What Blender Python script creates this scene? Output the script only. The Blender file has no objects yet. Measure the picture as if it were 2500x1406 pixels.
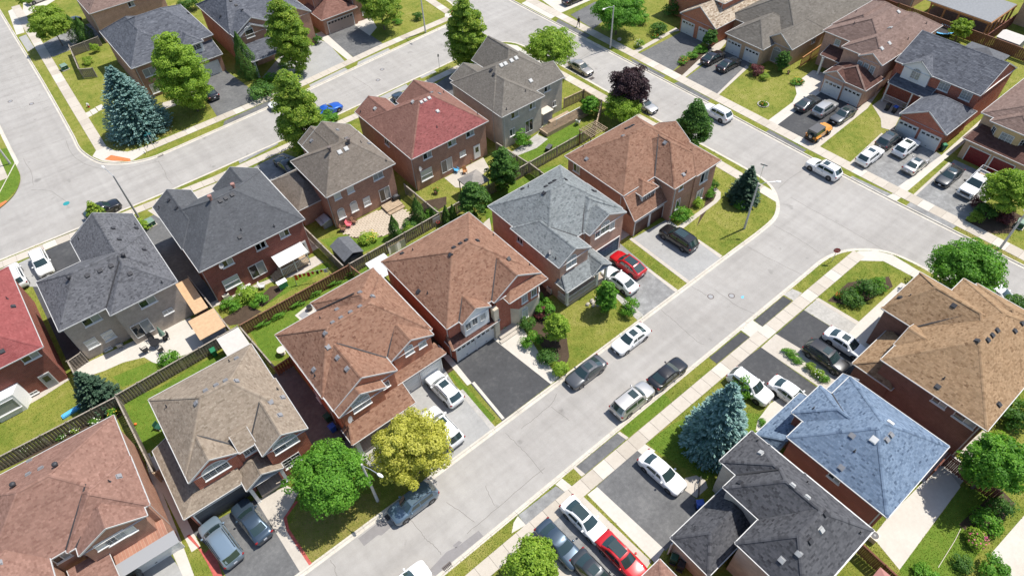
import bpy, bmesh, math, random
import numpy as np
from mathutils import Vector, Matrix, geometry
random.seed(7); RNG = np.random.default_rng(11)
SC = bpy.context.scene
COL = SC.collection
# ---------------------------------------------------------------- camera
CAMH, FPX = 58.0, 1625.0
_y, _p, _r = math.radians(52.78), math.radians(48.52), math.radians(-2.93)
_f = Vector((math.cos(_y)*math.cos(_p), math.sin(_y)*math.cos(_p), -math.sin(_p)))
_r0 = Vector((math.sin(_y), -math.cos(_y), 0)); _u0 = _r0.cross(_f)
CR = _r0*math.cos(_r) + _u0*math.sin(_r); CU = -_r0*math.sin(_r) + _u0*math.cos(_r); CF = _f
cam = bpy.data.cameras.new('camera'); cam.sensor_width = 36; cam.lens = FPX/2500*36
cam.clip_start = 0.5; cam.clip_end = 2000
camo = bpy.data.objects.new('camera', cam); COL.objects.link(camo)
camo.matrix_world = Matrix(((CR.x, CU.x, -CF.x, 0), (CR.y, CU.y, -CF.y, 0), (CR.z, CU.z, -CF.z, CAMH), (0, 0, 0, 1)))
SC.camera = camo
# ---------------------------------------------------------------- sky, sun, exposure
SUN_EL, SUN_AZ = math.radians(62), math.radians(-11)
w = bpy.data.worlds.new('World'); SC.world = w; w.use_nodes = True
nt = w.node_tree; bg = nt.nodes['Background']
sky = nt.nodes.new('ShaderNodeTexSky'); sky.sky_type = 'NISHITA'; sky.sun_disc = False
sky.sun_elevation = SUN_EL; sky.sun_rotation = math.pi/2 - SUN_AZ
nt.links.new(sky.outputs[0], bg.inputs[0]); bg.inputs[1].default_value = 0.125
sd = Vector((math.cos(SUN_EL)*math.cos(SUN_AZ), math.cos(SUN_EL)*math.sin(SUN_AZ), math.sin(SUN_EL)))
sl = bpy.data.lights.new('sun', 'SUN'); sl.energy = 4.5; sl.angle = math.radians(0.55); sl.color = (1, .955, .88)
so = bpy.data.objects.new('sun', sl); COL.objects.link(so); so.rotation_euler = (-sd).to_track_quat('-Z', 'Y').to_euler()
so.location = (60, 20, 90)
vs = SC.view_settings; vs.view_transform = 'Standard'; vs.look = 'None'; vs.exposure = 0.40; vs.gamma = 1; vs.use_curve_mapping = False
SC.render.resolution_x, SC.render.resolution_y = 1024, 575

# ---------------------------------------------------------------- pixel -> place
def ray(px, py):
    return CF*FPX + CR*(px-1250) - CU*(py-703)
def G(px, py, z=0.0):
    d = ray(px, py); t = (z-CAMH)/d.z
    return (d.x*t, d.y*t, z)
def onwall(px, py, axis, c):
    d = ray(px, py); t = c/(d.x if axis == 'x' else d.y)
    return (d.x*t, d.y*t, CAMH+d.z*t)

# ---------------------------------------------------------------- materials
def newmat(name):
    m = bpy.data.materials.new(name); m.use_nodes = True
    n = m.node_tree.nodes; return m, n, m.node_tree.links, n['Principled BSDF']
def ramp(n, stops, interp='LINEAR'):
    r = n.new('ShaderNodeValToRGB'); cr = r.color_ramp; cr.interpolation = interp
    while len(cr.elements) < len(stops): cr.elements.new(.5)
    for e, (p, c) in zip(cr.elements, stops): e.position = p; e.color = (*c, 1)
    return r
def noise(n, l, src, scale, detail=4, rough=.55):
    t = n.new('ShaderNodeTexNoise'); t.inputs['Scale'].default_value = scale
    t.inputs['Detail'].default_value = detail; t.inputs['Roughness'].default_value = rough
    if src: l.new(src, t.inputs['Vector'])
    return t
def mixc(n, l, a, b, fac, mode='MIX'):
    m = n.new('ShaderNodeMix'); m.data_type = 'RGBA'; m.blend_type = mode
    def s(i, v):
        if isinstance(v, (int, float)): m.inputs[i].default_value = v
        elif isinstance(v, tuple): m.inputs[i].default_value = (*v, 1)
        else: l.new(v, m.inputs[i])
    s(0, fac); s(6, a); s(7, b); return m.outputs[2]
def bump(n, l, b, h, st=.3, dist=.02):
    bp = n.new('ShaderNodeBump'); bp.inputs['Strength'].default_value = st; bp.inputs['Distance'].default_value = dist
    l.new(h, bp.inputs['Height']); l.new(bp.outputs[0], b.inputs['Normal'])
def plain(name, c, rough=.6, metal=0, spec=.5, coat=0, var=.0, vs=3.0):
    m, n, l, b = newmat(name)
    b.inputs['Base Color'].default_value = (*c, 1); b.inputs['Roughness'].default_value = rough
    b.inputs['Metallic'].default_value = metal; b.inputs['Specular IOR Level'].default_value = spec
    b.inputs['Coat Weight'].default_value = coat; b.inputs['Coat Roughness'].default_value = .04
    if var:
        g = n.new('ShaderNodeNewGeometry'); t = noise(n, l, g.outputs['Position'], vs, 5)
        r = ramp(n, [(.3, tuple(x*(1-var) for x in c)), (.7, tuple(min(1, x*(1+var)) for x in c))])
        l.new(t.outputs[0], r.inputs[0]); l.new(r.outputs[0], b.inputs['Base Color'])
    return m
def ground(name, stops, s1=.25, s2=6.0, s3=60., fine=.25, rough=.9, bst=.2, mid=.5):
    """world-position noise: broad patches, middle mottling, fine grain"""
    m, n, l, b = newmat(name); g = n.new('ShaderNodeNewGeometry'); P = g.outputs['Position']
    a = noise(n, l, P, s1, 5, .6); c = noise(n, l, P, s2, 6, .65); d = noise(n, l, P, s3, 3, .6)
    mx = n.new('ShaderNodeMix'); mx.data_type = 'FLOAT'; mx.inputs[0].default_value = mid
    l.new(a.outputs[0], mx.inputs[2]); l.new(c.outputs[0], mx.inputs[3])
    r = ramp(n, stops); l.new(mx.outputs[0], r.inputs[0])
    r2 = ramp(n, [(.3, (1-fine,)*3), (.7, (1+0*fine,)*3)]); l.new(d.outputs[0], r2.inputs[0])
    l.new(mixc(n, l, r.outputs[0], r2.outputs[0], 1.0, 'MULTIPLY'), b.inputs['Base Color'])
    b.inputs['Roughness'].default_value = rough; b.inputs['Specular IOR Level'].default_value = .25
    bump(n, l, b, d.outputs[0], bst, .03); return m
def shingle(name, cols, rough=.9):
    m, n, l, b = newmat(name); at = n.new('ShaderNodeAttribute'); at.attribute_name = 'tint'
    k = len(cols); r = ramp(n, [(i/(k-1), c) for i, c in enumerate(cols)]); l.new(at.outputs['Fac'], r.inputs[0])
    g = n.new('ShaderNodeNewGeometry'); t = noise(n, l, g.outputs['Position'], 45, 3); r2 = ramp(n, [(.3, (.72,)*3), (.72, (1.12,)*3)])
    l.new(t.outputs[0], r2.inputs[0]); t3 = noise(n, l, g.outputs['Position'], .7, 4); r3 = ramp(n, [(.3, (.88,)*3), (.7, (1.06,)*3)])
    l.new(t3.outputs[0], r3.inputs[0])
    c1 = mixc(n, l, r.outputs[0], r2.outputs[0], 1., 'MULTIPLY'); l.new(mixc(n, l, c1, r3.outputs[0], 1., 'MULTIPLY'), b.inputs['Base Color'])
    b.inputs['Roughness'].default_value = rough; b.inputs['Specular IOR Level'].default_value = .2; return m
def brick(name, c1, c2, mortar):
    m, n, l, b = newmat(name); uv = n.new('ShaderNodeUVMap'); uv.uv_map = 'UVMap'
    t = n.new('ShaderNodeTexBrick'); l.new(uv.outputs[0], t.inputs['Vector']); t.inputs['Scale'].default_value = 1
    t.inputs['Brick Width'].default_value = .26; t.inputs['Row Height'].default_value = .085; t.inputs['Mortar Size'].default_value = .009
    t.inputs['Color1'].default_value = (*c1, 1); t.inputs['Color2'].default_value = (*c2, 1); t.inputs['Mortar'].default_value = (*mortar, 1); t.inputs['Bias'].default_value = -.1
    g = n.new('ShaderNodeNewGeometry'); x = noise(n, l, g.outputs['Position'], 1.2, 6, .7); r = ramp(n, [(.3, (.8,)*3), (.7, (1.12,)*3)]); l.new(x.outputs[0], r.inputs[0])
    l.new(mixc(n, l, t.outputs[0], r.outputs[0], 1., 'MULTIPLY'), b.inputs['Base Color']); b.inputs['Roughness'].default_value = .9
    b.inputs['Specular IOR Level'].default_value = .2; bump(n, l, b, t.outputs[1], -.4, .01); return m
def foliage(name, cols, tr=.35, rough=.6):
    m, n, l, b = newmat(name); at = n.new('ShaderNodeAttribute'); at.attribute_name = 'tint'
    k = len(cols); r = ramp(n, [(i/(k-1), c) for i, c in enumerate(cols)]); l.new(at.outputs['Fac'], r.inputs[0])
    l.new(r.outputs[0], b.inputs['Base Color']); b.inputs['Roughness'].default_value = rough; b.inputs['Specular IOR Level'].default_value = .3
    tn = n.new('ShaderNodeBsdfTranslucent'); tc = mixc(n, l, r.outputs[0], (1.3, 1.5, .5), 1., 'MULTIPLY'); l.new(tc, tn.inputs[0])
    mx = n.new('ShaderNodeMixShader'); mx.inputs[0].default_value = tr; l.new(b.outputs[0], mx.inputs[1]); l.new(tn.outputs[0], mx.inputs[2])
    l.new(mx.outputs[0], n['Material Output'].inputs[0]); return m
M = {}
def roadmat():
    m, n, l, b = newmat('road_asphalt'); P = n.new('ShaderNodeNewGeometry').outputs['Position']
    a = noise(n, l, P, .10, 5, .6); c = noise(n, l, P, 1.3, 6, .65); d = noise(n, l, P, 34, 3, .65); o = noise(n, l, P, .55, 3, .5)
    mx = n.new('ShaderNodeMix'); mx.data_type = 'FLOAT'; mx.inputs[0].default_value = .42; l.new(a.outputs[0], mx.inputs[2]); l.new(c.outputs[0], mx.inputs[3])
    r = ramp(n, [(.3, (.335, .315, .290)), (.5, (.385, .365, .340)), (.7, (.435, .415, .388))]); l.new(mx.outputs[0], r.inputs[0]); col = r.outputs[0]
    for sc, st in (((.03, .7, 1), .92), ((.7, .03, 1), .94)):       # tyre tracks and seams drawn out along the two road directions
        mp = n.new('ShaderNodeMapping'); mp.inputs['Scale'].default_value = sc; l.new(P, mp.inputs[0]); t = noise(n, l, mp.outputs[0], 1.0, 4, .6)
        q = ramp(n, [(.36, (st,)*3), (.6, (1.03,)*3)]); l.new(t.outputs[0], q.inputs[0]); col = mixc(n, l, col, q.outputs[0], 1., 'MULTIPLY')
    q = ramp(n, [(.24, (.72,)*3), (.33, (1,)*3)]); l.new(o.outputs[0], q.inputs[0]); col = mixc(n, l, col, q.outputs[0], 1., 'MULTIPLY')
    q = ramp(n, [(.3, (.74,)*3), (.7, (1.04,)*3)]); l.new(d.outputs[0], q.inputs[0]); col = mixc(n, l, col, q.outputs[0], 1., 'MULTIPLY')
    l.new(col, b.inputs['Base Color']); b.inputs['Roughness'].default_value = .9; b.inputs['Specular IOR Level'].default_value = .25; bump(n, l, b, d.outputs[0], .2, .03); return m
M['asphalt'] = roadmat()
M['drive_new'] = ground('driveway_asphalt_dark', [(.3, (.054, .055, .058)), (.52, (.076, .077, .080)), (.75, (.135, .134, .132))], .35, 2.2, 45, .25, .85, .2)
M['drive_mid'] = ground('driveway_asphalt_grey', [(.28, (.10, .10, .102)), (.5, (.155, .155, .155)), (.72, (.23, .228, .222))], .5, 2.6, 45, .3, .9, .2)
M['drive_old'] = ground('driveway_asphalt_worn', [(.3, (.17, .168, .165)), (.5, (.27, .268, .262)), (.7, (.40, .40, .39))], .5, 1.4, 40, .3, .92, .2, .6)
M['drive_pale'] = ground('driveway_pale_grey', [(.3, (.30, .295, .285)), (.7, (.42, .415, .40))], .5, 2.4, 40, .2, .92, .15)
M['patch'] = ground('asphalt_patch', [(.3, (.235, .22, .215)), (.7, (.29, .275, .27))], .5, 3, 40, .2, .92, .15)
M['crack'] = plain('crack_tar', (.16, .145, .13), .9)
M['conc'] = ground('concrete', [(.3, (.42, .375, .32)), (.5, (.49, .445, .385)), (.7, (.55, .505, .44))], .35, 2.5, 40, .12, .9, .1)
M['conc_w'] = ground('concrete_white', [(.3, (.49, .455, .40)), (.7, (.60, .565, .505))], .5, 3, 40, .1, .88, .1)
M['conc_old'] = ground('concrete_worn', [(.28, (.30, .285, .26)), (.5, (.44, .42, .385)), (.72, (.58, .555, .51))], .8, 3.5, 40, .25, .92, .2)
M['kerb'] = ground('kerb_concrete', [(.3, (.46, .415, .35)), (.5, (.58, .535, .46)), (.7, (.68, .635, .56))], .5, 3.5, 40, .2, .92, .15)
LG = [(.28, (.090, .150, .016)), (.40, (.165, .215, .028)), (.52, (.265, .275, .050)), (.66, (.37, .335, .10)), (.85, (.45, .37, .16))]
M['lawn'] = ground('lawn_dry', LG, .16, 1.1, 26, .5, .95, .7, .42)
M['lawn_g'] = ground('lawn_green', [(.25, (.075, .155, .014)), (.5, (.140, .230, .024)), (.75, (.235, .285, .045))], .3, 1.6, 26, .5, .95, .7)
M['lawn_d'] = ground('lawn_straw', [(.25, (.155, .175, .028)), (.45, (.255, .24, .055)), (.7, (.37, .30, .11))], .25, 1.5, 26, .5, .95, .7)
M['soil'] = ground('garden_soil', [(.3, (.055, .036, .024)), (.7, (.12, .085, .058))], 1, 6, 40, .4, .98, .6)
M['paver'] = ground('patio_paver', [(.3, (.46, .38, .29)), (.7, (.62, .53, .42))], 1.5, 6, 40, .2, .9, .2)
M['redbrick_edge'] = plain('red_edging', (.42, .09, .07), .85, var=.25)
M['tactile'] = plain('tactile_plate', (.50, .17, .055), .8, var=.15)
M['iron'] = plain('cast_iron', (.13, .105, .095), .75, var=.2)
M['white'] = plain('white_paint', (.64, .635, .615), .5)
M['trim'] = plain('white_trim', (.50, .495, .48), .55)
M['offw'] = plain('off_white', (.72, .71, .68), .55, var=.05)
M['cream'] = plain('cream_paint', (.62, .56, .46), .6)
M['black'] = plain('black_metal', (.018, .018, .02), .5)
M['dgrey'] = plain('dark_grey', (.07, .07, .075), .6)
M['mgrey'] = plain('mid_grey', (.28, .28, .285), .6)
M['pole'] = plain('pole_concrete', (.50, .48, .45), .85, var=.1)
M['steel'] = plain('galvanised', (.55, .56, .58), .4, .6)
M['glass'] = plain('window_glass', (.020, .026, .030), .06, 0, .9)
M['glass_c'] = plain('window_glass_curtain', (.30, .31, .30), .08, 0, .8)
M['glass_b'] = plain('window_glass_blind', (.55, .55, .52), .12, 0, .7)
M['cglass'] = plain('car_glass', (.022, .042, .042), .04, 0, .8, .6)  # teal windscreen reflections are put into the base colour
M['tyre'] = plain('tyre', (.02, .02, .021), .85)
M['rim'] = plain('alloy', (.50, .51, .53), .3, .8)
M['lamp'] = plain('headlamp', (.72, .75, .78), .1, .1, 1)
M['tail'] = plain('taillamp', (.22, .010, .010), .2, 0, .6)
M['plate'] = plain('plate_white', (.75, .75, .78), .5)
M['wood'] = plain('fence_wood_grey', (.22, .185, .15), .9, var=.35, vs=5)
M['wood_b'] = plain('fence_wood_brown', (.20, .10, .060), .85, var=.3, vs=5)
M['wood_r'] = plain('fence_wood_red', (.135, .045, .028), .85, var=.3, vs=5)
M['wood_o'] = plain('cedar_new', (.42, .20, .075), .8, var=.25, vs=4)
M['wood_t'] = plain('wood_tan', (.36, .27, .18), .85, var=.25, vs=4)
M['post'] = plain('fence_post', (.30, .26, .215), .9, var=.3, vs=5)
M['bark'] = plain('bark', (.13, .10, .075), .95, var=.35, vs=8)
M['deckroof'] = plain('roof_deck', (.12, .11, .10), .95)
M['valley'] = plain('valley_metal', (.035, .034, .036), .7)
M['soffit'] = plain('soffit', (.66, .65, .62), .7)
M['ventd'] = plain('roof_vent_dark', (.035, .035, .04), .6)
M['ventl'] = plain('roof_vent_light', (.40, .40, .39), .6)
M['ventm'] = plain('roof_vent_grey', (.22, .22, .23), .55)
M['chim'] = plain('vent_red', (.33, .17, .14), .7)
M['redpaint'] = plain('red_paint', (.42, .02, .02), .4)
M['greenb'] = plain('green_plastic', (.02, .18, .08), .5)
M['dgreenb'] = plain('dark_green_plastic', (.012, .075, .045), .5)
M['blueb'] = plain('blue_plastic', (.02, .09, .42), .45)
M['teal'] = plain('sign_teal', (.02, .25, .27), .5)
M['txgreen'] = plain('transformer_green', (.16, .25, .19), .6)
M['orange'] = plain('orange_cloth', (.75, .16, .03), .8)
M['redc'] = plain('red_cloth', (.60, .04, .04), .8)
M['pink'] = plain('pink_plastic', (.75, .16, .20), .5)
M['bluep'] = plain('light_blue', (.10, .42, .72), .5)
M['stone'] = plain('stone', (.42, .38, .33), .9, var=.25, vs=4)
M['tin'] = plain('corrugated_plastic', (.70, .69, .66), .45)
M['skin'] = plain('skin', (.35, .2, .14), .6)
M['cloth_k'] = plain('black_clothes', (.02, .02, .024), .9)

# ---------------------------------------------------------------- objects
def props(o, label=None, cat=None, group=None, kind=None):
    if label: o['label'] = label
    if cat: o['category'] = cat
    if group: o['group'] = group
    if kind: o['kind'] = kind
    return o
def empty(name, loc, rz=0, **k):
    o = bpy.data.objects.new(name, None); o.empty_display_size = .3; o.location = loc; o.rotation_euler = (0, 0, rz)
    COL.objects.link(o); return props(o, **k)
def mk(name, verts, faces, mat, parent=None, smooth=False, **k):
    me = bpy.data.meshes.new(name); me.from_pydata([tuple(v) for v in verts], [], [tuple(f) for f in faces])
    if mat: me.materials.append(M[mat] if isinstance(mat, str) else mat)
    if smooth: me.polygons.foreach_set('use_smooth', [True]*len(me.polygons))
    return link(name, me, parent, **k)
def link(name, me, parent=None, loc=None, rz=None, sc=None, mat=None, **k):
    o = bpy.data.objects.new(name, me); COL.objects.link(o)
    if parent: o.parent = parent
    if loc is not None: o.location = loc
    if rz is not None: o.rotation_euler = (0, 0, rz)
    if sc is not None: o.scale = sc
    if mat:
        o.material_slots[0].link = 'OBJECT'; o.material_slots[0].material = M[mat] if isinstance(mat, str) else mat
    return props(o, **k)
class B:
    """collects simple solids into one mesh"""
    def __init__(s): s.v = []; s.f = []
    def box(s, x0, x1, y0, y1, z0, z1):
        b = len(s.v); s.v += [(x0, y0, z0), (x1, y0, z0), (x1, y1, z0), (x0, y1, z0), (x0, y0, z1), (x1, y0, z1), (x1, y1, z1), (x0, y1, z1)]
        s.f += [tuple(b+i for i in q) for q in ((3, 2, 1, 0), (4, 5, 6, 7), (0, 1, 5, 4), (1, 2, 6, 5), (2, 3, 7, 6), (3, 0, 4, 7))]; return s
    def bar(s, p, q, wd, h=None):
        """box beam from p to q"""
        p, q = Vector(p), Vector(q); h = h or wd; d = (q-p).normalized()
        a = d.cross(Vector((0, 0, 1)));  a = Vector((1, 0, 0)) if a.length < 1e-4 else a.normalized(); c = a.cross(d)
        b = len(s.v)
        for e in (p, q):
            for i, j in ((-1, -1), (1, -1), (1, 1), (-1, 1)): s.v.append(tuple(e+a*(i*wd/2)+c*(j*h/2)))
        s.f += [tuple(b+i for i in t) for t in ((0, 3, 2, 1), (4, 5, 6, 7), (0, 1, 5, 4), (1, 2, 6, 5), (2, 3, 7, 6), (3, 0, 4, 7))]; return s
    def cyl(s, p, q, r0, r1=None, n=10):
        p, q = Vector(p), Vector(q); r1 = r0 if r1 is None else r1; d = (q-p).normalized()
        a = d.orthogonal().normalized(); c = d.cross(a); b = len(s.v)
        for e, r in ((p, r0), (q, r1)):
            for i in range(n):
                t = 2*math.pi*i/n; s.v.append(tuple(e+a*(r*math.cos(t))+c*(r*math.sin(t))))
        s.f += [(b+i, b+(i+1) % n, b+n+(i+1) % n, b+n+i) for i in range(n)]
        s.f += [tuple(b+i for i in range(n-1, -1, -1)), tuple(b+n+i for i in range(n))]; return s
    def tube(s, pts, r, n=8):
        for a, b in zip(pts[:-1], pts[1:]): s.cyl(a, b, r, r, n)
        return s
    def sph(s, c, rx, ry, rz, n=10, m=6):
        b = len(s.v)
        for j in range(m+1):
            t = math.pi*j/m
            for i in range(n):
                p = 2*math.pi*i/n; s.v.append((c[0]+rx*math.sin(t)*math.cos(p), c[1]+ry*math.sin(t)*math.sin(p), c[2]+rz*math.cos(t)))
        for j in range(m):
            for i in range(n): s.f.append((b+j*n+i, b+(j+1)*n+i, b+(j+1)*n+(i+1) % n, b+j*n+(i+1) % n))
        return s
    def poly(s, pts):
        b = len(s.v); s.v += [tuple(p) for p in pts]; s.f.append(tuple(range(b, b+len(pts)))); return s
    def prism(s, pts, z0, z1):
        b = len(s.v); n = len(pts); s.v += [(p[0], p[1], z0) for p in pts]+[(p[0], p[1], z1) for p in pts]
        s.f += [tuple(range(b+n-1, b-1, -1)), tuple(range(b+n, b+2*n))]+[(b+i, b+(i+1) % n, b+n+(i+1) % n, b+n+i) for i in range(n)]; return s
    def me(s, name, mat=None):
        m = bpy.data.meshes.new(name); m.from_pydata(s.v, [], s.f)
        if mat: m.materials.append(M[mat] if isinstance(mat, str) else mat)
        return m
    def ob(s, name, mat, parent=None, smooth=False, **k):
        m = s.me(name, mat)
        if smooth: m.polygons.foreach_set('use_smooth', [True]*len(m.polygons))
        return link(name, m, parent, **k)
def ccw(p): return sum(p[i][0]*p[(i+1) % len(p)][1]-p[(i+1) % len(p)][0]*p[i][1] for i in range(len(p))) > 0
def sheet(name, pts, z, mat, parent=None, thick=0, **k):
    """flat polygon (may be concave) at height z, optional skirt downwards"""
    p = [(q[0], q[1]) for q in pts]
    if not ccw(p): p = p[::-1]
    n = len(p); v = [(x, y, z) for x, y in p]
    f = [tuple(t) for t in geometry.tessellate_polygon([[Vector((x, y, 0)) for x, y in p]])]
    f = [t if (p[t[1]][0]-p[t[0]][0])*(p[t[2]][1]-p[t[0]][1])-(p[t[2]][0]-p[t[0]][0])*(p[t[1]][1]-p[t[0]][1]) > 0 else t[::-1] for t in f]
    if thick:
        v += [(x, y, z-thick) for x, y in p]; f += [(i, n+i, n+(i+1) % n, (i+1) % n) for i in range(n)]
        f = [g if len(g) == 3 else g[::1] for g in f]
    return mk(name, v, f, mat, parent, **k)
def smoothline(pts, n=6):
    P = [np.array(p[:2], float) for p in pts]; N = len(P); out = []; m = []
    for i in range(N):
        a, b = P[max(i-1, 0)], P[min(i+1, N-1)]; d = b-a; l = np.linalg.norm(d); k = [np.linalg.norm(P[i]-q) for q in (a, b) if np.linalg.norm(P[i]-q) > 1e-9]; m.append(d/l*min(k))
    for i in range(N-1):
        p0, p1 = P[i], P[i+1]; far = np.linalg.norm(p1-p0) > 30
        for k in range(1 if far else n):
            t = k/n; out.append(tuple((2*t**3-3*t*t+1)*p0+(t**3-2*t*t+t)*m[i]+(3*t*t-2*t**3)*p1+(t**3-t*t)*m[i+1]))
    out.append(tuple(P[-1])); return out
def offset(line, d):
    """offset polyline to its left by d"""
    P = [np.array(p, float) for p in line]; out = []
    for i in range(len(P)):
        a = P[max(i-1, 0)]; b = P[min(i+1, len(P)-1)]; t = b-a; t = t/np.linalg.norm(t); out.append(tuple(P[i]+d*np.array([-t[1], t[0]])))
    return out
HARD = []; FOOT = []
M['dbrownp'] = plain('brown_door', (.085, .035, .025), .5)
M['bluedoor'] = plain('blue_door', (.035, .075, .125), .5)
M['redd'] = plain('dark_red_door', (.17, .012, .014), .45)
M['pinkd'] = plain('pinkish_door', (.42, .31, .26), .5)
# ================================================================ ground
ST = dict(kind='structure')
def PX(t):   # flat list of pixel pairs -> ground points
    return [G(t[i], t[i+1])[:2] for i in range(0, len(t), 2)]
RZ = -.12
road = mk('road', [(-400, -300, RZ), (500, -300, RZ), (500, 500, RZ), (-400, 500, RZ)], [(0, 1, 2, 3)], 'asphalt', **ST)
K1 = [(-240, 28.0), (-60, 27.45), (-2.8, 27.3), (20, 27.4), (40, 27.5), (52.5, 27.6), (59.2, 27.6), (62.5, 27.75), (64.3, 28.2), (66.2, 29.4), (68.2, 31.7), (68.95, 34.4), (68.9, 40), (68.6, 50.8), (68.4, 71.6), (68.1, 80), (67.5, 83.9), (65.9, 86.1), (63.5, 86.9), (60, 87.1), (54.5, 86.8), (40, 86.3), (23, 85.9), (6, 85.9), (-14, 87), (-60, 89), (-240, 97)]
K2 = [(3.2, 300), (1.2, 160.5), (.7, 128.4), (.1, 108.2), (-.1, 104.2), (.5, 100.8), (1.4, 98.4), (2.7, 97), (4.8, 95.4), (8.2, 94.3), (20, 94.6), (33.7, 95.1), (48, 96.1), (60, 96.9), (62.8, 97.1), (65.1, 97.9), (66.8, 99.6), (67.8, 102.2), (68.2, 105), (68.4, 112), (68.6, 300)]
K3 = [(-240, 108), (-60, 100), (-16, 96.4), (-12.2, 97.1), (-9.7, 98.9), (-8.2, 101.5), (-7.7, 103.6), (-7.6, 107), (-7.5, 119.4), (-6.5, 160), (-4, 300)]
K4 = [(76, 300), (76.5, 96.2), (76.9, 50.9), (76.85, 24.6), (77.5, 4.3), (78.5, -40), (80, -200)]
K5 = [(71.5, -200), (69.9, -30), (69.4, 10.8), (69.3, 13.1), (68.9, 15.2), (68.1, 16.8), (66.5, 18.4), (64.6, 19.6), (61.8, 20.3), (57.6, 20.3), (49, 20.25), (27.8, 20.2), (10.8, 20.1), (-40, 19.8), (-240, 18.6)]
FAR = {0: [(-240, 97), (-240, 28)], 1: [(68.6, 300), (3.2, 300)], 2: [(-4, 300), (-240, 300), (-240, 108)], 3: [(300, -200), (300, 300)], 4: [(-240, 18.6), (-240, -200), (71.5, -200)]}
def dens(l):     # refine only where the line bends
    return smoothline(l, 5)
KN = ['middle block', 'upper left block', 'left corner', 'far right block', 'near right block']
LAWNS = []
for i, k in enumerate((K1, K2, K3, K4, K5)):
    ln = dens(k); prof = [(0, -.115), (.27, -.108), (.33, -.01), (.37, .016), (.50, .016), (.50, -.09)]
    rows = [offset(ln, d) for d, z in prof]; v = []; f = []; n = len(ln)
    for r, (d, z) in zip(rows, prof): v += [(p[0], p[1], z) for p in r]
    for a in range(len(prof)-1):
        for b in range(n-1): f.append((a*n+b, a*n+b+1, (a+1)*n+b+1, (a+1)*n+b))
    ko = empty('kerb', (0, 0, 0), kind='structure'); cum = [0.]
    for b in range(n-1): cum.append(cum[-1]+math.dist(ln[b], ln[b+1]))
    def at(u, row):      # point of an offset row at length u along the kerb
        j = min(max(int(np.searchsorted(cum, u, 'right'))-1, 0), n-2); t = (u-cum[j])/max(cum[j+1]-cum[j], 1e-9); return (row[j][0]+(row[j+1][0]-row[j][0])*t, row[j][1]+(row[j+1][1]-row[j][1])*t)
    u = 0.
    while u < cum[-1]-.01:
        q = at(u, ln); near = -32 < q[0] < 92 and -14 < q[1] < 165; e = min(u+(3.0 if near else 40.), cum[-1]); g = .012 if near else 0; ks = max(1, int((e-u)/.8)) if near else 3
        us = [u+g+(e-u-2*g)*k/ks for k in range(ks+1)]; kv = []; kf = []; dz = random.uniform(-.006, .004)
        for row, (d, z) in zip(rows, prof): kv += [(*at(t, row), z+dz*(z > -.05)) for t in us]
        m1 = ks+1
        for a in range(len(prof)-1):
            for b in range(ks): kf.append((a*m1+b, a*m1+b+1, (a+1)*m1+b+1, (a+1)*m1+b))
        mk('kerb_stone', kv, kf, 'kerb', ko); u = e
    inner = offset(ln, .47); po = inner+([p for p in FAR[i]] if i in (1, 2, 3, 4) else [])
    if i == 1: po = inner
    LAWNS.append(po); sheet('lawn', po, 0, 'lawn', **ST)
# ---- sidewalks: one slab after another
_slab = {}
def slabmesh(L, W):
    k = (round(L, 2), round(W, 2))
    if k not in _slab:
        b = B(); g = .009; e = .012
        b.v = [(g, -W/2, -.05), (L-g, -W/2, -.05), (L-g, W/2, -.05), (g, W/2, -.05), (g, -W/2, .022), (L-g, -W/2, .022), (L-g, W/2, .022), (g, W/2, .022), (g+e, -W/2+e, .03), (L-g-e, -W/2+e, .03), (L-g-e, W/2-e, .03), (g+e, W/2-e, .03)]
        b.f = [(0, 1, 5, 4), (1, 2, 6, 5), (2, 3, 7, 6), (3, 0, 4, 7), (4, 5, 9, 8), (5, 6, 10, 9), (6, 7, 11, 10), (7, 4, 8, 11), (8, 9, 10, 11)]
        _slab[k] = b.me('slab', 'conc')
    return _slab[k]
SLABM = []
for i, (lo, hi) in enumerate((((.41, .36, .30), (.50, .45, .38)), ((.46, .41, .345), (.55, .50, .43)), ((.52, .475, .41), (.61, .565, .50)))):
    SLABM.append(ground(f'concrete_slab_{i}', [(.3, lo), (.7, hi)], .5, 2.5, 40, .12, .9, .1))
def sidewalk(pts, W, L=1.55):
    pts = [np.array(p, float) for p in pts]
    a = offset([tuple(p) for p in pts], W/2+.012); b = offset([tuple(p) for p in pts], -W/2-.012); HARD.append(a+b[::-1])
    s = sheet('sidewalk', a+b[::-1], .006, 'soil', **ST)
    for p, q in zip(pts[:-1], pts[1:]):
        d = q-p; n = max(1, round(np.linalg.norm(d)/L)); l = np.linalg.norm(d)/n; an = math.atan2(d[1], d[0]); me = slabmesh(l, W)
        for k in range(n):
            o = link('slab', me, s, loc=(*(p+d*k/n), random.uniform(-.004, .004)), rz=an)
            o.material_slots[0].link = 'OBJECT'; o.material_slots[0].material = SLABM[random.choice((0, 1, 1, 1, 2))]
sidewalk([(2.7, 101.9), (3.1, 118), (4.35, 162)], 1.5)
sidewalk([(7.6, 97.25), (34, 97.5), (49, 98.7), (64, 99.1)], 1.5)
sidewalk([(65.2, 101), (66.2, 120), (66.4, 160)], 1.5)
sidewalk([(-30, 17.5), (10, 17.75), (65.6, 17.85)], 1.42)
sidewalk([(79.9, 120), (79.3, 86), (79.2, 50), (79.25, 24), (79.5, 4), (80.2, -30)], 1.7)
sidewalk([(66.75, 31.2), (66.75, 50), (66.3, 70), (65.9, 80)], 1.5)
sidewalk([(-30, 86.6), (-8, 85.3), (12.5, 83.65), (24, 83.7), (41, 83.5), (61, 84.4)], 1.35)
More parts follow.
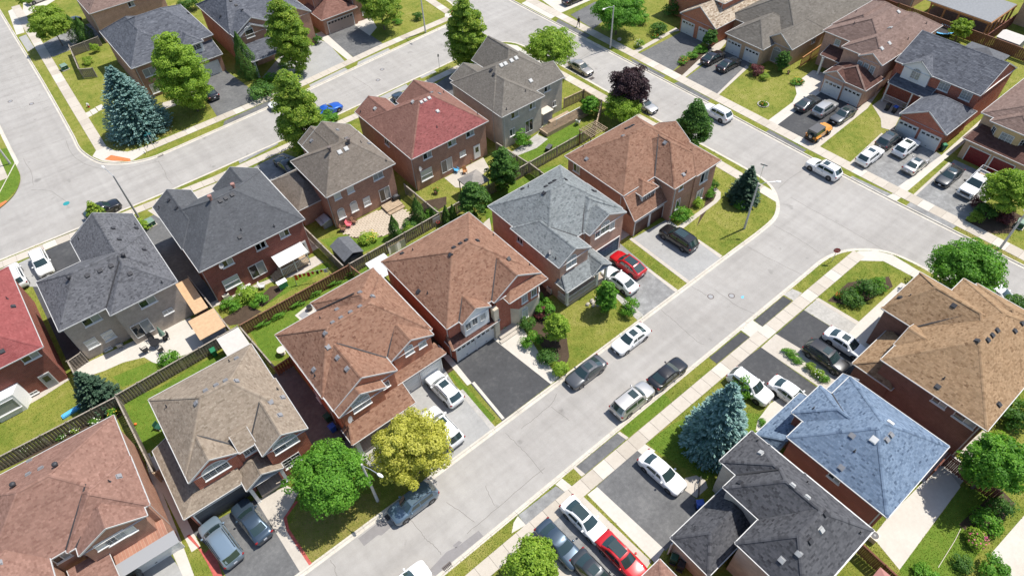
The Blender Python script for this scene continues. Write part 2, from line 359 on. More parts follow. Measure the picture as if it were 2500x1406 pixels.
sidewalk([(67.5, 12.2), (67.9, -20)], 1.4)
sidewalk([(-10.4, 104), (-10.0, 122), (-9.4, 150)], 1.5)
ZL = [.0]
def inside(x, y, p):
    c = False
    for i in range(len(p)):
        (a, b), (e, d) = p[i][:2], p[i-1][:2]
        if (b > y) != (d > y) and x < (e-a)*(y-b)/(d-b)+a: c = not c
    return c
def onblock(q):
    """a point that fell on the road moves back to the nearest kerb top"""
    if any(inside(q[0], q[1], l) for l in LAWNS): return q
    best = None; P = np.array(q[:2], float)
    for l in LAWNS:
        A = np.array([a[:2] for a in l], float); Bn = np.roll(A, -1, 0); d = Bn-A; t = np.clip(((P-A)*d).sum(1)/np.maximum((d*d).sum(1), 1e-9), 0, 1); C = A+d*t[:, None]; r = np.linalg.norm(C-P, axis=1); i = r.argmin()
        if best is None or r[i] < best[0]: best = (r[i], C[i])
    return tuple(best[1])
def surf(name, pts, mat, lvl=1, hard=True, **k):
    """hard surface laid on the lawn: level 1..6, 3 mm apart"""
    p = PX(pts) if not isinstance(pts[0], tuple) else pts
    p = [onblock(q) for q in p]
    if hard: HARD.append(p)
    ZL[0] = (ZL[0]+.0004) % .0024
    return sheet(name, p, .004*lvl+.001+ZL[0], mat, **(k or ST))
# corner ramps
surf('sidewalk', [(1.95, 102), (3.45, 102), (4.0, 100.2), (5.4, 98.5), (7.6, 98.0), (7.5, 96.5), (5.3, 95.85), (3.1, 97.3), (1.9, 98.7), (1.1, 100.9)], 'conc_w', 3)
surf('tactile_strip', [271, 379, 318, 388, 318, 397, 275, 393, 255, 390], 'tactile', 4)
surf('sidewalk', [(63.6, 99.8), (64.4, 100.9), (66, 100.9), (67.2, 101.5), (66.3, 99.9), (64.6, 98.4), (63.6, 98.3)], 'conc_w', 3)
surf('tactile_strip', [(66.0, 100.9), (66.9, 101.6), (66.0, 99.7), (65.0, 99.0), (64.8, 99.9)], 'tactile', 4)
surf('sidewalk', [(64.7, 18.5), (66.0, 18.1), (67.5, 16.8), (68.3, 15.2), (68.2, 12.2), (66.8, 12.2), (66.6, 15.3), (64.7, 17.1)], 'conc_w', 3)
surf('sidewalk', [(66.0, 31.2), (67.5, 31.2), (67.2, 30.9), (66.0, 29.8)], 'conc_w', 3)
surf('sidewalk', [(61, 85.0), (63.4, 86.2), (65.6, 85), (66.8, 83), (66.6, 80), (65.1, 80), (64.4, 82.8), (61, 83.7)], 'conc_w', 3)
surf('tactile_strip', [0, 497, 15, 489, 24, 494, 0, 512], 'tactile', 4)
# ---- driveways, front walks (pixel corners on the ground)
D = lambda name, pts, mat, lvl=2: surf(name, pts, mat, lvl)
D('driveway', [1098, 876, 1208, 818, 1350, 934, 1226, 1028], 'drive_new')
D('front_walk', [1205, 828, 1215, 800, 1268, 790, 1300, 836, 1320, 868, 1366, 921, 1345, 938], 'conc_w', 4)
D('path', [1078, 866, 1096, 866, 1152, 935, 1141, 941], 'conc_w', 3)
D('path', [1152, 935, 1158, 931, 1232, 1020, 1226, 1024], 'conc_w', 4)
D('driveway', [955, 968, 1080, 893, 1125, 963, 1207, 1047, 1092, 1138, 1010, 1010], 'drive_pale')
D('driveway_edging', [1118, 955, 1130, 950, 1209, 1042, 1199, 1050], 'conc_old', 4)
D('front_walk', [850, 1098, 1012, 984, 1095, 1136, 1060, 1165, 1000, 1110, 930, 1150, 905, 1140], 'conc_old')
D('driveway', [470, 1300, 628, 1216, 740, 1402, 690, 1470, 600, 1500, 520, 1345], 'drive_mid')
D('front_walk', [626, 1222, 700, 1185, 730, 1200, 716, 1228, 694, 1262, 700, 1292, 758, 1382, 735, 1400], 'conc', 3)
D('brick_edging', [722, 1222, 728, 1224, 700, 1262, 706, 1290, 764, 1378, 757, 1383, 699, 1294, 692, 1264], 'redbrick_edge', 5)
D('brick_edging', [455, 1308, 463, 1303, 500, 1350, 520, 1330, 545, 1410, 530, 1425, 505, 1372, 482, 1335], 'redbrick_edge', 5)
D('driveway', [235, 1400, 395, 1318, 450, 1406, 420, 1480, 250, 1490], 'drive_pale')
D('path', [372, 1180, 388, 1180, 442, 1318, 482, 1425, 462, 1440, 405, 1315], 'conc_w', 4)
D('path', [352, 1110, 366, 1105, 390, 1180, 372, 1188], 'conc_w', 3)
D('driveway', [1455, 632, 1514, 595, 1652, 711, 1569, 775], 'drive_old')
D('path', [1490, 712, 1501, 709, 1571, 769, 1556, 782], 'conc_old', 3)
D('path', [1574, 655, 1579, 652, 1655, 708, 1648, 713], 'conc', 4)
D('driveway', [1538, 586, 1630, 535, 1762, 630, 1683, 693], 'drive_pale')
D('path', [1536, 584, 1542, 580, 1686, 688, 1679, 693], 'conc', 4)
D('path', [1700, 588, 1706, 585, 1764, 625, 1757, 630], 'conc', 4)
D('front_walk', [1650, 556, 1690, 528, 1720, 506, 1742, 490, 1748, 477, 1742, 462, 1750, 460, 1760, 470, 1759, 485, 1750, 495, 1700, 533, 1664, 561], 'conc', 3)
D('driveway', [1558, 133, 1668, 76, 1718, 100, 1641, 176], 'drive_mid')
D('path', [1546, 125, 1556, 129, 1646, 78, 1662, 76, 1650, 68], 'conc', 4)
D('path', [1664, 186, 1672, 190, 1762, 118, 1786, 88, 1770, 84, 1745, 110], 'conc', 3)
D('driveway', [1676, 190, 1788, 108, 1832, 158, 1751, 231], 'drive_mid')
D('path', [1749, 231, 1754, 233, 1828, 165, 1822, 160], 'conc', 4)
D('driveway', [1885, 303, 2008, 215, 2104, 262, 1982, 353], 'drive_new')
D('front_walk', [1873, 296, 1896, 307, 2008, 222, 2018, 180, 1985, 172, 1940, 205, 1945, 230, 1935, 250], 'conc_w', 3)
D('path', [1980, 352, 1998, 361, 2118, 265, 2150, 220, 2200, 165, 2190, 160, 2100, 262], 'conc', 3)
D('driveway', [2092, 411, 2190, 315, 2300, 380, 2195, 462], 'drive_old')
D('path', [2072, 400, 2092, 412, 2170, 335, 2152, 325], 'conc', 4)
D('path', [2190, 458, 2212, 470, 2330, 370, 2440, 275, 2425, 265, 2300, 378], 'conc_w', 3)
D('front_walk', [2130, 258, 2180, 220, 2205, 240, 2202, 275, 2180, 320, 2152, 312, 2150, 290], 'conc', 3)
D('driveway', [2235, 479, 2330, 390, 2460, 450, 2350, 541], 'drive_old')
D('path', [2229, 476, 2235, 479, 2322, 398, 2316, 396], 'conc', 4)
D('driveway', [1322, 0, 1440, -45, 1490, -20, 1368, 33], 'conc_w')
D('driveway', [1393, 37, 1453, 5, 1500, 30, 1448, 72], 'drive_mid')
D('driveway', [470, 188, 548, 170, 640, 238, 530, 285], 'drive_mid')
D('front_walk', [395, 252, 420, 245, 505, 208, 512, 222, 440, 254, 400, 268], 'conc', 2)
D('path', [207, 277, 219, 272, 226, 282, 214, 288], 'conc_w', 3); D('path', [219, 270, 232, 264, 240, 274, 227, 281], 'conc_w', 3); D('path', [233, 262, 248, 255, 256, 265, 241, 272], 'conc_w', 3)
D('driveway', [640, 190, 690, 130, 742, 85, 800, 105, 843, 152, 728, 205], 'drive_pale')
D('driveway', [788, 80, 855, 52, 936, 108, 866, 143], 'drive_mid')
D('path', [770, 84, 788, 76, 864, 143, 850, 148], 'conc_w', 3)
D('path', [855, 55, 905, 40, 920, 68, 903, 88], 'conc_w', 3)
D('driveway', [55, 45, 120, 10, 200, -40, 60, -60], 'conc_w')
D('driveway', [84, 118, 175, 70, 230, 55, 250, 90, 130, 140, 104, 128], 'drive_old')
D('driveway', [1894, 816, 1962, 757, 2130, 860, 2075, 925], 'drive_new')
D('driveway', [1963, 757, 1993, 731, 2096, 790, 2070, 822], 'conc_old')
D('path', [1990, 731, 1998, 727, 2098, 786, 2090, 792], 'conc', 4)
D('patio', [2062, 826, 2096, 786, 2200, 690, 2225, 700, 2160, 790, 2110, 860], 'conc_w', 4)
D('path', [1858, 848, 1894, 815, 2076, 924, 2030, 965], 'conc', 3)
D('driveway', [1780, 903, 1858, 847, 1995, 945, 1930, 1010], 'drive_new')
D('front_walk', [1880, 985, 1915, 965, 1960, 1000, 1935, 1020, 1875, 1060, 1845, 1050, 1850, 1025], 'conc_w', 3)
D('driveway', [1455, 1188, 1556, 1098, 1720, 1235, 1625, 1345], 'drive_mid')
D('path', [1555, 1099, 1574, 1083, 1600, 1100, 1580, 1120], 'conc_w', 4)
D('path', [1434, 1207, 1458, 1188, 1622, 1340, 1600, 1375], 'conc_w', 3)
D('front_walk', [1672, 1166, 1700, 1160, 1722, 1172, 1728, 1190, 1700, 1215, 1665, 1192], 'conc', 4)
D('driveway', [1320, 1295, 1378, 1250, 1590, 1420, 1470, 1500], 'drive_old')
D('path', [1285, 1328, 1322, 1296, 1470, 1440, 1400, 1470], 'conc', 3)
D('path', [1374, 1253, 1425, 1212, 1590, 1370, 1570, 1400], 'conc', 3)
# aprons between kerb and sidewalk
for t, m in (([1841, 782, 1912, 723, 1934, 735, 1861, 797], 'drive_new'), ([1731, 873, 1809, 810, 1830, 823, 1750, 888], 'drive_new'), ([1809, 806, 1838, 782, 1862, 798, 1832, 823], 'conc_w'),
             ([1912, 719, 1934, 705, 1958, 715, 1938, 735], 'conc_old'), ([1406, 1139, 1507, 1057, 1529, 1072, 1429, 1157], 'drive_mid'), ([1507, 1057, 1513, 1053, 1535, 1068, 1529, 1073], 'conc'), ([1400, 1143, 1406, 1138, 1429, 1157, 1420, 1163], 'conc'),
             ([1265, 1257, 1357, 1186, 1379, 1200, 1283, 1281], 'drive_old'), ([1249, 1301, 1254, 1275, 1264, 1259, 1284, 1281], 'conc_w'), ([1356, 1182, 1372, 1167, 1397, 1187, 1379, 1200], 'conc_w'),
             ([1363, 47, 1441, 88, 1424, 97, 1350, 58], 'drive_mid'), ([1273, 9, 1287, 2, 1360, 38, 1345, 47], 'conc_w'), ([1537, 142, 1549, 147, 1625, 186, 1608, 197, 1540, 158], 'drive_mid'), ([1645, 204, 1657, 200, 1735, 243, 1722, 250], 'drive_mid'),
             ([1865, 325, 1878, 317, 1968, 367, 1955, 376], 'drive_mid'), ([2066, 440, 2080, 430, 2178, 475, 2163, 484], 'drive_old'), ([2211, 503, 2222, 494, 2335, 552, 2322, 562], 'drive_old'), ([2165, 480, 2180, 473, 2200, 482, 2187, 493], 'conc_w'),
             ([548, 296, 660, 245, 668, 258, 548, 312], 'drive_mid'), ([755, 208, 842, 166, 856, 175, 762, 217], 'drive_pale'), ([874, 152, 948, 118, 958, 126, 878, 165], 'drive_pale'), ([46, 92, 64, 85, 84, 117, 68, 127], 'drive_pale'), ([20, 28, 40, 18, 60, 80, 40, 86], 'conc_w'),
             ([72, 606, 190, 561, 186, 553, 70, 600], 'drive_new'), ([585, 400, 680, 352, 672, 346, 580, 390], 'drive_old'), ([905, 262, 1000, 214, 992, 206, 900, 250], 'drive_pale'), ([1030, 192, 1066, 176, 1056, 170, 1020, 186], 'drive_pale')):
    surf('driveway_apron', t, m, 2)
# N row driveways, side passages and back patios
D('driveway', [110, 612, 190, 577, 214, 640, 118, 680, 95, 640], 'drive_new')
D('driveway', [20, 655, 110, 612, 130, 680, 100, 700, 20, 700], 'drive_pale')
D('driveway', [620, 408, 690, 373, 760, 400, 720, 430, 640, 460], 'drive_old')
D('driveway', [960, 254, 1030, 222, 1075, 262, 1020, 290], 'drive_pale'); D('driveway', [1060, 208, 1100, 182, 1150, 230, 1105, 250], 'drive_mid')
D('driveway', [360, 514, 530, 446, 560, 470, 520, 500, 400, 540], 'conc')
D('side_passage', [(-12.3, 56.5), (-10.6, 56.5), (-10.5, 84), (-12.4, 84)], 'drive_new', 1)
D('side_passage', [(1.0, 61.5), (3.9, 61.5), (3.9, 82), (1.0, 82)], 'drive_mid', 1)
D('side_passage', [(16.2, 61.8), (17.4, 61.8), (17.4, 74), (16.2, 74)], 'conc', 1)
D('side_passage', [(-9.7, 35.5), (-8.9, 35.5), (-8.9, 47), (-9.7, 47)], 'conc_w', 1); D('side_passage', [(-8.9, 36.8), (-8.3, 36.8), (-8.3, 45), (-8.9, 45)], 'soil', 1)
D('side_passage', [(3.4, 35), (6.6, 35), (6.3, 48), (3.2, 48)], 'drive_mid', 1)
D('side_passage', [(18.2, 36), (20, 36), (20, 50), (18.2, 50)], 'soil', 1)
D('side_passage', [(31.4, 37), (34, 37), (34, 49), (31.4, 49)], 'soil', 1)
D('side_passage', [(45.2, 38), (47.6, 38), (47.6, 50), (45.2, 50)], 'conc_old', 1)
D('side_passage', [(33, -1), (35.3, -1), (35.3, 9), (33, 9)], 'conc_old', 1)
D('side_passage', [(44.2, -4), (48.8, -4), (48.8, 8), (44.2, 8)], 'conc_old', 1)
D('patio', [180, 900, 335, 828, 465, 775, 507, 840, 470, 860, 410, 880, 385, 888, 372, 884, 352, 872, 300, 885, 255, 905, 195, 925], 'conc_w', 3)
D('patio', [0, 1010, 0, 990, 60, 975, 160, 920, 172, 925, 110, 965, 75, 985, 50, 1005, 20, 1015], 'conc', 3)
D('patio', [500, 745, 560, 720, 700, 665, 735, 640, 770, 625, 790, 640, 740, 668, 660, 690, 560, 735, 520, 750], 'conc', 3)
D('patio', [1085, 435, 1180, 385, 1195, 412, 1140, 460, 1112, 458], 'conc', 3)
D('patio', [1288, 345, 1310, 328, 1338, 340, 1310, 362, 1250, 386, 1240, 378], 'conc_old', 3)
D('patio', [720, 770, 755, 742, 775, 763, 737, 785], 'conc_w', 3)
D('patio', [1180, 545, 1195, 532, 1200, 560, 1188, 566], 'conc', 3)
D('patio', [2130, 1310, 2168, 1262, 2300, 1130, 2345, 1188, 2196, 1390], 'conc_w', 3)
D('patio', [2420, 1350, 2520, 1235, 2560, 1330, 2480, 1440], 'conc_w', 3)
D('patio', [2340, 1100, 2400, 1050, 2425, 1070, 2370, 1130], 'conc', 3)
# lawns of their own colour
def lawn(pts, mat): surf('lawn_patch', pts, mat, 0, False)
lawn([0, 365, 22, 360, 45, 400, 56, 430, 48, 460, 0, 505], 'lawn_g')
lawn([605, 800, 700, 760, 855, 665, 900, 640, 925, 650, 800, 760, 720, 800, 690, 880, 650, 880], 'lawn_g')
lawn([300, 980, 390, 945, 520, 870, 620, 850, 620, 1000, 420, 1090, 345, 1100], 'lawn_g')
lawn([1255, 380, 1400, 290, 1430, 330, 1180, 470, 1200, 430], 'lawn_g')
lawn([1180, 480, 1330, 410, 1380, 400, 1240, 500, 1190, 560], 'lawn_g')
lawn([2196, 1390, 2350, 1185, 2470, 1220, 2350, 1410, 2200, 1420], 'lawn_g')
lawn([560, 745, 690, 690, 800, 640, 810, 650, 640, 750, 560, 780], 'lawn_g')
lawn([275, 920, 360, 885, 460, 850, 480, 870, 300, 945], 'lawn_g')
lawn([1580, 1080, 1640, 1035, 1720, 1000, 1860, 1010, 1850, 1060, 1760, 1150, 1720, 1172, 1600, 1100], 'lawn_g')
lawn([1515, 1050, 1560, 1010, 1620, 960, 1640, 980, 1600, 1015, 1535, 1068], 'lawn_g')
lawn([1090, 905, 1100, 905, 1210, 1020, 1195, 1035], 'lawn_g')
lawn([2010, 370, 2130, 270, 2155, 325, 2065, 392], 'lawn')
lawn([700, 1300, 765, 1370, 940, 1270, 930, 1200, 730, 1230], 'lawn_d'); lawn([255, 325, 260, 356, 300, 370, 420, 325, 420, 300], 'lawn_d')
lawn([2335, 560, 2480, 640, 2490, 632, 2342, 556], 'lawn_d')
lawn([780, 585, 870, 570, 960, 575, 1040, 500, 1080, 490, 1040, 545, 880, 620, 830, 625], 'lawn_g')
# garden beds
for t in ([0, 1130, 140, 1068, 280, 1000, 300, 1010, 280, 1030, 120, 1095, 0, 1150], [540, 780, 600, 745, 640, 760, 590, 790, 560, 795], [2020, 735, 2070, 690, 2170, 675, 2180, 700, 2090, 750], [1290, 790, 1345, 750, 1380, 800, 1390, 870, 1375, 910, 1330, 860],
          [2350, 540, 2440, 500, 2500, 530, 2470, 570, 2400, 570], [1640, 178, 1740, 105, 1755, 112, 1660, 188], [2340, 1280, 2440, 1190, 2480, 1230, 2400, 1330], [950, 560, 1040, 490, 1090, 480, 1090, 500, 1000, 560], [1700, 555, 1730, 470, 1750, 455, 1755, 470, 1740, 490], [620, 740, 660, 700, 700, 690, 690, 710, 640, 750]):
    surf('garden_bed', t, 'soil', 1)
# paver patio behind the taupe roof house: stones laid one by one
pt = surf('paver_patio', [828, 562, 905, 520, 972, 498, 1008, 532, 985, 560, 925, 580, 865, 582], 'soil', 2)
_pv = B().box(.015, .585, .015, .285, -.03, .02).me('paver', 'paver')
pp = PX([828, 562, 905, 520, 972, 498, 1008, 532, 985, 560, 925, 580, 865, 582])
def inside(x, y, p):
    c = False
    for i in range(len(p)):
        (a, b), (e, d) = p[i], p[i-1]
        if (b > y) != (d > y) and x < (e-a)*(y-b)/(d-b)+a: c = not c
    return c
bx = [min(p[0] for p in pp), max(p[0] for p in pp), min(p[1] for p in pp), max(p[1] for p in pp)]; cnt = 0; r = 0; y = bx[2]
while y < bx[3]:
    x = bx[0]-(.3 if r % 2 else 0)
    while x < bx[1]:
        if cnt < 290 and inside(x+.3, y+.15, pp): link('paver', _pv, pt, loc=(x, y, .006+random.uniform(-.004, .004))); cnt += 1
        x += .6
    y += .3; r += 1
# ---- road wear: tar lines, patches, iron covers
def crack(pts, w=.035):
    p = smoothline([G(*q)[:2] for q in pts], 5); q = []
    for i, a in enumerate(p):
        q.append((a[0]+random.uniform(-.05, .05), a[1]+random.uniform(-.05, .05)))
    ww = [w*random.uniform(.5, 1.5) for _ in q]; l = [tuple(np.array(a)+np.array(b)-np.array(a)) for a, b in zip(q, q)]
    L = offset(q, w/2); R = offset(q, -w/2); n = len(q); v = [(a[0], a[1], RZ+.004) for a in L]+[(a[0], a[1], RZ+.004) for a in R]
    mk('crack', v, [(n+i, n+i+1, i+1, i) for i in range(n-1)], 'crack', road)
for c in ([(804, 1366), (815, 1378), (818, 1393), (826, 1410)], [(1000, 1265), (1028, 1298), (1040, 1315), (1060, 1330), (1078, 1352)], [(1090, 1225), (1125, 1248), (1158, 1273)], [(1186, 1185), (1195, 1208), (1208, 1232)], [(1140, 1300), (1200, 1250), (1270, 1190), (1330, 1140)],
          [(1233, 1055), (1265, 1085), (1290, 1112), (1325, 1155)], [(1272, 1045), (1310, 1015), (1345, 985), (1360, 960)], [(1345, 990), (1390, 1025)], [(1615, 755), (1650, 785), (1700, 830), (1720, 840)], [(1690, 698), (1730, 722)], [(1745, 705), (1800, 745), (1842, 764)], [(1825, 600), (1870, 625), (1960, 670)],
          [(1890, 548), (1950, 582), (2000, 615)], [(1930, 480), (2010, 525), (2110, 580), (2160, 610)], [(385, 393), (400, 415), (408, 435), (420, 448)], [(155, 338), (120, 350), (55, 372)], [(160, 340), (175, 375), (210, 400), (270, 415), (330, 405), (400, 390)], [(860, 185), (900, 210), (912, 222)], [(0, 200), (40, 188), (75, 180)],
          [(0, 272), (60, 258), (115, 244)], [(1340, 178), (1400, 150), (1450, 120)], [(1440, 185), (1480, 165)], [(1990, 400), (1935, 430), (1900, 460)], [(55, 385), (75, 420), (80, 450)], [(75, 462), (120, 465), (160, 490)]):
    crack(c)
def patch(pts):
    p = PX(pts); s = sheet('asphalt_patch', p, RZ+.003, 'patch', road); return s
patch([874, 1312, 930, 1268, 960, 1280, 931, 1305, 922, 1304, 888, 1331]); patch([1042, 1396, 1090, 1345, 1120, 1330, 1168, 1293, 1180, 1307, 1100, 1372, 1063, 1404])
patch([1105, 1330, 1120, 1318, 1128, 1322, 1112, 1336])
def cover(px, py, r=.38, sq=False):
    x, y, z = G(px, py, RZ)
    b = B()
    if sq:
        b.box(-.45, .45, -.3, .3, 0, .006)
        o = b.ob('storm_drain', 'iron', road, loc=(x, y, RZ+.001)); s = B()
        for i in range(6):
            for j in range(3): s.box(-.40+i*.14, -.31+i*.14, -.24+j*.17, -.12+j*.17, .006, .012)
        s.ob('slot', 'black', o)
    else:
        b.cyl((0, 0, 0), (0, 0, .006), r, r, 20); o = b.ob('manhole_cover', 'iron', road, loc=(x, y, RZ+.001))
        B().cyl((0, 0, .006), (0, 0, .010), r*.72, r*.72, 16).ob('manhole_lid', 'mgrey', o)
for c in ((1735, 724), (1786, 722), (25, 248), (77, 254), (933, 170), (923, 196), (162, 497), (2402, 667)): cover(*c)
for c in ((1093, 1384), (391, 380), (1445, 192), (952, 1258)): cover(*c, sq=True)
x, y, _ = G(162, 497, RZ); B().cyl((0, 0, 0), (0, 0, .004), .42, .42, 18).ob('paint_mark', 'teal', road, loc=(x, y, RZ+.009))
sheet('paint_mark', PX([1809, 722, 1817, 720, 1816, 726, 1812, 727]), RZ+.003, 'bluep', road)
# ================================================================ houses
R_ = lambda *c: c
ROOF = {
 'charcoal': shingle('shingle_charcoal', [(0.062, 0.063, 0.07), (0.105, 0.107, 0.117), (0.15, 0.152, 0.164), (0.088, 0.09, 0.098)]),
 'slate': shingle('shingle_slate', [(0.078, 0.081, 0.088), (0.098, 0.102, 0.11), (0.12, 0.125, 0.134)]),
 'taupe': shingle('shingle_taupe', [(0.145, 0.12, 0.098), (0.185, 0.157, 0.13), (0.225, 0.195, 0.165)]),
 'redmix': shingle('shingle_red', [(0.165, 0.055, 0.052), (0.24, 0.078, 0.074), (0.3, 0.105, 0.098), (0.2, 0.075, 0.07)]),
 'redflat': shingle('shingle_brickred', [(0.225, 0.06, 0.058), (0.27, 0.078, 0.075), (0.315, 0.1, 0.095)]),
 'brownred': shingle('shingle_brown_red', [(0.175, 0.085, 0.066), (0.225, 0.118, 0.092), (0.275, 0.148, 0.117)]),
 'brown': shingle('shingle_brown', [(0.155, 0.075, 0.05), (0.235, 0.125, 0.083), (0.305, 0.178, 0.122), (0.2, 0.104, 0.069)]),
 'beige': shingle('shingle_beige', [(0.2, 0.157, 0.116), (0.28, 0.225, 0.172), (0.345, 0.288, 0.225)]),
 'pinkish': shingle('shingle_pinkish', [(0.195, 0.104, 0.08), (0.26, 0.148, 0.115), (0.32, 0.188, 0.148)]),
 'greengrey': shingle('shingle_greygreen', [(0.115, 0.128, 0.13), (0.185, 0.202, 0.205), (0.255, 0.275, 0.278), (0.155, 0.17, 0.172)]),
 'dark': shingle('shingle_dark', [(0.04, 0.04, 0.045), (0.07, 0.071, 0.078), (0.11, 0.111, 0.12), (0.055, 0.056, 0.062)]),
 'blue': shingle('shingle_blue', [(0.068, 0.098, 0.15), (0.135, 0.188, 0.268), (0.195, 0.26, 0.35), (0.1, 0.14, 0.21)]),
 'tan': shingle('shingle_tan', [(0.18, 0.107, 0.058), (0.275, 0.175, 0.098), (0.365, 0.245, 0.145), (0.23, 0.143, 0.079)]),
 'bluegrey': shingle('shingle_bluegrey', [(0.07, 0.075, 0.09), (0.115, 0.122, 0.142), (0.165, 0.173, 0.196)]),
 'pinkbrown': shingle('shingle_pinkbrown', [(0.165, 0.11, 0.092), (0.22, 0.152, 0.128), (0.27, 0.19, 0.162)]),
 'tanspeck': shingle('shingle_speckled', [(.20, .14, .09), (.36, .28, .20), (.55, .47, .37), (.27, .19, .13)]),
 'greybrown': shingle('shingle_greybrown', [(0.135, 0.12, 0.102), (0.175, 0.158, 0.136), (0.215, 0.196, 0.17)]),
 'dbrown': shingle('shingle_dark_brown', [(.075, .036, .028), (.11, .055, .044), (.145, .075, .06)]),
}
WALL = {
 'red': brick('brick_red', (0.426, 0.101, 0.057), (0.341, 0.074, 0.044), (0.483, 0.335, 0.252)),
 'red2': brick('brick_deepred', (0.27, 0.067, 0.045), (0.199, 0.051, 0.038), (0.341, 0.228, 0.176)),
 'orange': brick('brick_orange', (0.511, 0.161, 0.076), (0.412, 0.121, 0.063), (0.54, 0.375, 0.277)),
 'brown': brick('brick_brown', (0.383, 0.194, 0.132), (0.312, 0.154, 0.107), (0.469, 0.348, 0.265)),
 'pink': brick('brick_pink', (0.511, 0.288, 0.208), (0.426, 0.234, 0.17), (0.596, 0.456, 0.353)),
 'grey': brick('brick_grey', (0.426, 0.362, 0.302), (0.355, 0.302, 0.252), (0.568, 0.496, 0.416)),
 'grey2': brick('brick_greygreen', (0.469, 0.429, 0.365), (0.398, 0.362, 0.309), (0.596, 0.536, 0.466)),
 'tan': brick('brick_tan', (0.511, 0.335, 0.208), (0.44, 0.281, 0.176), (0.596, 0.456, 0.328)),
 'maroon': brick('brick_maroon', (0.213, 0.101, 0.073), (0.17, 0.08, 0.06), (0.284, 0.188, 0.151)),
 'stone': brick('stone_cladding', (0.62, 0.523, 0.403), (0.511, 0.429, 0.34), (0.62, 0.62, 0.504)),
 'white': plain('siding_white', (.74, .74, .73), .55),
 'cream': plain('stucco_cream', (.55, .39, .20), .8, var=.08),
}
FACE = {'S': 0, 'E': math.pi/2, 'N': math.pi, 'W': -math.pi/2}
_wm = {}
def winmesh(w, h, st):
    """frame ring, list of panes, muntins, sill; front faces -y"""
    k = (round(w, 2), round(h, 2), st)
    if k in _wm: return _wm[k]
    t = .07; d0, d1 = -.035, .04; fr = B(); panes = []; mu = B(); r = w/2
    arch = st.startswith('arch')
    fr.box(-r, r, d0, d1, -h/2, -h/2+t); fr.box(-r, -r+t, d0, d1, -h/2+t, h/2-t); fr.box(r-t, r, d0, d1, -h/2+t, h/2-t)
    fr.box(-r, r, d0, d1, h/2-t, h/2)
    if st in ('slide', 'patio'):
        fr.box(-t/2, t/2, d0, d1, -h/2+t, h/2-t)
        panes = [(-r+t, -t/2, -h/2+t, h/2-t), (t/2, r-t, -h/2+t, h/2-t)]
    elif st == 'hung':
        fr.box(-r+t, r-t, d0, d1, -t/2-.05*h, t/2-.05*h); panes = [(-r+t, r-t, -h/2+t, -t/2-.05*h), (-r+t, r-t, t/2-.05*h, h/2-t)]
    elif st == 'triple':
        for q in (-1, 1): fr.box(q*w/6-t/2, q*w/6+t/2, d0, d1, -h/2+t, h/2-t)
        panes = [(-r+t, -w/6-t/2, -h/2+t, h/2-t), (-w/6+t/2, w/6-t/2, -h/2+t, h/2-t), (w/6+t/2, r-t, -h/2+t, h/2-t)]
    elif w > 1.05 and st in ('grid', 'archgrid'):
        fr.box(-t/2, t/2, d0, d1, -h/2+t, h/2-t); panes = [(-r+t, -t/2, -h/2+t, h/2-t), (t/2, r-t, -h/2+t, h/2-t)]
    else: panes = [(-r+t, r-t, -h/2+t, h/2-t)]
    if st in ('grid', 'archgrid', 'triple'):
        for (a, b, c, e) in panes:
            m = .012
            mu.box((a+b)/2-m, (a+b)/2+m, -.02, .005, c, e)
            for q in (1, 2): z = c+(e-c)*q/3; mu.box(a, b, -.019, .006, z-m, z+m)
    ar = None
    if arch:
        n = 12; rad = r; ar = B(); pts = [(math.cos(math.pi*i/n)*rad, math.sin(math.pi*i/n)*rad*.72) for i in range(n+1)]; q = [(math.cos(math.pi*i/n)*(rad-t), math.sin(math.pi*i/n)*(rad*.72-t)) for i in range(n+1)]
        for i in range(n):
            b = len(fr.v); A = [pts[i], pts[i+1], q[i+1], q[i]]
            fr.v += [(x, d0, h/2+z) for x, z in A]+[(x, d1, h/2+z) for x, z in A]
            fr.f += [(b, b+1, b+2, b+3), (b+4, b+7, b+6, b+5), (b, b+4, b+5, b+1), (b+2, b+6, b+7, b+3)]
        ar.poly([(x, .01, h/2+z) for x, z in q[::-1]])
        for i in (3, 6, 9): mu.bar((0, -.01, h/2), (q[i][0], -.01, h/2+q[i][1]), .025, .02)
    pm = []
    for (a, b, c, e) in panes: pm.append((B().poly([(a, .012, c), (b, .012, c), (b, .012, e), (a, .012, e)]).me('pane', 'glass')))
    si = B().box(-r-.06, r+.06, -.12, .03, -h/2-.09, -h/2).me('sill', 'offw')
    _wm[k] = (fr.me('window', 'white'), pm, mu.me('muntin', 'white') if mu.v else None, si, ar.me('pane', 'glass_c') if ar else None)
    return _wm[k]
_gd = {}
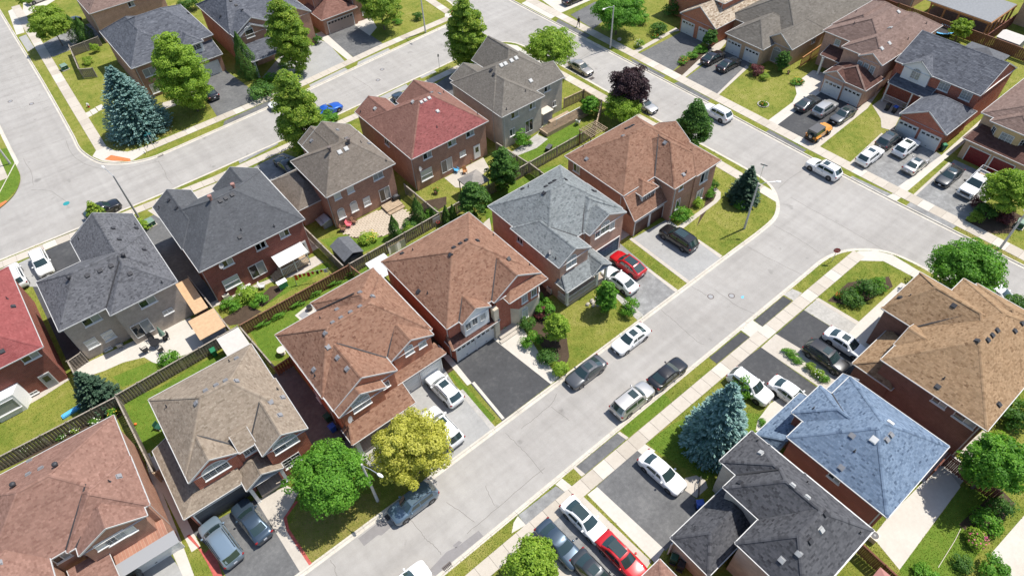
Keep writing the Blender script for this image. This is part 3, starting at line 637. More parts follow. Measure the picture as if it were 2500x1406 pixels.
class House:
    def __init__(s, name, label, o, roof, wall, group=None, cat='house', seed=1, e=.15, tw=.24, trim='white'):
        s.o = o; s.root = empty(name, (o[0], o[1], 0), label=label, cat=cat, group=group)
        s.roofm, s.wallm, s.trim = roof, wall, trim; s.planes = []; s.rng = np.random.default_rng(seed); s.e, s.tw = e, tw
        s.wq = []; s.eave = B(); s.sof = B(); s.caps = []; s.off = 0; s.vals = B(); s.roofo = bpy.data.objects.new('roof', bpy.data.meshes.new('roof')); COL.objects.link(s.roofo); s.roofo.parent = s.root; s.alt = []
    def L(s, p): return (p[0]-s.o[0], p[1]-s.o[1], p[2])
    def plane(s, pts, mat=None): s.planes.append(([Vector(p) for p in pts], mat or s.roofm))
    def trimbar(s, p, q, h=.15, out=(0, 0), w=.065):
        h *= .8; w = min(w, .065)
        p, q = Vector(p), Vector(q); o = Vector((out[0], out[1], 0))*w/2; s.eave.bar(s.L(p+o-Vector((0, 0, h/2-.035))), s.L(q+o-Vector((0, 0, h/2-.035))), w, h)
    def cap(s, p, q): s.caps.append((Vector(p), Vector(q)))
    def hip(s, x0, x1, y0, y1, ez=5.6, axis='x', ra=None, rb=None, rc=None, rz=None, g0=False, g1=False, wall=True, base=0., ov=.34, pitch=.6, wm=None, gm=None, mat=None, eaves='NSEW', zt=None):
        s.off += 1; ez = ez+.012*(s.off % 7); k = s.off*.004
        T = (lambda x, y, z: (x, y, z)) if axis == 'x' else (lambda x, y, z: (y, x, z))
        if axis == 'y': x0, x1, y0, y1 = y0, y1, x0, x1
        hf = (y1-y0)/2; rc = (y0+y1)/2 if rc is None else rc; rz = ez+pitch*hf if rz is None else rz
        ra = (x0 if g0 else min(x0+hf, (x0+x1)/2)) if ra is None else ra; rb = (x1 if g1 else max(x1-hf, (x0+x1)/2)) if rb is None else rb
        if g0: ra = x0
        if g1: rb = x1
        A, Bq, C, Dq = (x0, y0, ez), (x1, y0, ez), (x1, y1, ez), (x0, y1, ez); ea, eb = (ra, rc, rz), (rb, rc, rz)
        pl = []
        one = abs(ra-rb) < 1e-3
        pl.append([A, Bq, eb] if one else [A, Bq, eb, ea]); pl.append([C, Dq, ea] if one else [C, Dq, ea, eb])
        if not g0: pl.append([Dq, A, ea])
        if not g1: pl.append([Bq, C, eb])
        for p in pl: s.plane([T(*q) for q in (p if axis == 'x' else [p[1], p[0]]+p[:1:-1])], mat)
        if not one: s.cap(T(*ea), T(*eb))
        for g, e, cs in ((g0, ea, (A, Dq)), (g1, eb, (Bq, C))):
            if not g:
                for c in cs: s.cap(T(*c), T(*e))
        # white fascia and eavestrough
        tv = lambda vx, vy: (vx, vy) if axis == 'x' else (vy, vx)
        s.trimbar(T(*A), T(*Bq), out=tv(0, -1)); s.trimbar(T(*Dq), T(*C), out=tv(0, 1))
        if not g0: s.trimbar(T(*A), T(*Dq), out=tv(-1, 0))
        else: s.trimbar(T(*A), T(*ea), .2, tv(-1, 0), .05); s.trimbar(T(*Dq), T(*ea), .2, tv(-1, 0), .05)
        if not g1: s.trimbar(T(*Bq), T(*C), out=tv(1, 0))
        else: s.trimbar(T(*Bq), T(*eb), .2, tv(1, 0), .05); s.trimbar(T(*C), T(*eb), .2, tv(1, 0), .05)
        zb = ez-.13-k*.2
        s.sof.poly([s.L(T(*q[:2], zb)) for q in ((A, Bq, C, Dq) if axis == 'y' else (A, Dq, C, Bq))])
        if base < .5: q = sorted((T(x0, y0, 0), T(x1, y1, 0))); FOOT.append((min(q[0][0], q[1][0])+.3, max(q[0][0], q[1][0])-.3, min(q[0][1], q[1][1])+.3, max(q[0][1], q[1][1])-.3))
        if wall:
            wx0, wx1, wy0, wy1 = x0+ov-k, x1-ov+k, y0+ov-k, y1-ov+k
            if g0: wx0 = x0+.14-k
            if g1: wx1 = x1-.14+k
            zt = ez-.12 if zt is None else zt
            def top(y): return (ez+(rz-ez)*(y-y0)/(rc-y0) if y < rc else ez+(rz-ez)*(y1-y)/(y1-rc))-.12
            W = B()
            for (a, b) in (((wx0, wy0), (wx1, wy0)), ((wx1, wy0), (wx1, wy1)), ((wx1, wy1), (wx0, wy1)), ((wx0, wy1), (wx0, wy0))):
                gab = (g0 and a[0] == wx0 == b[0]) or (g1 and a[0] == wx1 == b[0])
                P = [(a[0], a[1], base), (b[0], b[1], base), (b[0], b[1], top(b[1]) if gab else zt)]
                if gab: P.append((a[0], rc, rz-.12))
                P.append((a[0], a[1], top(a[1]) if gab else zt))
                W.poly([s.L(T(*q)) for q in (P if axis == 'x' else P[::-1])])
            s.wallob(W, wm or s.wallm)
            if ez > 5 and base == 0:
                for (cx, cy) in ((wx0-.05, wy0+.25), (wx1+.05, wy0+.25)):
                    if not (g0 or g1): B().box(-.04, .04, -.05, .05, .15, ez-.15).ob('downspout', 'trim', s.root, loc=s.L(T(cx, cy, 0)))
    def wallob(s, W, wm):
        s.wq += [[Vector((W.v[i][0]+s.o[0], W.v[i][1]+s.o[1], W.v[i][2])) for i in f] for f in W.f]
        m = W.me('wall', None); m.materials.append(WALL[wm]); uv = m.uv_layers.new(name='UVMap')
        for p in m.polygons:
            n = p.normal; h = abs(n.x) > abs(n.y)
            for li in p.loop_indices:
                c = m.vertices[m.loops[li].vertex_index].co; uv.data[li].uv = (c.y if h else c.x, c.z)
        return link('wall', m, s.root)
    def box(s, x0, x1, y0, y1, z0, z1, wm=None, name='wall'):
        b = B().box(x0-s.o[0], x1-s.o[0], y0-s.o[1], y1-s.o[1], z0, z1); o = s.wallob(b, wm or s.wallm); o.name = name; return o
    def prismwall(s, pts, z0, z1, wm=None):
        return s.wallob(B().prism([(p[0]-s.o[0], p[1]-s.o[1]) for p in pts], z0, z1), wm or s.wallm)
    def shed(s, a, b, n, depth, z0, z1, ha=0, hb=0, mat=None, trim=True):
        """lean-to roof: eave a->b, rising along n over depth; ha/hb hip the ends"""
        a, b, n = Vector((*a, z0)), Vector((*b, z0)), Vector((*n, 0)); d = (b-a).normalized(); u = Vector((0, 0, z1-z0))
        c, e = b+n*depth-d*hb+u, a+n*depth+d*ha+u
        P = [a, b, c, e]
        if (P[1]-P[0]).cross(P[2]-P[0]).z < 0: P = [b, a, e, c]
        s.plane(P, mat)
        if ha:
            q = a+n*depth; s.plane([q, a, e] if (a-q).cross(e-q).z > 0 else [a, q, e], mat); s.cap(a, e)
        if hb:
            q = b+n*depth; s.plane([b, q, c] if (q-b).cross(c-b).z > 0 else [q, b, c], mat); s.cap(b, c)
        if trim:
            s.trimbar(a, b, .13, (-n.x, -n.y)); 
            if not ha: s.trimbar(a, e, .12, (-d.x, -d.y), .05)
            else: s.trimbar(a, a+n*depth, .13, (-d.x, -d.y))
            if not hb: s.trimbar(b, c, .12, (d.x, d.y), .05)
            else: s.trimbar(b, b+n*depth, .13, (d.x, d.y))
        zb = z0-.1; q = [s.L(v) for v in (Vector((a.x, a.y, zb)), Vector((b.x, b.y, zb)), Vector((b.x+n.x*depth, b.y+n.y*depth, zb)), Vector((a.x+n.x*depth, a.y+n.y*depth, zb)))]
        s.sof.poly(q)
    def valley(s, p, q):
        s.vals.bar(s.L(Vector(p)+Vector((0, 0, .03))), s.L(Vector(q)+Vector((0, 0, .03))), .13, .05)
    def win(s, px, py, f, c, w, h, st='slide', gl=None, sill=True, at=None, rot=None):
        p = at or s.snap(px, py, f) or onwall(px, py, 'y' if f in 'SN' else 'x', c)
        if at and rot is None: p = (*s.flush(at[0], at[1], at[2], f, .3), at[2])
        fr, pm, mu, si, ar = winmesh(w, h, st)
        o = link('window', fr, s.root, loc=s.L(p), rz=FACE[f] if rot is None else rot)
        for i, m in enumerate(pm): link('pane', m, o, mat=(gl[i % len(gl)] if isinstance(gl, (list, tuple)) else gl) if gl else None)
        if mu: link('muntin', mu, o)
        if ar: link('pane', ar, o)
        if sill and st != 'patio': link('sill', si, o)
        return o
    def snap(s, px, py, f):
        """nearest wall of this facing along the sight line"""
        d = ray(px, py); o = Vector((0, 0, CAMH)); ax = 1 if f in 'SN' else 0; sg = -1 if f in 'SW' else 1; best = None
        for P in s.wq:
            c = [p[ax] for p in P]
            if max(c)-min(c) > .01: continue
            t = (c[0]-o[ax])/d[ax]; x = o+d*t; b = 1-ax
            if min(p[b] for p in P)+.2 < x[b] < max(p[b] for p in P)-.2 and -.1 < x.z < max(p.z for p in P):
                if best is None or t < best[0]: best = (t, x)
        if best: x = best[1]; x[ax] += sg*.025; return tuple(x)
    def flush(s, x, y, z, f, tol=.5):
        """bring a door or window onto the outermost wall face near it"""
        ax = 1 if f in 'SN' else 0; sg = -1 if f in 'SW' else 1; p = [x, y]; best = None
        for P in s.wq:
            c = [q[ax] for q in P]
            if max(c)-min(c) > .01 or abs(c[0]-p[ax]) > tol: continue
            b = 1-ax
            if min(q[b] for q in P)-.05 < p[b] < max(q[b] for q in P)+.05 and min(q.z for q in P)-.1 <= z <= max(q.z for q in P):
                if best is None or (c[0]-best)*sg > 0: best = c[0]
        if best is not None: p[ax] = best+sg*.022
        return p
    def garage(s, x, y, f, w, h=2.15, mat='white', wins=True, rows=4, cols=4):
        x, y = s.flush(x, y, 1.0, f); k = (w, h, rows, cols, wins)
        if k not in _gd:
            fr = B(); t = .12
            fr.box(-w/2-t, -w/2, -.06, .05, 0, h+t); fr.box(w/2, w/2+t, -.06, .05, 0, h+t); fr.box(-w/2, w/2, -.06, .05, h, h+t)
            ph = h/rows; pw = w/cols; pan = B().box(.006, w-.006, 0, .03, .008, ph-.008); b0 = B()
            for i in range(cols): b0.box(i*pw+.08, (i+1)*pw-.08, -.012, 0, .1, ph-.1)
            pan.v += [(v[0], v[1], v[2]) for v in []]; n = len(pan.v); pan.f += [tuple(i+n for i in q) for q in b0.f]; pan.v += b0.v
            gw = B()
            for i in range(cols): gw.box(i*pw+.1, (i+1)*pw-.1, -.02, -.012, .12, ph-.14)
            _gd[k] = (fr.me('garage_door', 'white'), pan.me('panel', 'white'), gw.me('door_window', 'glass'), B().box(-.1, .1, -.05, -.012, .3, .34).me('door_handle', 'black'))
        fr, pan, gw, hd = _gd[k]
        o = link('garage_door', fr, s.root, loc=s.L((x, y, 0.01)), rz=FACE[f])
        for r in range(rows):
            p = link('panel', pan, o, loc=(-w/2, 0, r*h/rows), mat=mat)
        if wins: link('door_window', gw, o, loc=(-w/2, 0, (rows-1)*h/rows))
        link('door_handle', hd, o); return o
    def door(s, x, y, f, mat='white', w=.95, h=2.05, z=0.15):
        x, y = s.flush(x, y, z+1, f)
        o = B().box(-w/2-.08, w/2+.08, -.04, .04, 0, h+.08).ob('door', 'white', s.root, loc=s.L((x, y, z)), rz=FACE[f])
        B().box(-w/2, w/2, -.06, -.04, .02, h).ob('door_leaf', mat, o); B().box(-w*.28, w*.28, -.075, -.06, h*.5, h*.88).ob('door_light', 'glass', o)
        B().sph((w*.4, -.09, h*.48), .035, .035, .035, 8, 5).ob('door_handle', 'steel', o); return o
    def post(s, x, y, z0, z1, r=.14, mat='white'):
        B().box(-r, r, -r, r, z0, z1).box(-r-.04, r+.04, -r-.04, r+.04, z0, z0+.12).box(-r-.04, r+.04, -r-.04, r+.04, z1-.12, z1).ob('porch_column', mat, s.root, loc=s.L((x, y, 0)))
    def rail(s, p, q, z0=.6, h=.9, mat='white', n=None):
        p, q = Vector((*p, z0)), Vector((*q, z0)); u = Vector((0, 0, 1)); L = (q-p).length; n = n or max(3, int(L/.16))
        b = B().bar(s.L(p+u*h), s.L(q+u*h), .07).bar(s.L(p+u*.1), s.L(q+u*.1), .05); o = b.ob('railing', mat, s.root)
        me = B().box(-.018, .018, -.018, .018, .1, h).me('baluster', mat)
        for i in range(n+1): link('baluster', me, o, loc=s.L(p+(q-p)*i/n))
        return o
    def hit(s, px, py):
        d = ray(px, py); o = Vector((0, 0, CAMH)); best = None
        for P, m in s.planes:
            n = (P[1]-P[0]).cross(P[2]-P[0]); t = n.dot(P[0]-o)/n.dot(d)
            x = o+d*t; ok = True
            for i in range(len(P)):
                if (P[(i+1) % len(P)]-P[i]).cross(x-P[i]).dot(n) < -1e-6: ok = False; break
            if ok and (best is None or t < best[0]): best = (t, x, n.normalized())
        return best
    def vent(s, px, py, kind='box', mat='ventd'):
        h = s.hit(px, py)
        if not h: return
        t, x, n = h
        if n.z < 0: n = -n
        az = math.atan2(n.y, n.x); tilt = math.acos(min(1, n.z)); k = (kind, mat)
        if k not in _wm:
            b = B()
            if kind == 'box': b.box(-.24, .24, -.24, .24, 0, .03); b.box(-.17, .19, -.19, .19, .03, .15)
            elif kind == 'pipe': b.cyl((0, 0, -.05), (0, 0, .34), .05, .05, 8); b.cyl((0, 0, 0), (0, 0, .06), .12, .08, 8)
            elif kind == 'turbine': b.cyl((0, 0, -.15), (0, 0, .22), .15, .15, 12); b.sph((0, 0, .36), .24, .24, .19, 12, 7)
            elif kind == 'sky': b.box(-.28, .28, -.28, .28, 0, .12); b.box(-.22, .22, -.22, .22, .12, .15)
            elif kind == 'chim': b.cyl((0, 0, -.2), (0, 0, .5), .16, .16, 12); b.cyl((0, 0, .5), (0, 0, .72), .24, .24, 12)
            _wm[k] = b.me('roof_vent', mat)
        nm = {'chim': 'chimney_pipe', 'sky': 'roof_vent', 'turbine': 'turbine_vent', 'pipe': 'vent_pipe'}.get(kind, 'roof_vent')
        o = link(nm, _wm[k], s.roofo, loc=s.L(x)); o.rotation_euler = (0, 0, az) if kind in ('pipe', 'turbine', 'chim') else (0, tilt, az)
        if kind in ('box', 'sky'): o.rotation_euler = (Matrix.Rotation(az, 3, 'Z') @ Matrix.Rotation(tilt, 3, 'Y')).to_euler()
    def vents(s, pts, kind='box', mat='ventd'):
        for i in range(0, len(pts), 2): s.vent(pts[i], pts[i+1], kind, mat)
    def dish(s, px, py, f=None, c=None):
        if f: p = onwall(px, py, 'y' if f in 'SN' else 'x', c)
        else:
            h = s.hit(px, py); 
            if not h: return
            p = h[1]
        b = B(); n = 12
        for j in range(4):
            r = .34*j/3
            for i in range(n): t = 2*math.pi*i/n; b.v.append((r*math.cos(t), -.25-.09*(1-(r/.34)**2)*-1-.09, .35+r*math.sin(t)))
        for j in range(3):
            for i in range(n): b.f.append((j*n+i, j*n+(i+1) % n, (j+1)*n+(i+1) % n, (j+1)*n+i))
        o = b.ob('satellite_dish', 'mgrey', s.root, loc=s.L(p)); o.rotation_euler = (-.3, 0, .6)
        B().bar((0, 0, 0), (0, -.2, .33), .04).bar((0, -.26, .33), (0, -.62, .28), .025).sph((0, -.62, .28), .05, .05, .05, 6, 4).ob('dish_arm', 'mgrey', o)
    def finish(s):
        D = B(); groups = {}
        for P, m in s.planes:
            nn = (P[1]-P[0]).cross(P[2]-P[0]).normalized(); D.poly([s.L(p-nn*.012) for p in P]); groups.setdefault(m, []).append(P)
        me = D.me('roof', 'deckroof'); old = s.roofo.data; s.roofo.data = me; bpy.data.meshes.remove(old)
        if s.sof.v: s.sof.ob('soffit', 'soffit', s.root)
        if s.eave.v: s.eave.ob('eavestrough', 'trim', s.roofo)
        if s.vals.v: s.vals.ob('roof_valley', 'valley', s.roofo)
        for gi, (m, Ps) in enumerate(groups.items()):
            V = []; F = []; Tn = []
            for P in Ps: s.course(P, V, F, Tn)
            if gi == 0:
                for p, q in s.caps: s.ridge(p, q, V, F, Tn)
            me = bpy.data.meshes.new('shingles'); me.from_pydata(V, [], F); at = me.attributes.new('tint', 'FLOAT', 'FACE'); at.data.foreach_set('value', Tn)
            me.materials.append(ROOF[m]); link('shingles', me, s.roofo, kind='stuff')
    def course(s, P, V, F, Tn):
        P = [Vector(s.L(p)) for p in P]
        nn = (P[1]-P[0]).cross(P[2]-P[0]).normalized(); o = P[0]; u = (P[1]-P[0]).normalized(); v = nn.cross(u)
        Q = [((p-o).dot(u), (p-o).dot(v)) for p in P]; vmax = max(q[1] for q in Q); e = s.e; n = max(1, int(vmax/e))
        def span(y):
            xs = []
            for i in range(len(Q)):
                (a, b), (c, d) = Q[i], Q[(i+1) % len(Q)]
                if (b-y)*(d-y) <= 0 and abs(b-d) > 1e-9: xs.append(a+(c-a)*(y-b)/(d-b))
                elif abs(b-y) < 1e-9 and abs(d-y) < 1e-9: xs += [a, c]
            return (min(xs), max(xs)) if xs else None
        rnd = s.rng.random; prev = .5
        for r in range(n+1):
            y0, y1 = r*e, min((r+1)*e+.02, vmax-1e-4)
            if y1 <= y0: break
            s0, s1 = span(max(y0, 1e-4)), span(y1)
            if not s0 or not s1: continue
            lo, hi = min(s0[0], s1[0]), max(s0[1], s1[1]); x = lo-rnd()*s.tw
            while x < hi:
                wd = s.tw*(.55+.9*rnd()); x2 = x+wd
                a, b = min(max(x, s0[0]), s0[1]), min(max(x2, s0[0]), s0[1]); c, d = min(max(x, s1[0]), s1[1]), min(max(x2, s1[0]), s1[1])
                x = x2
                if b-a < .004 and d-c < .004: continue
                t = .010+.012*(rnd() > .45); g = .006 if wd > .1 else 0; k = len(V)
                pa, pb = o+u*(a+g*(b-a > .05))+v*y0, o+u*(b-g*(b-a > .05))+v*y0
                V += [tuple(pa+nn*t), tuple(pb+nn*t), tuple(o+u*d+v*y1+nn*.003), tuple(o+u*c+v*y1+nn*.003), tuple(pa-nn*.006), tuple(pb-nn*.006)]
                F += [(k, k+1, k+2, k+3), (k+4, k+5, k+1, k)]; tv = min(1, max(0, .5+.20*s.rng.standard_normal())); Tn += [tv, tv]
    def ridge(s, p, q, V, F, Tn):
        p, q = Vector(s.L(p)), Vector(s.L(q)); d = q-p; L = d.length; d.normalize(); a = d.cross(Vector((0, 0, 1))).normalized(); n = max(1, int(L/.24))
        hor = abs(d.z) < .05; dr = .11*(.6 if hor else .42); w = .15
        for i in range(n):
            e0 = p+d*(L*i/n); e1 = p+d*(L*(i+1)/n+.03); k = len(V); up = Vector((0, 0, .045)); u1 = Vector((0, 0, .026)); dn = Vector((0, 0, -dr+.02))
            V += [tuple(e0+up), tuple(e1+u1), tuple(e0+a*w+dn+up*.5), tuple(e1+a*w+dn+u1*.3), tuple(e0-a*w+dn+up*.5), tuple(e1-a*w+dn+u1*.3)]
            F += [(k, k+2, k+3, k+1), (k, k+1, k+5, k+4)]; t = min(1, max(0, .55+.2*s.rng.standard_normal())); Tn += [t, t]
def tp(c, r, X, Y): return (600*c+X/2.929, (0, 460, 926)[r]+Y/2.929)
GLC = ['glass', 'glass_c']
# ---- N1: brick red roof at the left edge
h = House('red_roof_house', 'red brick house with plain brick-red roof cut by the left edge', (-18, 68), 'redflat', 'red2', seed=1)
h.hip(-24.5, -12.5, 61.8, 76.5, axis='y'); h.finish()
h.win(*tp(0, 1, 215, 1200), 'S', 62.18, 1.6, .95, 'slide', GLC)
h.door(-14.3, 62.17, 'S', 'mgrey', z=0); h.win(*tp(0, 2, 240, 95), 'S', 62.18, .8, .35, 'slide')
h.prismwall([(-20.5, 62.2), (-19.7, 60.9), (-17.2, 60.9), (-16.4, 62.2)], 0, 2.7, 'white'); h.shed((-20.6, 60.8), (-16.3, 60.8), (0, 1), 1.4, 2.7, 3.1, mat='redflat', trim=False) if 0 else None
h.win(0, 0, 'S', 0, 2.1, 1.5, 'single', 'glass_c', at=(-18.45, 60.88, 1.55))
h.vents([*tp(0, 1, 95, 845), *tp(0, 1, 15, 1165)]); h.vents([*tp(0, 1, 55, 790)], 'pipe')
# ---- N2: charcoal roof, grey brick
h = House('charcoal_roof_house', 'grey brick house with charcoal hip roof and concrete patio behind', (-5, 68), 'charcoal', 'grey', seed=2)
h.hip(-10.7, 1.2, 62.75, 71.8, ra=-6.8, rb=-2.2, rz=8.1); h.hip(-5.95, 1.25, 61.4, 76.0, axis='y', g1=True, ra=65.3, rz=7.9)
h.hip(-5.8, -1.5, 70, 76.4, axis='y', g1=True, rz=6.9)
h.valley((-5.95, 62.75, 5.65), (-2.5, 66.0, 7.85)); h.finish()
for X, Y, g in ((655, 940, GLC), (1055, 810, GLC)): h.win(*tp(0, 1, X, Y), 'S', 63.13 if X < 700 else 61.78, 1.75, .95, 'slide', g)
h.win(*tp(0, 1, 655, 1105), 'S', 63.13, 1.2, 1.25, 'hung', 'glass_b'); h.win(*tp(0, 1, 775, 1050), 'S', 63.13, 1.2, 1.25, 'hung', 'glass_b')
h.win(*tp(0, 1, 770, 1145), 'S', 63.13, .8, .35, 'slide', 'glass_c'); h.win(*tp(0, 1, 1200, 878), 'S', 61.78, 1.1, .6, 'slide', 'glass_c')
h.win(*tp(0, 1, 1020, 1000), 'S', 61.78, 2.0, 2.0, 'patio', GLC)
h.vents([*tp(0, 1, 625, 625), *tp(0, 1, 715, 590), *tp(0, 1, 795, 555), *tp(0, 1, 930, 610), *tp(0, 1, 1030, 440), *tp(0, 1, 853, 368), *tp(0, 1, 808, 288), *tp(0, 1, 975, 285)])
h.vents([*tp(0, 1, 500, 650), *tp(0, 1, 890, 490)], 'turbine'); h.vents([*tp(0, 1, 1160, 675), *tp(0, 1, 565, 365), *tp(0, 1, 970, 262)], 'pipe')
# ---- N3: slate roof, red brick
h = House('slate_roof_house', 'red brick house with smooth slate-grey hip roof and clothesline behind', (10, 68), 'slate', 'red2', seed=3)
h.hip(3.6, 16.5, 61.2, 73.3, ra=9.0, rb=11.6, rz=9.1); h.hip(3.5, 8.3, 66, 75.5, axis='y', g1=True, rz=7.1); h.hip(10.4, 16.45, 66, 73.9, axis='y', g1=True, rz=7.45)
h.finish()
for X, Y in ((1625, 530), (1865, 408)): h.win(*tp(0, 1, X, Y), 'S', 61.58, 1.35, .95, 'slide', GLC)
h.win(*tp(1, 1, 105, 410), 'S', 61.58, 1.2, .95, 'slide', GLC); h.win(*tp(1, 1, 275, 322), 'S', 61.58, 1.2, .95, 'slide', ['glass_c', 'glass'])
h.win(*tp(0, 1, 1655, 668), 'S', 61.58, 1.9, 1.5, 'hung', ['glass_c', 'glass_b']); h.win(*tp(0, 1, 1843, 580), 'S', 61.58, 1.9, 2.0, 'patio', GLC)
h.door(15.2, 61.57, 'S', 'offw', z=.3)
h.vents([*tp(0, 1, 1575, 92), *tp(0, 1, 1615, 72), *tp(0, 1, 1660, 48), *tp(0, 1, 1715, 350), *tp(0, 1, 1265, 140), *tp(0, 1, 1210, 85)])
h.vents([*tp(0, 1, 1725, 300), *tp(0, 1, 1962, 272), *tp(1, 1, 205, 275), *tp(0, 1, 1140, 140)], 'pipe'); h.vents([*tp(0, 1, 1512, 85), 572, 460], 'chim', 'chim')
h.dish(*tp(0, 1, 1580, 570), 'S', 61.3)
# ---- N4: taupe roof, brown brick, paver patio
h = House('taupe_roof_house', 'brown brick house with taupe roof beside the paver patio', (25, 68), 'taupe', 'brown', seed=4)
h.hip(20.3, 30.2, 62.9, 72.4, ra=24.3, rb=26.6, rz=8.5); h.hip(22.9, 30.15, 66, 74.3, axis='y', g1=True, rz=7.8); h.hip(22.95, 27.6, 68, 75.4, axis='y', g1=True, rz=7.05)
h.hip(17.4, 23, 66.2, 74, ez=2.9, axis='y', rz=4.6); h.finish()
h.win(*tp(1, 0, 945, 1258), 'S', 63.28, 1.45, .95, 'slide', 'glass_c'); h.win(*tp(1, 0, 748, 1357), 'S', 63.28, .95, .9, 'single', 'glass_b'); h.win(*tp(1, 1, 655, 55), 'S', 63.28, .95, .9, 'single', 'glass_b')
for X, Y in ((685, 185), (775, 135)): h.win(*tp(1, 1, X, Y), 'S', 63.28, 1.0, 1.25, 'archhung' if 0 else 'arch', 'glass_b')
h.win(*tp(1, 1, 865, 92), 'S', 63.28, 1.0, 1.3, 'hung', 'glass_b'); h.win(*tp(1, 1, 995, 40), 'S', 63.28, 1.6, 2.0, 'patio', GLC)
h.vents([*tp(1, 0, 672, 1090), *tp(1, 0, 718, 1066)], 'sky', 'ventl'); h.vents([*tp(1, 0, 604, 1085), *tp(1, 0, 740, 1025)], 'chim', 'iron'); h.vents([*tp(1, 0, 825, 1022), *tp(1, 0, 1005, 1152)], 'pipe')
h.vents([*tp(1, 0, 472, 1008), *tp(1, 0, 720, 990), *tp(1, 0, 880, 1030), *tp(1, 0, 655, 932)], 'box', 'ventm')
# ---- N5: red and brown roof
h = House('two_tone_roof_house', 'brown brick house whose roof is brown with one bright red slope', (38, 68), 'brownred', 'brown', seed=5)
h.hip(32.2, 44.7, 62.2, 73.9, ra=38.0, rb=39.7, rz=9.15); h.planes = [(P, 'redmix' if (P[0].y < 62.5 and P[1].y < 62.5) else m) for P, m in h.planes]
h.hip(32.2, 37.3, 67, 76.4, axis='y', g1=True, rz=7.1); h.hip(37.9, 44.65, 67, 74.7, axis='y', g1=True, rz=7.65)
h.planes.sort(key=lambda q: q[1] == 'redmix'); h.finish()
for X, Y in ((1297, 1110), (1472, 1018), (1602, 952)): h.win(*tp(1, 0, X, Y), 'S', 62.58, 1.35, 1.0, 'slide', GLC)
h.win(*tp(1, 0, 1550, 1098), 'S', 62.58, 1.0, .8, 'slide', 'glass_b'); h.win(*tp(1, 0, 1293, 1245), 'S', 62.58, 1.8, 1.6, 'hung', ['glass_c', 'glass_b']); h.win(*tp(1, 0, 1438, 1182), 'S', 62.58, 1.8, 2.0, 'patio', GLC)
h.door(42.6, 62.57, 'S', 'offw', z=.4); h.win(*tp(1, 0, 1010, 1018), 'W', 32.58, 1.1, 1.0, 'slide')
h.vents([*tp(1, 0, 1195, 730), *tp(1, 0, 1255, 732), *tp(1, 0, 1282, 718), *tp(1, 0, 1312, 703), *tp(1, 0, 1372, 797), *tp(1, 0, 925, 778)], 'box', 'ventl')
h.vents([*tp(1, 0, 1368, 912), *tp(1, 0, 822, 803), *tp(1, 0, 1658, 822), *tp(1, 0, 1415, 665)], 'pipe'); h.vents([*tp(1, 0, 1328, 665), *tp(1, 0, 1385, 673)], 'box', 'ventm'); h.dish(*tp(1, 0, 1240, 1225), 'S', 62.3)
# ---- N6: taupe-grey corner
h = House('corner_taupe_roof_house', 'grey brick corner house with taupe roof and white back deck', (53, 69), 'greybrown', 'grey2', seed=6)
h.hip(46.5, 59.6, 63.4, 73.5, ra=51.2, rb=55.2, rz=8.65); h.hip(46.5, 54.3, 61.6, 72, axis='y', ra=65.6, rz=8.0)
h.hip(52, 59.65, 63.35, 68.4, axis='x', g1=True, rz=7.1); h.hip(52.5, 59.3, 68, 76.3, axis='y', g1=True, rz=8.3); h.hip(47, 52.4, 67, 74.4, axis='y', g1=True, rz=7.1)
h.finish()
h.win(*tp(2, 0, 165, 820), 'S', 61.98, 1.4, 1.0, 'slide', GLC); h.win(*tp(2, 0, 290, 755), 'S', 61.98, 1.1, 1.0, 'slide', GLC); h.win(*tp(2, 0, 398, 632), 'S', 63.73, 1.3, 1.0, 'slide', GLC)
h.win(*tp(2, 0, 148, 945), 'S', 61.98, 1.0, 1.2, 'slide', GLC); h.win(*tp(2, 0, 268, 900), 'S', 61.98, 1.5, 2.0, 'patio', 'glass'); h.win(*tp(2, 0, 448, 742), 'S', 63.73, .7, .9, 'slide', GLC)
h.vents([*tp(1, 0, 1827, 470), *tp(1, 0, 1856, 458), *tp(1, 0, 1900, 436), *tp(1, 0, 1933, 418), *tp(2, 0, 280, 580)], 'sky', 'ventl'); h.vents([*tp(1, 0, 1775, 535), *tp(1, 0, 1755, 505)]); h.vents([*tp(1, 0, 1865, 785), *tp(1, 0, 2000, 655)], 'pipe')
# ---- S6: brown corner house
h = House('brown_corner_house', 'brown brick corner house with brown hip roofs, dormer and dark garage doors', (54, 43), 'brown', 'brown', seed=7)
h.hip(47.2, 60.2, 39.4, 49.7, ra=53.2, rb=56.2, rz=8.75); h.hip(52.6, 60, 36.2, 46, axis='y', ra=40.6, rz=8.3, ); h.hip(56.4, 61, 36.05, 41.5, rz=7.2, ra=58.4, rb=58.9)
h.hip(54, 61.2, 41.2, 46.6, axis='x', g1=True, rz=7.3); h.hip(52.5, 58.6, 46, 50.6, axis='y', rz=7.4, ez=5.55) if 0 else None
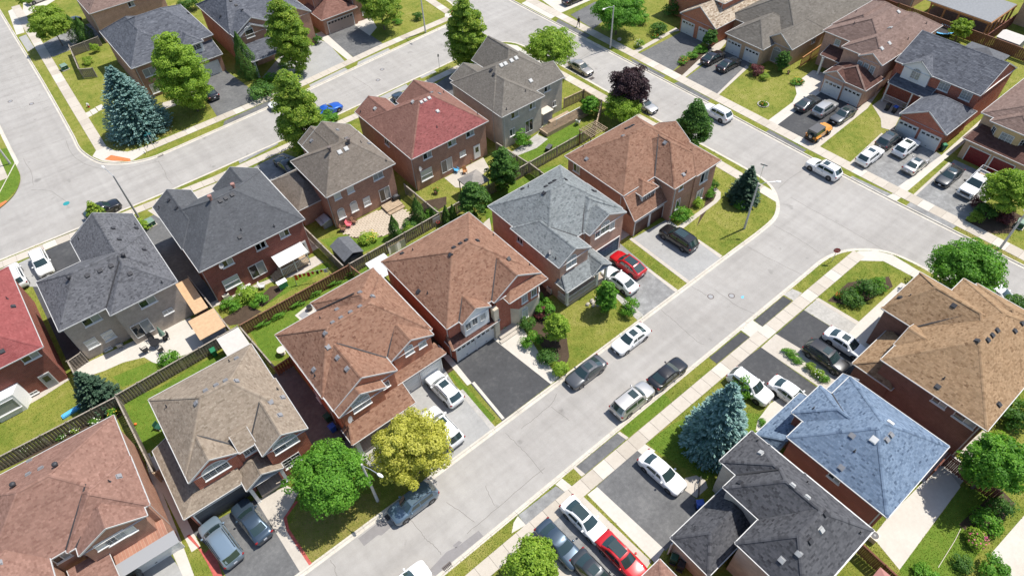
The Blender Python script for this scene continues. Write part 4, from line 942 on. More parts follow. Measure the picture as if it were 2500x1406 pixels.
# steep lower slope over the garage, with its dormer
h.plane([(47.25, 37.25, 2.95), (53.2, 37.25, 2.95), (52.62, 39.5, 5.62), (47.2, 39.5, 5.62)]); h.trimbar((47.25, 37.25, 2.95), (53.2, 37.25, 2.95), .14, (0, -1)); h.trimbar((47.25, 37.25, 2.95), (47.2, 39.5, 5.62), .16, (-1, 0), .05); h.trimbar((53.2, 37.25, 2.95), (52.62, 39.5, 5.62), .16, (1, 0), .05)
h.box(47.6, 53, 37.6, 40, 0, 2.9); h.box(47.62, 52.6, 39.2, 40, 2.9, 5.4)
h.hip(49.1, 52.0, 38.1, 42, ez=5.15, axis='y', rz=6.1, ra=39.5, ov=.25, base=3.2, wm='white')
h.valley((52.6, 39.4, 5.65), (56.3, 42.6, 8.25)); h.finish()
h.garage(49.05, 37.58, 'S', 2.45, 2.1, 'dbrownp', False); h.garage(51.75, 37.58, 'S', 2.3, 2.1, 'dbrownp', False)
h.win(0, 0, 'S', 0, 2.2, .85, 'triple', 'glass', at=(50.55, 38.32, 4.5), sill=False)
h.win(*tp(2, 0, 1520, 1265), 'S', 36.43, 1.5, 1.6, 'slide', GLC); h.win(*tp(2, 1, 1485, 45), 'S', 36.43, 1.3, 1.7, 'slide', 'glass_c'); h.win(*tp(2, 0, 1355, 1340), 'S', 36.58, .8, .8, 'single'); h.win(*tp(2, 1, 1330, 110), 'S', 36.58, .8, 1.6, 'single'); h.win(*tp(2, 0, 610, 1205), 'W', 47.58, 1.2, 1.2, 'slide', GLC)
h.box(56.85, 60.55, 36.38, 37, 0, 3.2, 'stone')
h.vents([*tp(2, 0, 940, 975), *tp(2, 0, 680, 1138), *tp(2, 0, 1240, 1022), *tp(2, 0, 1372, 1250)], 'box', 'ventm'); h.vents([*tp(2, 0, 1390, 1235), *tp(2, 0, 655, 1052)], 'pipe'); h.vents([*tp(2, 0, 965, 922), *tp(2, 0, 990, 912), *tp(2, 0, 1010, 900)])
# ---- S5: grey-green
h = House('grey_green_roof_house', 'pink brick house with pale grey-green roof, white porch rail and blue garage door', (39.5, 43), 'greengrey', 'pink', seed=8)
h.hip(34.0, 45.5, 38.0, 48.7, ra=39.0, rb=41.0, rc=43.1, rz=8.9); h.hip(33.6, 38.4, 35.75, 44, axis='y', g0=True, rz=7.05); h.hip(39.2, 45.55, 37.9, 44, axis='y', rz=7.5, ra=40.2)
h.hip(39.5, 45.4, 37.15, 41, axis='y', g0=True, rz=7.15)
h.shed((33.5, 34.2), (38.5, 34.2), (0, 1), 2.0, 3.0, 4.0, ha=1.0); h.hip(37.2, 40.2, 34.1, 37.8, ez=3.0, axis='y', g0=True, rz=4.1, wall=False)
h.valley((38.4, 38, 5.65), (36.0, 40.3, 7.05)); h.valley((39.2, 38, 5.65), (42.3, 41.0, 7.45)); h.finish()
h.box(33.9, 39.9, 34.5, 36.2, 0, .55, 'grey'); h.post(33.85, 34.55, .5, 2.9); h.post(38.4, 34.55, .5, 2.9); h.post(39.8, 34.5, .5, 2.9); h.rail((33.9, 34.55), (38.3, 34.55)); h.rail((33.85, 34.6), (33.85, 36))
h.garage(42.4, 37.58, 'S', 4.6, 2.1, 'bluedoor', False, 4, 8); h.win(*tp(2, 1, 570, 530), 'S', 36.02, 1.5, 1.2, 'archgrid', 'glass_c'); h.win(*tp(2, 1, 810, 285), 'S', 37.42, 1.4, 1.3, 'archgrid', 'glass'); h.win(*tp(2, 1, 862, 262), 'S', 37.42, .8, 1.3, 'grid', 'glass_c'); h.win(*tp(2, 1, 757, 325), 'S', 37.42, .8, 1.1, 'grid', 'glass')
h.door(36.4, 36.0, 'S', 'white', z=.55); h.win(*tp(2, 1, 205, 370), 'W', 34.36, 1.0, .9, 'slide')
h.vents([*tp(2, 1, 375, 35)]); h.vents([1333, 456, 1344, 448, 1354, 442, 1380, 439, 1448, 467, 1276, 462]); h.vents([1290, 457, 1455, 470, 1357, 632], 'pipe'); h.dish(1337, 620)
# ---- S4: brown roof with white box window
h = House('brown_roof_house', 'red brick house with brown roof, white box window and empty dark driveway', (25.7, 43), 'brown', 'red', seed=9)
h.hip(19.6, 31.7, 36.9, 49.35, ra=24.7, rb=26.9, rc=42.4, rz=9.1); h.hip(25.3, 31.75, 36.5, 45, axis='y', g0=True, rz=7.55, wm='red'); h.hip(21.1, 24.8, 36.35, 41, axis='y', g0=True, rz=6.75, base=3.2, wm='white', ov=.28)
h.hip(26.6, 31.9, 35.6, 39, ez=5.25, axis='x', rz=6.15, ra=28.2, rb=30.2, wall=False)
h.shed((19.5, 36.1), (25.6, 36.1), (0, 1), 1.6, 2.95, 3.7, ha=.4, mat='dbrown')
h.valley((25.3, 36.9, 5.65), (28.5, 39.9, 7.5)); h.valley((21.1, 36.9, 5.65), (22.95, 38.6, 6.7)); h.finish()
h.prismwall([(27.3, 38), (27.3, 36.8), (28.1, 35.95), (30.9, 35.95), (31.45, 36.7), (31.45, 38)], 0, 2.9, 'stone'); h.prismwall([(27.32, 38), (27.32, 36.82), (28.1, 35.97), (30.9, 35.97), (31.43, 36.72), (31.43, 38)], 2.9, 5.15, 'red')
h.box(25.0, 25.6, 36.2, 36.8, 0, 4.8, 'stone'); h.box(20, 25.2, 36.55, 38, 0, 2.9, 'red')
for X, Y in ((1590, 985), (1637, 950), (1695, 918)): h.win(*tp(1, 1, X, Y), 'S', 35.73, .75, 1.05, 'grid', 'glass_c' if X > 1650 else 'glass', sill=False)
h.garage(21.3, 36.53, 'S', 2.4, 2.15); h.garage(23.9, 36.53, 'S', 2.4, 2.15); h.door(26.4, 37.25, 'S', 'dgrey', z=.45)
h.win(*tp(2, 1, 182, 905), 'S', 35.92, .85, 1.5, 'arch', 'glass_b', at=(28.9, 35.92, 1.5), rot=0); h.win(0, 0, 'S', 0, .8, 1.6, 'arch', 'glass_c', at=(31.2, 36.3, 1.6), rot=.94)
h.win(0, 0, 'S', 0, .8, 1.1, 'grid', 'glass_c', at=(28.9, 35.94, 4.05), rot=0); h.win(0, 0, 'S', 0, .75, 1.1, 'grid', 'glass_c', at=(31.18, 36.32, 4.05), rot=.94); h.win(0, 0, 'S', 0, .8, 1.1, 'grid', 'glass', at=(30.2, 35.94, 4.05), rot=0)
B().box(-1.6, 1.4, -1.0, .6, 0, .3).box(-1.9, 1.7, -1.4, -1.0, 0, .15).ob('porch_step', 'conc', h.root, loc=h.L((26.9, 36.7, 0)))
h.vents([*tp(1, 1, 1235, 738), *tp(1, 1, 1465, 475)]); h.vents([*tp(1, 1, 1488, 425), *tp(1, 1, 1535, 397), *tp(1, 1, 1578, 373), *tp(1, 1, 1655, 375), *tp(1, 1, 1880, 505), *tp(1, 1, 1118, 467)]); h.vents([*tp(1, 1, 1300, 750), *tp(1, 1, 1770, 337), *tp(1, 1, 2030, 550), *tp(1, 1, 1195, 443)], 'pipe')
# ---- S3: brown roof, orange brick
h = House('wide_brown_roof_house', 'orange brick house with mottled brown roof and two white cars on its drive', (12, 42), 'brown', 'orange', seed=10)
h.hip(6.1, 18.5, 37.9, 47.7, ra=9.9, rb=14.7, rc=42.4, rz=8.7); h.hip(10.8, 18.45, 40, 49.1, axis='y', rb=44.4, rz=8.25); h.hip(6.2, 13.1, 36.0, 46, axis='y', g0=True, rz=7.75)
h.hip(6.25, 11.3, 35.05, 40, axis='y', g0=True, rz=7.05); h.hip(13.2, 18.2, 37.2, 42, axis='y', g0=True, rz=6.95)
h.shed((6.1, 33.5), (13.1, 33.5), (0, 1), 2.1, 2.95, 3.95, ha=1.0); h.shed((12.4, 36.3), (18.7, 36.3), (0, 1), 1.4, 2.95, 3.7, hb=.5)
h.valley((13.1, 37.9, 5.65), (9.9, 41.0, 7.7)); h.valley((13.2, 37.9, 5.65), (15.6, 39.9, 6.9)); h.valley((10.8, 47.7, 5.65), (14.3, 45.0, 8.1)); h.finish()
h.box(12.7, 18.1, 36.65, 38, 0, 2.9); h.garage(14.1, 36.63, 'S', 2.45, 2.15, wins=False); h.garage(16.85, 36.63, 'S', 2.45, 2.15, wins=False)
h.post(6.6, 33.9, 0, 2.85, .22, 'white'); h.post(12.6, 33.9, 0, 2.85, .16); h.box(6.4, 12.7, 33.8, 35.4, 0, .35, 'grey'); h.door(10.4, 35.32, 'S', 'dgrey', z=.35)
h.win(*tp(2-1, 2, 827, 175), 'S', 35.3, 1.9, 1.2, 'archgrid', 'glass_c'); h.win(*tp(1, 2, 995, 40), 'S', 36.28, 1.0, .9, 'grid', 'glass'); h.win(*tp(1, 1, 1168, 1160), 'S', 37.45, 1.0, 1.0, 'archgrid', 'glass_c'); h.win(*tp(1, 1, 1262, 1110), 'S', 37.62, .9, .9, 'grid', 'glass_c'); h.win(*tp(1, 1, 1070, 1235), 'S', 37.62, .9, .9, 'grid', 'glass_c')
h.win(*tp(1, 2, 515, 120), 'W', 6.48, 1.0, 1.4, 'hung', 'glass_b')
h.vents([*tp(1, 1, 570, 1035), *tp(1, 1, 588, 1135), *tp(1, 1, 657, 1210), *tp(1, 1, 725, 1290), *tp(1, 1, 488, 1295), *tp(1, 1, 623, 960), *tp(1, 1, 682, 925), *tp(1, 1, 750, 885), *tp(1, 1, 818, 845), *tp(1, 1, 652, 866), *tp(1, 1, 817, 745), *tp(1, 1, 907, 773)], 'box', 'ventm')
h.vents([*tp(1, 1, 495, 1340), *tp(1, 1, 533, 930), *tp(1, 1, 832, 612)], 'pipe'); h.dish(*tp(1, 2, 738, 300), 'S', 34.9)
# ---- S2: beige roof
h = House('beige_roof_house', 'red brick house with beige roof and wraparound lower roof over the garage', (-1.5, 43), 'beige', 'red', seed=11)
h.root.rotation_euler[2] = math.radians(-1.5)
h.hip(-6.6, 3.6, 38.5, 48.4, ra=-2.4, rb=.2, rc=43, rz=8.55); h.shed((-2.1, 37.65), (-.5, 37.65), (0, 1), 1.5, 5.6, 6.5); h.box(-2.4, -.2, 38.0, 39, 3, 5.5); h.hip(-6.6, -2.0, 37.75, 43, axis='y', g0=True, rz=7.0); h.hip(-.6, 3.75, 36.1, 43, axis='y', g0=True, rz=6.95)
h.plane([(-8.5, 36.6, 3), (-2.9, 36.6, 3), (-2.9, 38.45, 3.95), (-6.35, 38.45, 3.95)]); h.plane([(-8.5, 44.9, 3), (-8.5, 36.6, 3), (-6.35, 38.45, 3.95), (-6.35, 44.9, 3.95)]); h.cap((-8.5, 36.6, 3), (-6.35, 38.45, 3.95)); h.trimbar((-8.5, 36.6, 3), (-2.9, 36.6, 3), .13, (0, -1)); h.trimbar((-8.5, 36.6, 3), (-8.5, 44.9, 3), .13, (-1, 0)); h.trimbar((-8.5, 44.9, 3), (-6.35, 44.9, 3.95), .12, (0, 1), .05); h.sof.poly([h.L(q) for q in ((-8.5, 36.6, 2.9), (-2.9, 36.6, 2.9), (-2.9, 44.9, 2.9), (-8.5, 44.9, 2.9))]); h.hip(-3.2, .35, 35.6, 39, ez=3.0, axis='y', g0=True, rz=4.1, wall=False); h.shed((.3, 36.6), (-2, 36.6), (0, 1), 1.5, 3.02, 3.8, trim=False)
h.valley((-2.0, 38.5, 5.65), (-4.2, 40.7, 7.0)); h.valley((-.6, 38.5, 5.65), (1.5, 40.5, 6.9)); h.finish()
h.box(-8.1, -2.6, 37.0, 44.4, 0, 2.95); h.garage(-5.4, 36.98, 'S', 4.8, 2.15, 'dgrey', False, 4, 8)
h.post(-2.9, 35.9, 0, 2.95, .15); h.post(.05, 35.9, .5, 2.95, .15); h.box(-2.5, .3, 36.0, 38, 0, .4, 'grey'); h.door(-1.5, 37.98, 'S', 'dgrey', z=.4)
h.win(*tp(0, 2, 1560, 650), 'S', 38.0, 2.3, .9, 'archgrid', 'glass'); h.win(*tp(1, 2, 297, 455), 'S', 36.38, 2.3, .9, 'archgrid', GLC); h.win(*tp(0, 2, 1793, 502), 'S', 38.02, 1.1, .8, 'grid', 'glass'); h.win(*tp(1, 2, 342, 565), 'S', 36.38, 1.7, 1.4, 'grid', 'glass')
h.vents([*tp(0, 2, 1407, 172), *tp(0, 2, 1470, 82), *tp(0, 2, 1545, 42), *tp(0, 2, 1612, 8), *tp(0, 2, 1688, 10), *tp(0, 2, 1940, 155), *tp(0, 2, 2022, 120), *tp(0, 2, 2007, 245), *tp(0, 1, 1683, 1215)], 'box', 'ventm'); h.vents([*tp(0, 2, 1190, 205), *tp(0, 2, 1985, 65), *tp(0, 1, 1632, 1240)], 'pipe')
# ---- S1: pinkish roof, bottom left
h = House('pinkish_roof_house', 'brown brick house with pinkish roof and grey garage awning in the bottom left corner', (-15, 43), 'pinkish', 'brown', seed=12)
h.root.rotation_euler[2] = math.radians(-2.5)
h.hip(-23, -9.8, 38.7, 49.2, ra=-17.3, rb=-14.9, rc=43.8, rz=8.8); h.hip(-16.3, -9.75, 38.4, 44, axis='y', rz=7.7, ra=41.0); h.hip(-15.6, -10.2, 37.55, 42, axis='y', g0=True, rz=7.05); h.hip(-23, -17.5, 35.5, 43, axis='y', g0=True, rz=7.2)
h.shed((-17.3, 35.3), (-14.2, 35.3), (0, 1), 3, 3.0, 3.7, trim=True); h.valley((-16.3, 38.7, 5.65), (-13.0, 42.0, 7.65)); h.valley((-15.6, 38.4, 5.65), (-12.95, 40.6, 7.0)); h.finish()
h.box(-14.6, -9.9, 36.6, 38.4, 0, 2.9, 'brown')
B().box(-2.7, 2.6, -.75, .4, -.06, .0).ob('garage_awning', 'mgrey', h.root, loc=h.L((-12, 36.3, 2.95))).rotation_euler = (.35, 0, 0)
h.garage(-12.1, 36.58, 'S', 4.6, 2.1, 'offw', False, 4, 8); h.win(*tp(0, 2, 845, 1110), 'S', 37.86, 1.6, 1.1, 'archgrid' if 0 else 'grid', GLC); h.win(*tp(0, 2, 738, 1170), 'S', 37.86, .8, .9, 'single', 'glass_b'); h.win(*tp(0, 2, 948, 1055), 'S', 37.86, .8, .9, 'single', 'glass_b'); h.win(*tp(0, 2, 460, 1265), 'S', 38.5, 1.2, .9, 'slide', GLC)
h.vents([*tp(0, 2, 400, 622), *tp(0, 2, 100, 775)], 'turbine'); h.vents([*tp(0, 2, 850, 680), *tp(0, 2, 192, 690), *tp(0, 2, 282, 645), *tp(0, 2, 190, 600), *tp(0, 2, 10, 1320)], 'box', 'ventm'); h.vents([*tp(0, 2, 788, 718)], 'pipe')
# ---- E row
h = House('tan_roof_house', 'large brown brick corner house with tan shingle roof at the right edge', (55, 4), 'tan', 'maroon', seed=13)
h.hip(48.4, 64, -2.7, 7.2, ra=54.2, rb=59, rc=2.2, rz=8.5); h.hip(54.1, 61.5, 0, 10.5, axis='y', rz=8.2, rb=8.0); h.hip(50.9, 54.8, 2, 7.35, axis='y', g1=True, rz=6.6, wall=False); h.hip(58, 64.4, -2, 6, rz=7.6, ez=5.5)
h.hip(48.3, 55, 5, 9.1, ez=3.0, axis='x', rz=4.4, ra=49.8, wall=True); h.valley((54.1, 7.2, 5.65), (57.8, 4.0, 8.1)); h.finish()
h.win(*tp(3, 2, 1450, 160), 'W', 48.78, 1.3, .9, 'slide', GLC); h.win(*tp(3, 2, 1630, 285), 'W', 48.78, 1.9, 1.0, 'slide', GLC); h.garage(51.6, 8.72, 'N', 4.6, 2.1)
h.vents([*tp(3, 1, 1163, 783), *tp(3, 1, 1548, 838), *tp(3, 1, 1715, 1090), *tp(3, 1, 1790, 1085), *tp(3, 1, 1822, 1050), *tp(3, 1, 1857, 1015), *tp(3, 1, 1983, 1020), *tp(3, 1, 2035, 965), *tp(3, 2, 1433, 52), *tp(3, 2, 1870, 180)]); h.vents([*tp(3, 1, 1475, 1360), *tp(3, 1, 1232, 772)], 'pipe')
h = House('blue_roof_house', 'red brick house with light blue shingle roof near the lower right', (40, 4), 'blue', 'red2', seed=14)
h.hip(35.0, 44.6, -1.35, 8.0, ra=39.5, rb=40.3, rz=8.35); h.hip(37.35, 41.7, 2, 9.2, axis='y', rz=7.2, rb=6.6); h.hip(41.8, 44.6, 2, 8.2, axis='y', g1=True, rz=6.6, wall=False) if 0 else None
h.shed((34.9, 10.4), (41.6, 10.4), (0, -1), 2.4, 3.0, 4.0, ha=1.0); h.shed((41.6, 9.0), (46.6, 9.0), (0, -1), 1.5, 3.0, 3.6); h.hip(41.6, 46.7, 3.5, 8.9, ez=3.0, axis='y', rz=4.4, wall=True) if 0 else None
h.valley((41.7, 8.0, 5.65), (39.6, 6.0, 7.1)); h.finish(); h.box(41.9, 44.4, 7, 8.8, 0, 2.9); h.garage(43.2, 8.82, 'N', 2.4)
h.win(*tp(3, 2, 697, 700), 'W', 35.38, 1.1, .8, 'slide', GLC)
h.vents([*tp(3, 2, 1093, 312), *tp(3, 2, 978, 432)], 'sky', 'white'); h.vents([*tp(3, 2, 820, 402), *tp(3, 2, 1068, 432), *tp(3, 2, 1098, 397), *tp(3, 2, 743, 630)], 'box', 'ventm'); h.vents([*tp(3, 2, 837, 515), *tp(3, 2, 543, 210)], 'pipe')
h = House('dark_roof_house', 'house with very dark grey roof in front of the blue roofed one', (29, 4), 'dark', 'grey2', seed=15)
h.hip(24.3, 33.3, -1.2, 5.1, ra=27.2, rb=30.0, rz=8.1, rc=2.2); h.hip(27.2, 33.25, -1.15, 8.6, axis='y', rz=7.9, rb=5.4, ra=2.2); h.hip(28.85, 33.2, 4, 10.3, axis='y', rz=7.3, rb=7.0); h.hip(21.8, 29, 5.0, 9.0, ez=3.0, rz=4.6, ra=24); h.hip(23.7, 28, -1, 5.3, ez=4.3, rz=6.0, ra=26) if 0 else None
h.valley((28.85, 8.6, 5.65), (31, 6.4, 7.3)); h.finish(); h.garage(24.2, 8.62, 'N', 4.6)
h.vents([*tp(3, 2, 170, 525), *tp(3, 2, 395, 757), *tp(3, 2, 500, 843), *tp(3, 2, 600, 1075), *tp(3, 2, 440, 1245), *tp(3, 2, 318, 1290)], 'box', 'ventl'); h.vents([*tp(3, 2, 520, 1155), *tp(3, 2, 628, 958), *tp(3, 2, 20, 740)]); h.vents([*tp(3, 2, 145, 438), *tp(3, 2, 500, 735), *tp(3, 2, 877, 1095)], 'pipe')
h = House('pink_roof_house', 'house of which only a pinkish roof corner shows at the bottom edge', (18, 2), 'pinkish', 'red', seed=16)
h.hip(10.5, 19.5, -4, 5.6, rz=8); h.hip(13.2, 19.9, 3, 8.4, ez=3.0, rz=4.4); h.finish()
# ---- D row
h = House('speckled_roof_house', 'orange brick house with speckled tan roof and twin white garage doors at the top', (97, 64), 'tanspeck', 'orange', seed=17, e=.21, tw=.4)
h.hip(90.5, 108, 60.3, 68, ez=3.1, axis='x', g0=True, rz=5.6); h.hip(94, 110, 62, 74, ez=5.6, rz=8); h.finish()
h.garage(90.78, 66.0, 'W', 2.5); h.garage(90.78, 62.4, 'W', 2.5); B().cyl((0, 0, 0), (-.06, 0, 0), .38, .38, 16).ob('gable_vent', 'white', h.root, loc=h.L((90.78, 64.15, 4.1)))
h = House('taupe_bungalow', 'tan brick bungalow with wide taupe roof and arched entry', (100, 53), 'greybrown', 'tan', seed=18, e=.21, tw=.4)
h.hip(90.6, 101, 51.1, 58.5, ez=3.1, axis='x', rz=5.6, ra=94); h.hip(95.5, 118, 48.3, 62, ez=3.1, rz=7.4, ra=101, rb=112); h.hip(93.5, 103, 47.9, 53.1, ez=3.3, axis='x', g0=True, rz=5.1); h.finish()
h.garage(90.98, 56.6, 'W', 2.5); h.garage(90.98, 53.1, 'W', 2.5); h.win(0, 0, 'W', 0, 1.5, 2.0, 'arch', 'glass_c', at=(93.76, 50.4, 1.2), sill=False)
for yy in (0,): h.win(*tp(3, 0, 545, 290), 'S', 48.66, 1.0, .9, 'slide'); h.win(*tp(3, 0, 645, 235), 'S', 48.66, 1.0, .9, 'slide')
h = House('pinkbrown_roof_house', 'pink brick two storey house with stepped pinkish brown roof across the road', (102, 40), 'pinkbrown', 'pink', seed=19, e=.21, tw=.4)
h.hip(95.7, 112.3, 34.8, 41.6, axis='x', g0=False, rz=7.6, ra=98.3); h.hip(97.9, 112.3, 36, 46.2, axis='x', rz=8.2, ra=101.5); h.hip(100.5, 112.2, 40, 46.4, rz=7.6, ra=103); h.hip(95.15, 101, 34.7, 38.5, axis='x', g0=True, rz=6.75)
h.hip(91.9, 97, 34.3, 41.1, ez=3.0, axis='x', rz=4.8, ra=94, mat='dbrown'); h.hip(91.75, 95, 37.4, 41.15, ez=3.0, axis='x', g0=True, rz=4.2, mat='dbrown'); h.shed((96, 41), (96, 44.5), (1, 0), 2.2, 3.0, 3.9, mat='dbrown'); h.finish()
h.garage(92.28, 39.2, 'W', 2.6); h.garage(92.28, 36.2, 'W', 2.6)
for Y in (37.9, 36.9, 35.9): h.win(0, 0, 'W', 0, .75, 1.4, 'grid', 'glass_c', at=(95.57, Y, 4.3))
h.post(95.9, 43.8, 0, 2.9, .15); h.win(0, 0, 'W', 0, .9, .9, 'grid', 'glass_c', at=(97.9+.37, 43.5, 4.6)); B().cyl((0, 0, 0), (-.06, 0, 0), .28, .28, 14).ob('gable_vent', 'white', h.root, loc=h.L((95.42, 36.6, 5.9)))
h.vents([*tp(3, 0, 1152, 88), *tp(3, 0, 1093, 202), *tp(3, 0, 1086, 312), *tp(3, 0, 1032, 350)], 'sky', 'ventl'); h.vents([*tp(3, 0, 1220, 283), *tp(3, 0, 1350, 172), *tp(3, 0, 835, 172), *tp(3, 0, 848, 90)], 'pipe')
h = House('white_gable_house', 'red brick house with blue-grey roof, white front gable and two garage doors', (100, 27), 'bluegrey', 'red', seed=20, e=.21, tw=.4)
h.hip(97.7, 108.3, 21.9, 34.2, axis='y', g0=True, g1=True, rz=8.4); h.hip(97.5, 103, 28.5, 33, axis='x', g0=True, rz=7.1, wm='white', base=3.2); h.hip(90.3, 98.5, 21.5, 28.2, ez=3.0, axis='x', g0=True, rz=5.1); h.shed((96.2, 33.4), (96.2, 27.5), (1, 0), 2.0, 3.1, 4.0); h.finish()
h.garage(90.58, 26.5, 'W', 2.6); h.garage(90.58, 23.3, 'W', 2.6); h.win(0, 0, 'W', 0, 1.3, 1.2, 'archgrid', 'glass_c', at=(97.77, 30.75, 4.8)); h.win(0, 0, 'W', 0, 1.5, 1.2, 'grid', 'glass_c', at=(98.05, 26.7, 4.7)); h.win(0, 0, 'W', 0, 1.5, 1.2, 'grid', 'glass_c', at=(98.05, 23.6, 4.7))
B().cyl((0, 0, 0), (-.06, 0, 0), .4, .4, 16).ob('gable_vent', 'white', h.root, loc=h.L((90.58, 24.85, 3.9))); h.post(96.4, 33.2, 0, 3, .1); h.post(96.4, 29.6, 0, 3, .1); h.rail((96.4, 33.2), (96.4, 29.8), .3)
h = House('bay_front_house', 'tan house with cream bay window and dark red garage doors at the right edge', (100, 15), 'pinkbrown', 'tan', seed=21, e=.21, tw=.4)
h.hip(94, 108, 8.5, 20, rz=8.2, ra=98.5); h.hip(93.0, 98, 13.2, 18.4, rz=6.9, ra=95.0, wall=False); h.shed((91.3, 19.8), (91.3, 9.5), (1, 0), 3, 3.0, 4.1, mat='dbrown', ha=.5); h.finish()
h.prismwall([(96, 18.1), (94.2, 18.1), (93.3, 17.1), (93.3, 14.4), (94.2, 13.4), (96, 13.4)], 2.9, 5.4, 'cream'); h.box(91.7, 95, 10, 19.4, 0, 2.95)
h.win(0, 0, 'W', 0, 1.6, 1.4, 'grid', 'glass_c', at=(93.27, 15.75, 4.1)); h.win(0, 0, 'W', 0, .8, 1.3, 'grid', 'glass', at=(93.72, 17.6, 4.1), rot=-2.3); h.win(0, 0, 'W', 0, .8, 1.3, 'grid', 'glass', at=(93.72, 13.9, 4.1), rot=-.85)
h.garage(91.68, 17.3, 'W', 2.6, 2.15, 'redd', False); h.garage(91.68, 14.2, 'W', 2.6, 2.15, 'redd', False)
# ---- B row (upper left)
h = House('slate_blue_bungalow', 'brown brick corner house with slate-blue roof, dormer and garage behind street trees', (19, 118), 'bluegrey', 'brown', seed=22, e=.21, tw=.4)
h.hip(12.4, 20.5, 110, 126, axis='y', rz=8.6, ra=115, rb=121); h.hip(12.6, 26.2, 111.5, 126, rz=9.4, ra=17.5, rb=21.5, rc=118); h.hip(18.6, 26.1, 109.7, 120, ez=3.0, axis='x', rz=6.6, ra=19, rb=25, rc=118) if 0 else None
h.plane([(19.4, 109.7, 3.0), (26.1, 109.7, 3.0), (25.6, 113.2, 6.0), (19.0, 113.2, 6.0)]); h.trimbar((19.4, 109.7, 3.0), (26.1, 109.7, 3.0), .14, (0, -1)); h.trimbar((26.1, 109.7, 3), (25.6, 113.2, 6), .16, (1, 0), .05); h.box(19.6, 25.8, 110.1, 113, 0, 2.9)
h.hip(20.6, 24.2, 110.6, 116, ez=5.6, axis='y', rz=6.8, ra=112.2, base=3.5, ov=.25, wm='white'); h.finish(); h.garage(23.4, 110.08, 'S', 3.2, 2.15, 'offw', False, 4, 4)
h.win(0, 0, 'S', 0, 2.4, .9, 'triple', 'glass', at=(22.4, 110.83, 4.95), sill=False); h.win(*tp(0, 0, 1070, 515), 'S', 110.38, 1.9, 1.3, 'slide', 'glass_c'); h.win(*tp(0, 0, 1110, 630), 'S', 110.38, 1.4, 1.6, 'slide', 'glass_c'); h.vents([*tp(0, 0, 1140, 30), *tp(0, 0, 1345, 100)])
h = House('slate_brick_house', 'brown brick house with slate-blue roof and arched window behind the tall cedar', (36, 116), 'bluegrey', 'brown', seed=23, e=.21, tw=.4)
h.hip(28.3, 42, 109.6, 124, rz=9.2, ra=32, rb=38); h.hip(28.4, 35.8, 108.3, 116, axis='y', g0=True, rz=7.7); h.hip(29, 34, 107.6, 112, axis='y', g0=True, rz=7.0); h.hip(36, 42, 107.5, 116, axis='y', g0=True, rz=7.4); h.shed((28.6, 103.8), (35, 103.8), (0, 1), 4.0, 3.0, 4.2); h.finish()
h.win(*tp(0, 0, 1785, 240), 'S', 107.85, 1.4, 1.3, 'archgrid' if 0 else 'arch', GLC); h.win(*tp(0, 0, 1900, 192), 'S', 108.6, .9, 1.0, 'single', 'glass_c'); h.post(29, 104.2, 0, 2.9, .15); h.post(34.5, 104.2, 0, 2.9, .15)
h.vents([*tp(0, 0, 1577, 120), *tp(0, 0, 1688, 40), *tp(0, 0, 1732, 75), *tp(0, 0, 1650, 8)])
h = House('brown_garage_house', 'brown brick house with brown garage roof and pinkish double door at the top', (48, 114), 'brownred', 'brown', seed=24, e=.21, tw=.4)
h.hip(43.8, 51.0, 108.5, 116, ez=3.0, axis='y', rz=5.0, ra=112); h.hip(44.5, 56, 112, 124, ez=5.6, rz=8.6); h.hip(50.5, 54.5, 109, 114, ez=5.2, rz=6.6); h.finish(); h.garage(47.4, 108.88, 'S', 5.0, 2.2, 'pinkd', True, 4, 8); h.win(0, 0, 'S', 0, .9, 1.3, 'single', 'glass_c', at=(52.5, 109.38, 1.5))
h = House('pale_brick_house', 'pale pink brick house with pinkish roof in the top left corner', (18, 136), 'pinkbrown', 'pink', seed=25, e=.21, tw=.4)
h.hip(13.0, 26, 133.6, 146, rz=9); h.finish(); h.win(*tp(0, 0, 935, 28), 'S', 133.98, 1.1, 1.0, 'slide', GLC); h.vents([*tp(0, 0, 640, 40)], 'pipe')
h = House('far_brick_house', 'tan brick house of which a wall shows at the top right corner', (140, 24), 'greybrown', 'tan', seed=26, e=.3, tw=.5)
h.hip(133, 147, 17, 31.5, rz=8.6); h.finish()
h = House('far_top_house', 'grey roofed house beyond the back fences at the top right', (133, 52), 'greybrown', 'pink', seed=27, e=.3, tw=.5)
h.hip(126, 140, 45, 59, rz=8.6); h.finish()
# ================================================================ cars
def paint(name, c, metal=.35, rough=.32): return plain('paint_'+name, c, rough, metal, .5, 1.0)
PAINT = {'white': paint('white', (.78, .78, .77), 0, .3), 'silver': paint('silver', (.48, .47, .45), .6), 'pearl': paint('pearl', (.66, .66, .64), .2), 'grey': paint('grey', (.10, .105, .11), .5), 'black': paint('black', (.012, .012, .014), .1, .25),
         'bluegrey': paint('bluegrey', (.055, .085, .12), .5), 'steelblue': paint('steelblue', (.13, .19, .25), .5), 'red': paint('red', (.50, .008, .012), .1, .25), 'blue': paint('blue', (.01, .10, .50), .3), 'yellow': paint('yellow', (.62, .25, .01), 0, .35), 'dkgrey': paint('dkgrey', (.045, .05, .055), .4), 'paleblue': paint('paleblue', (.25, .33, .40), .5), 'champ': paint('champ', (.40, .37, .33), .6)}
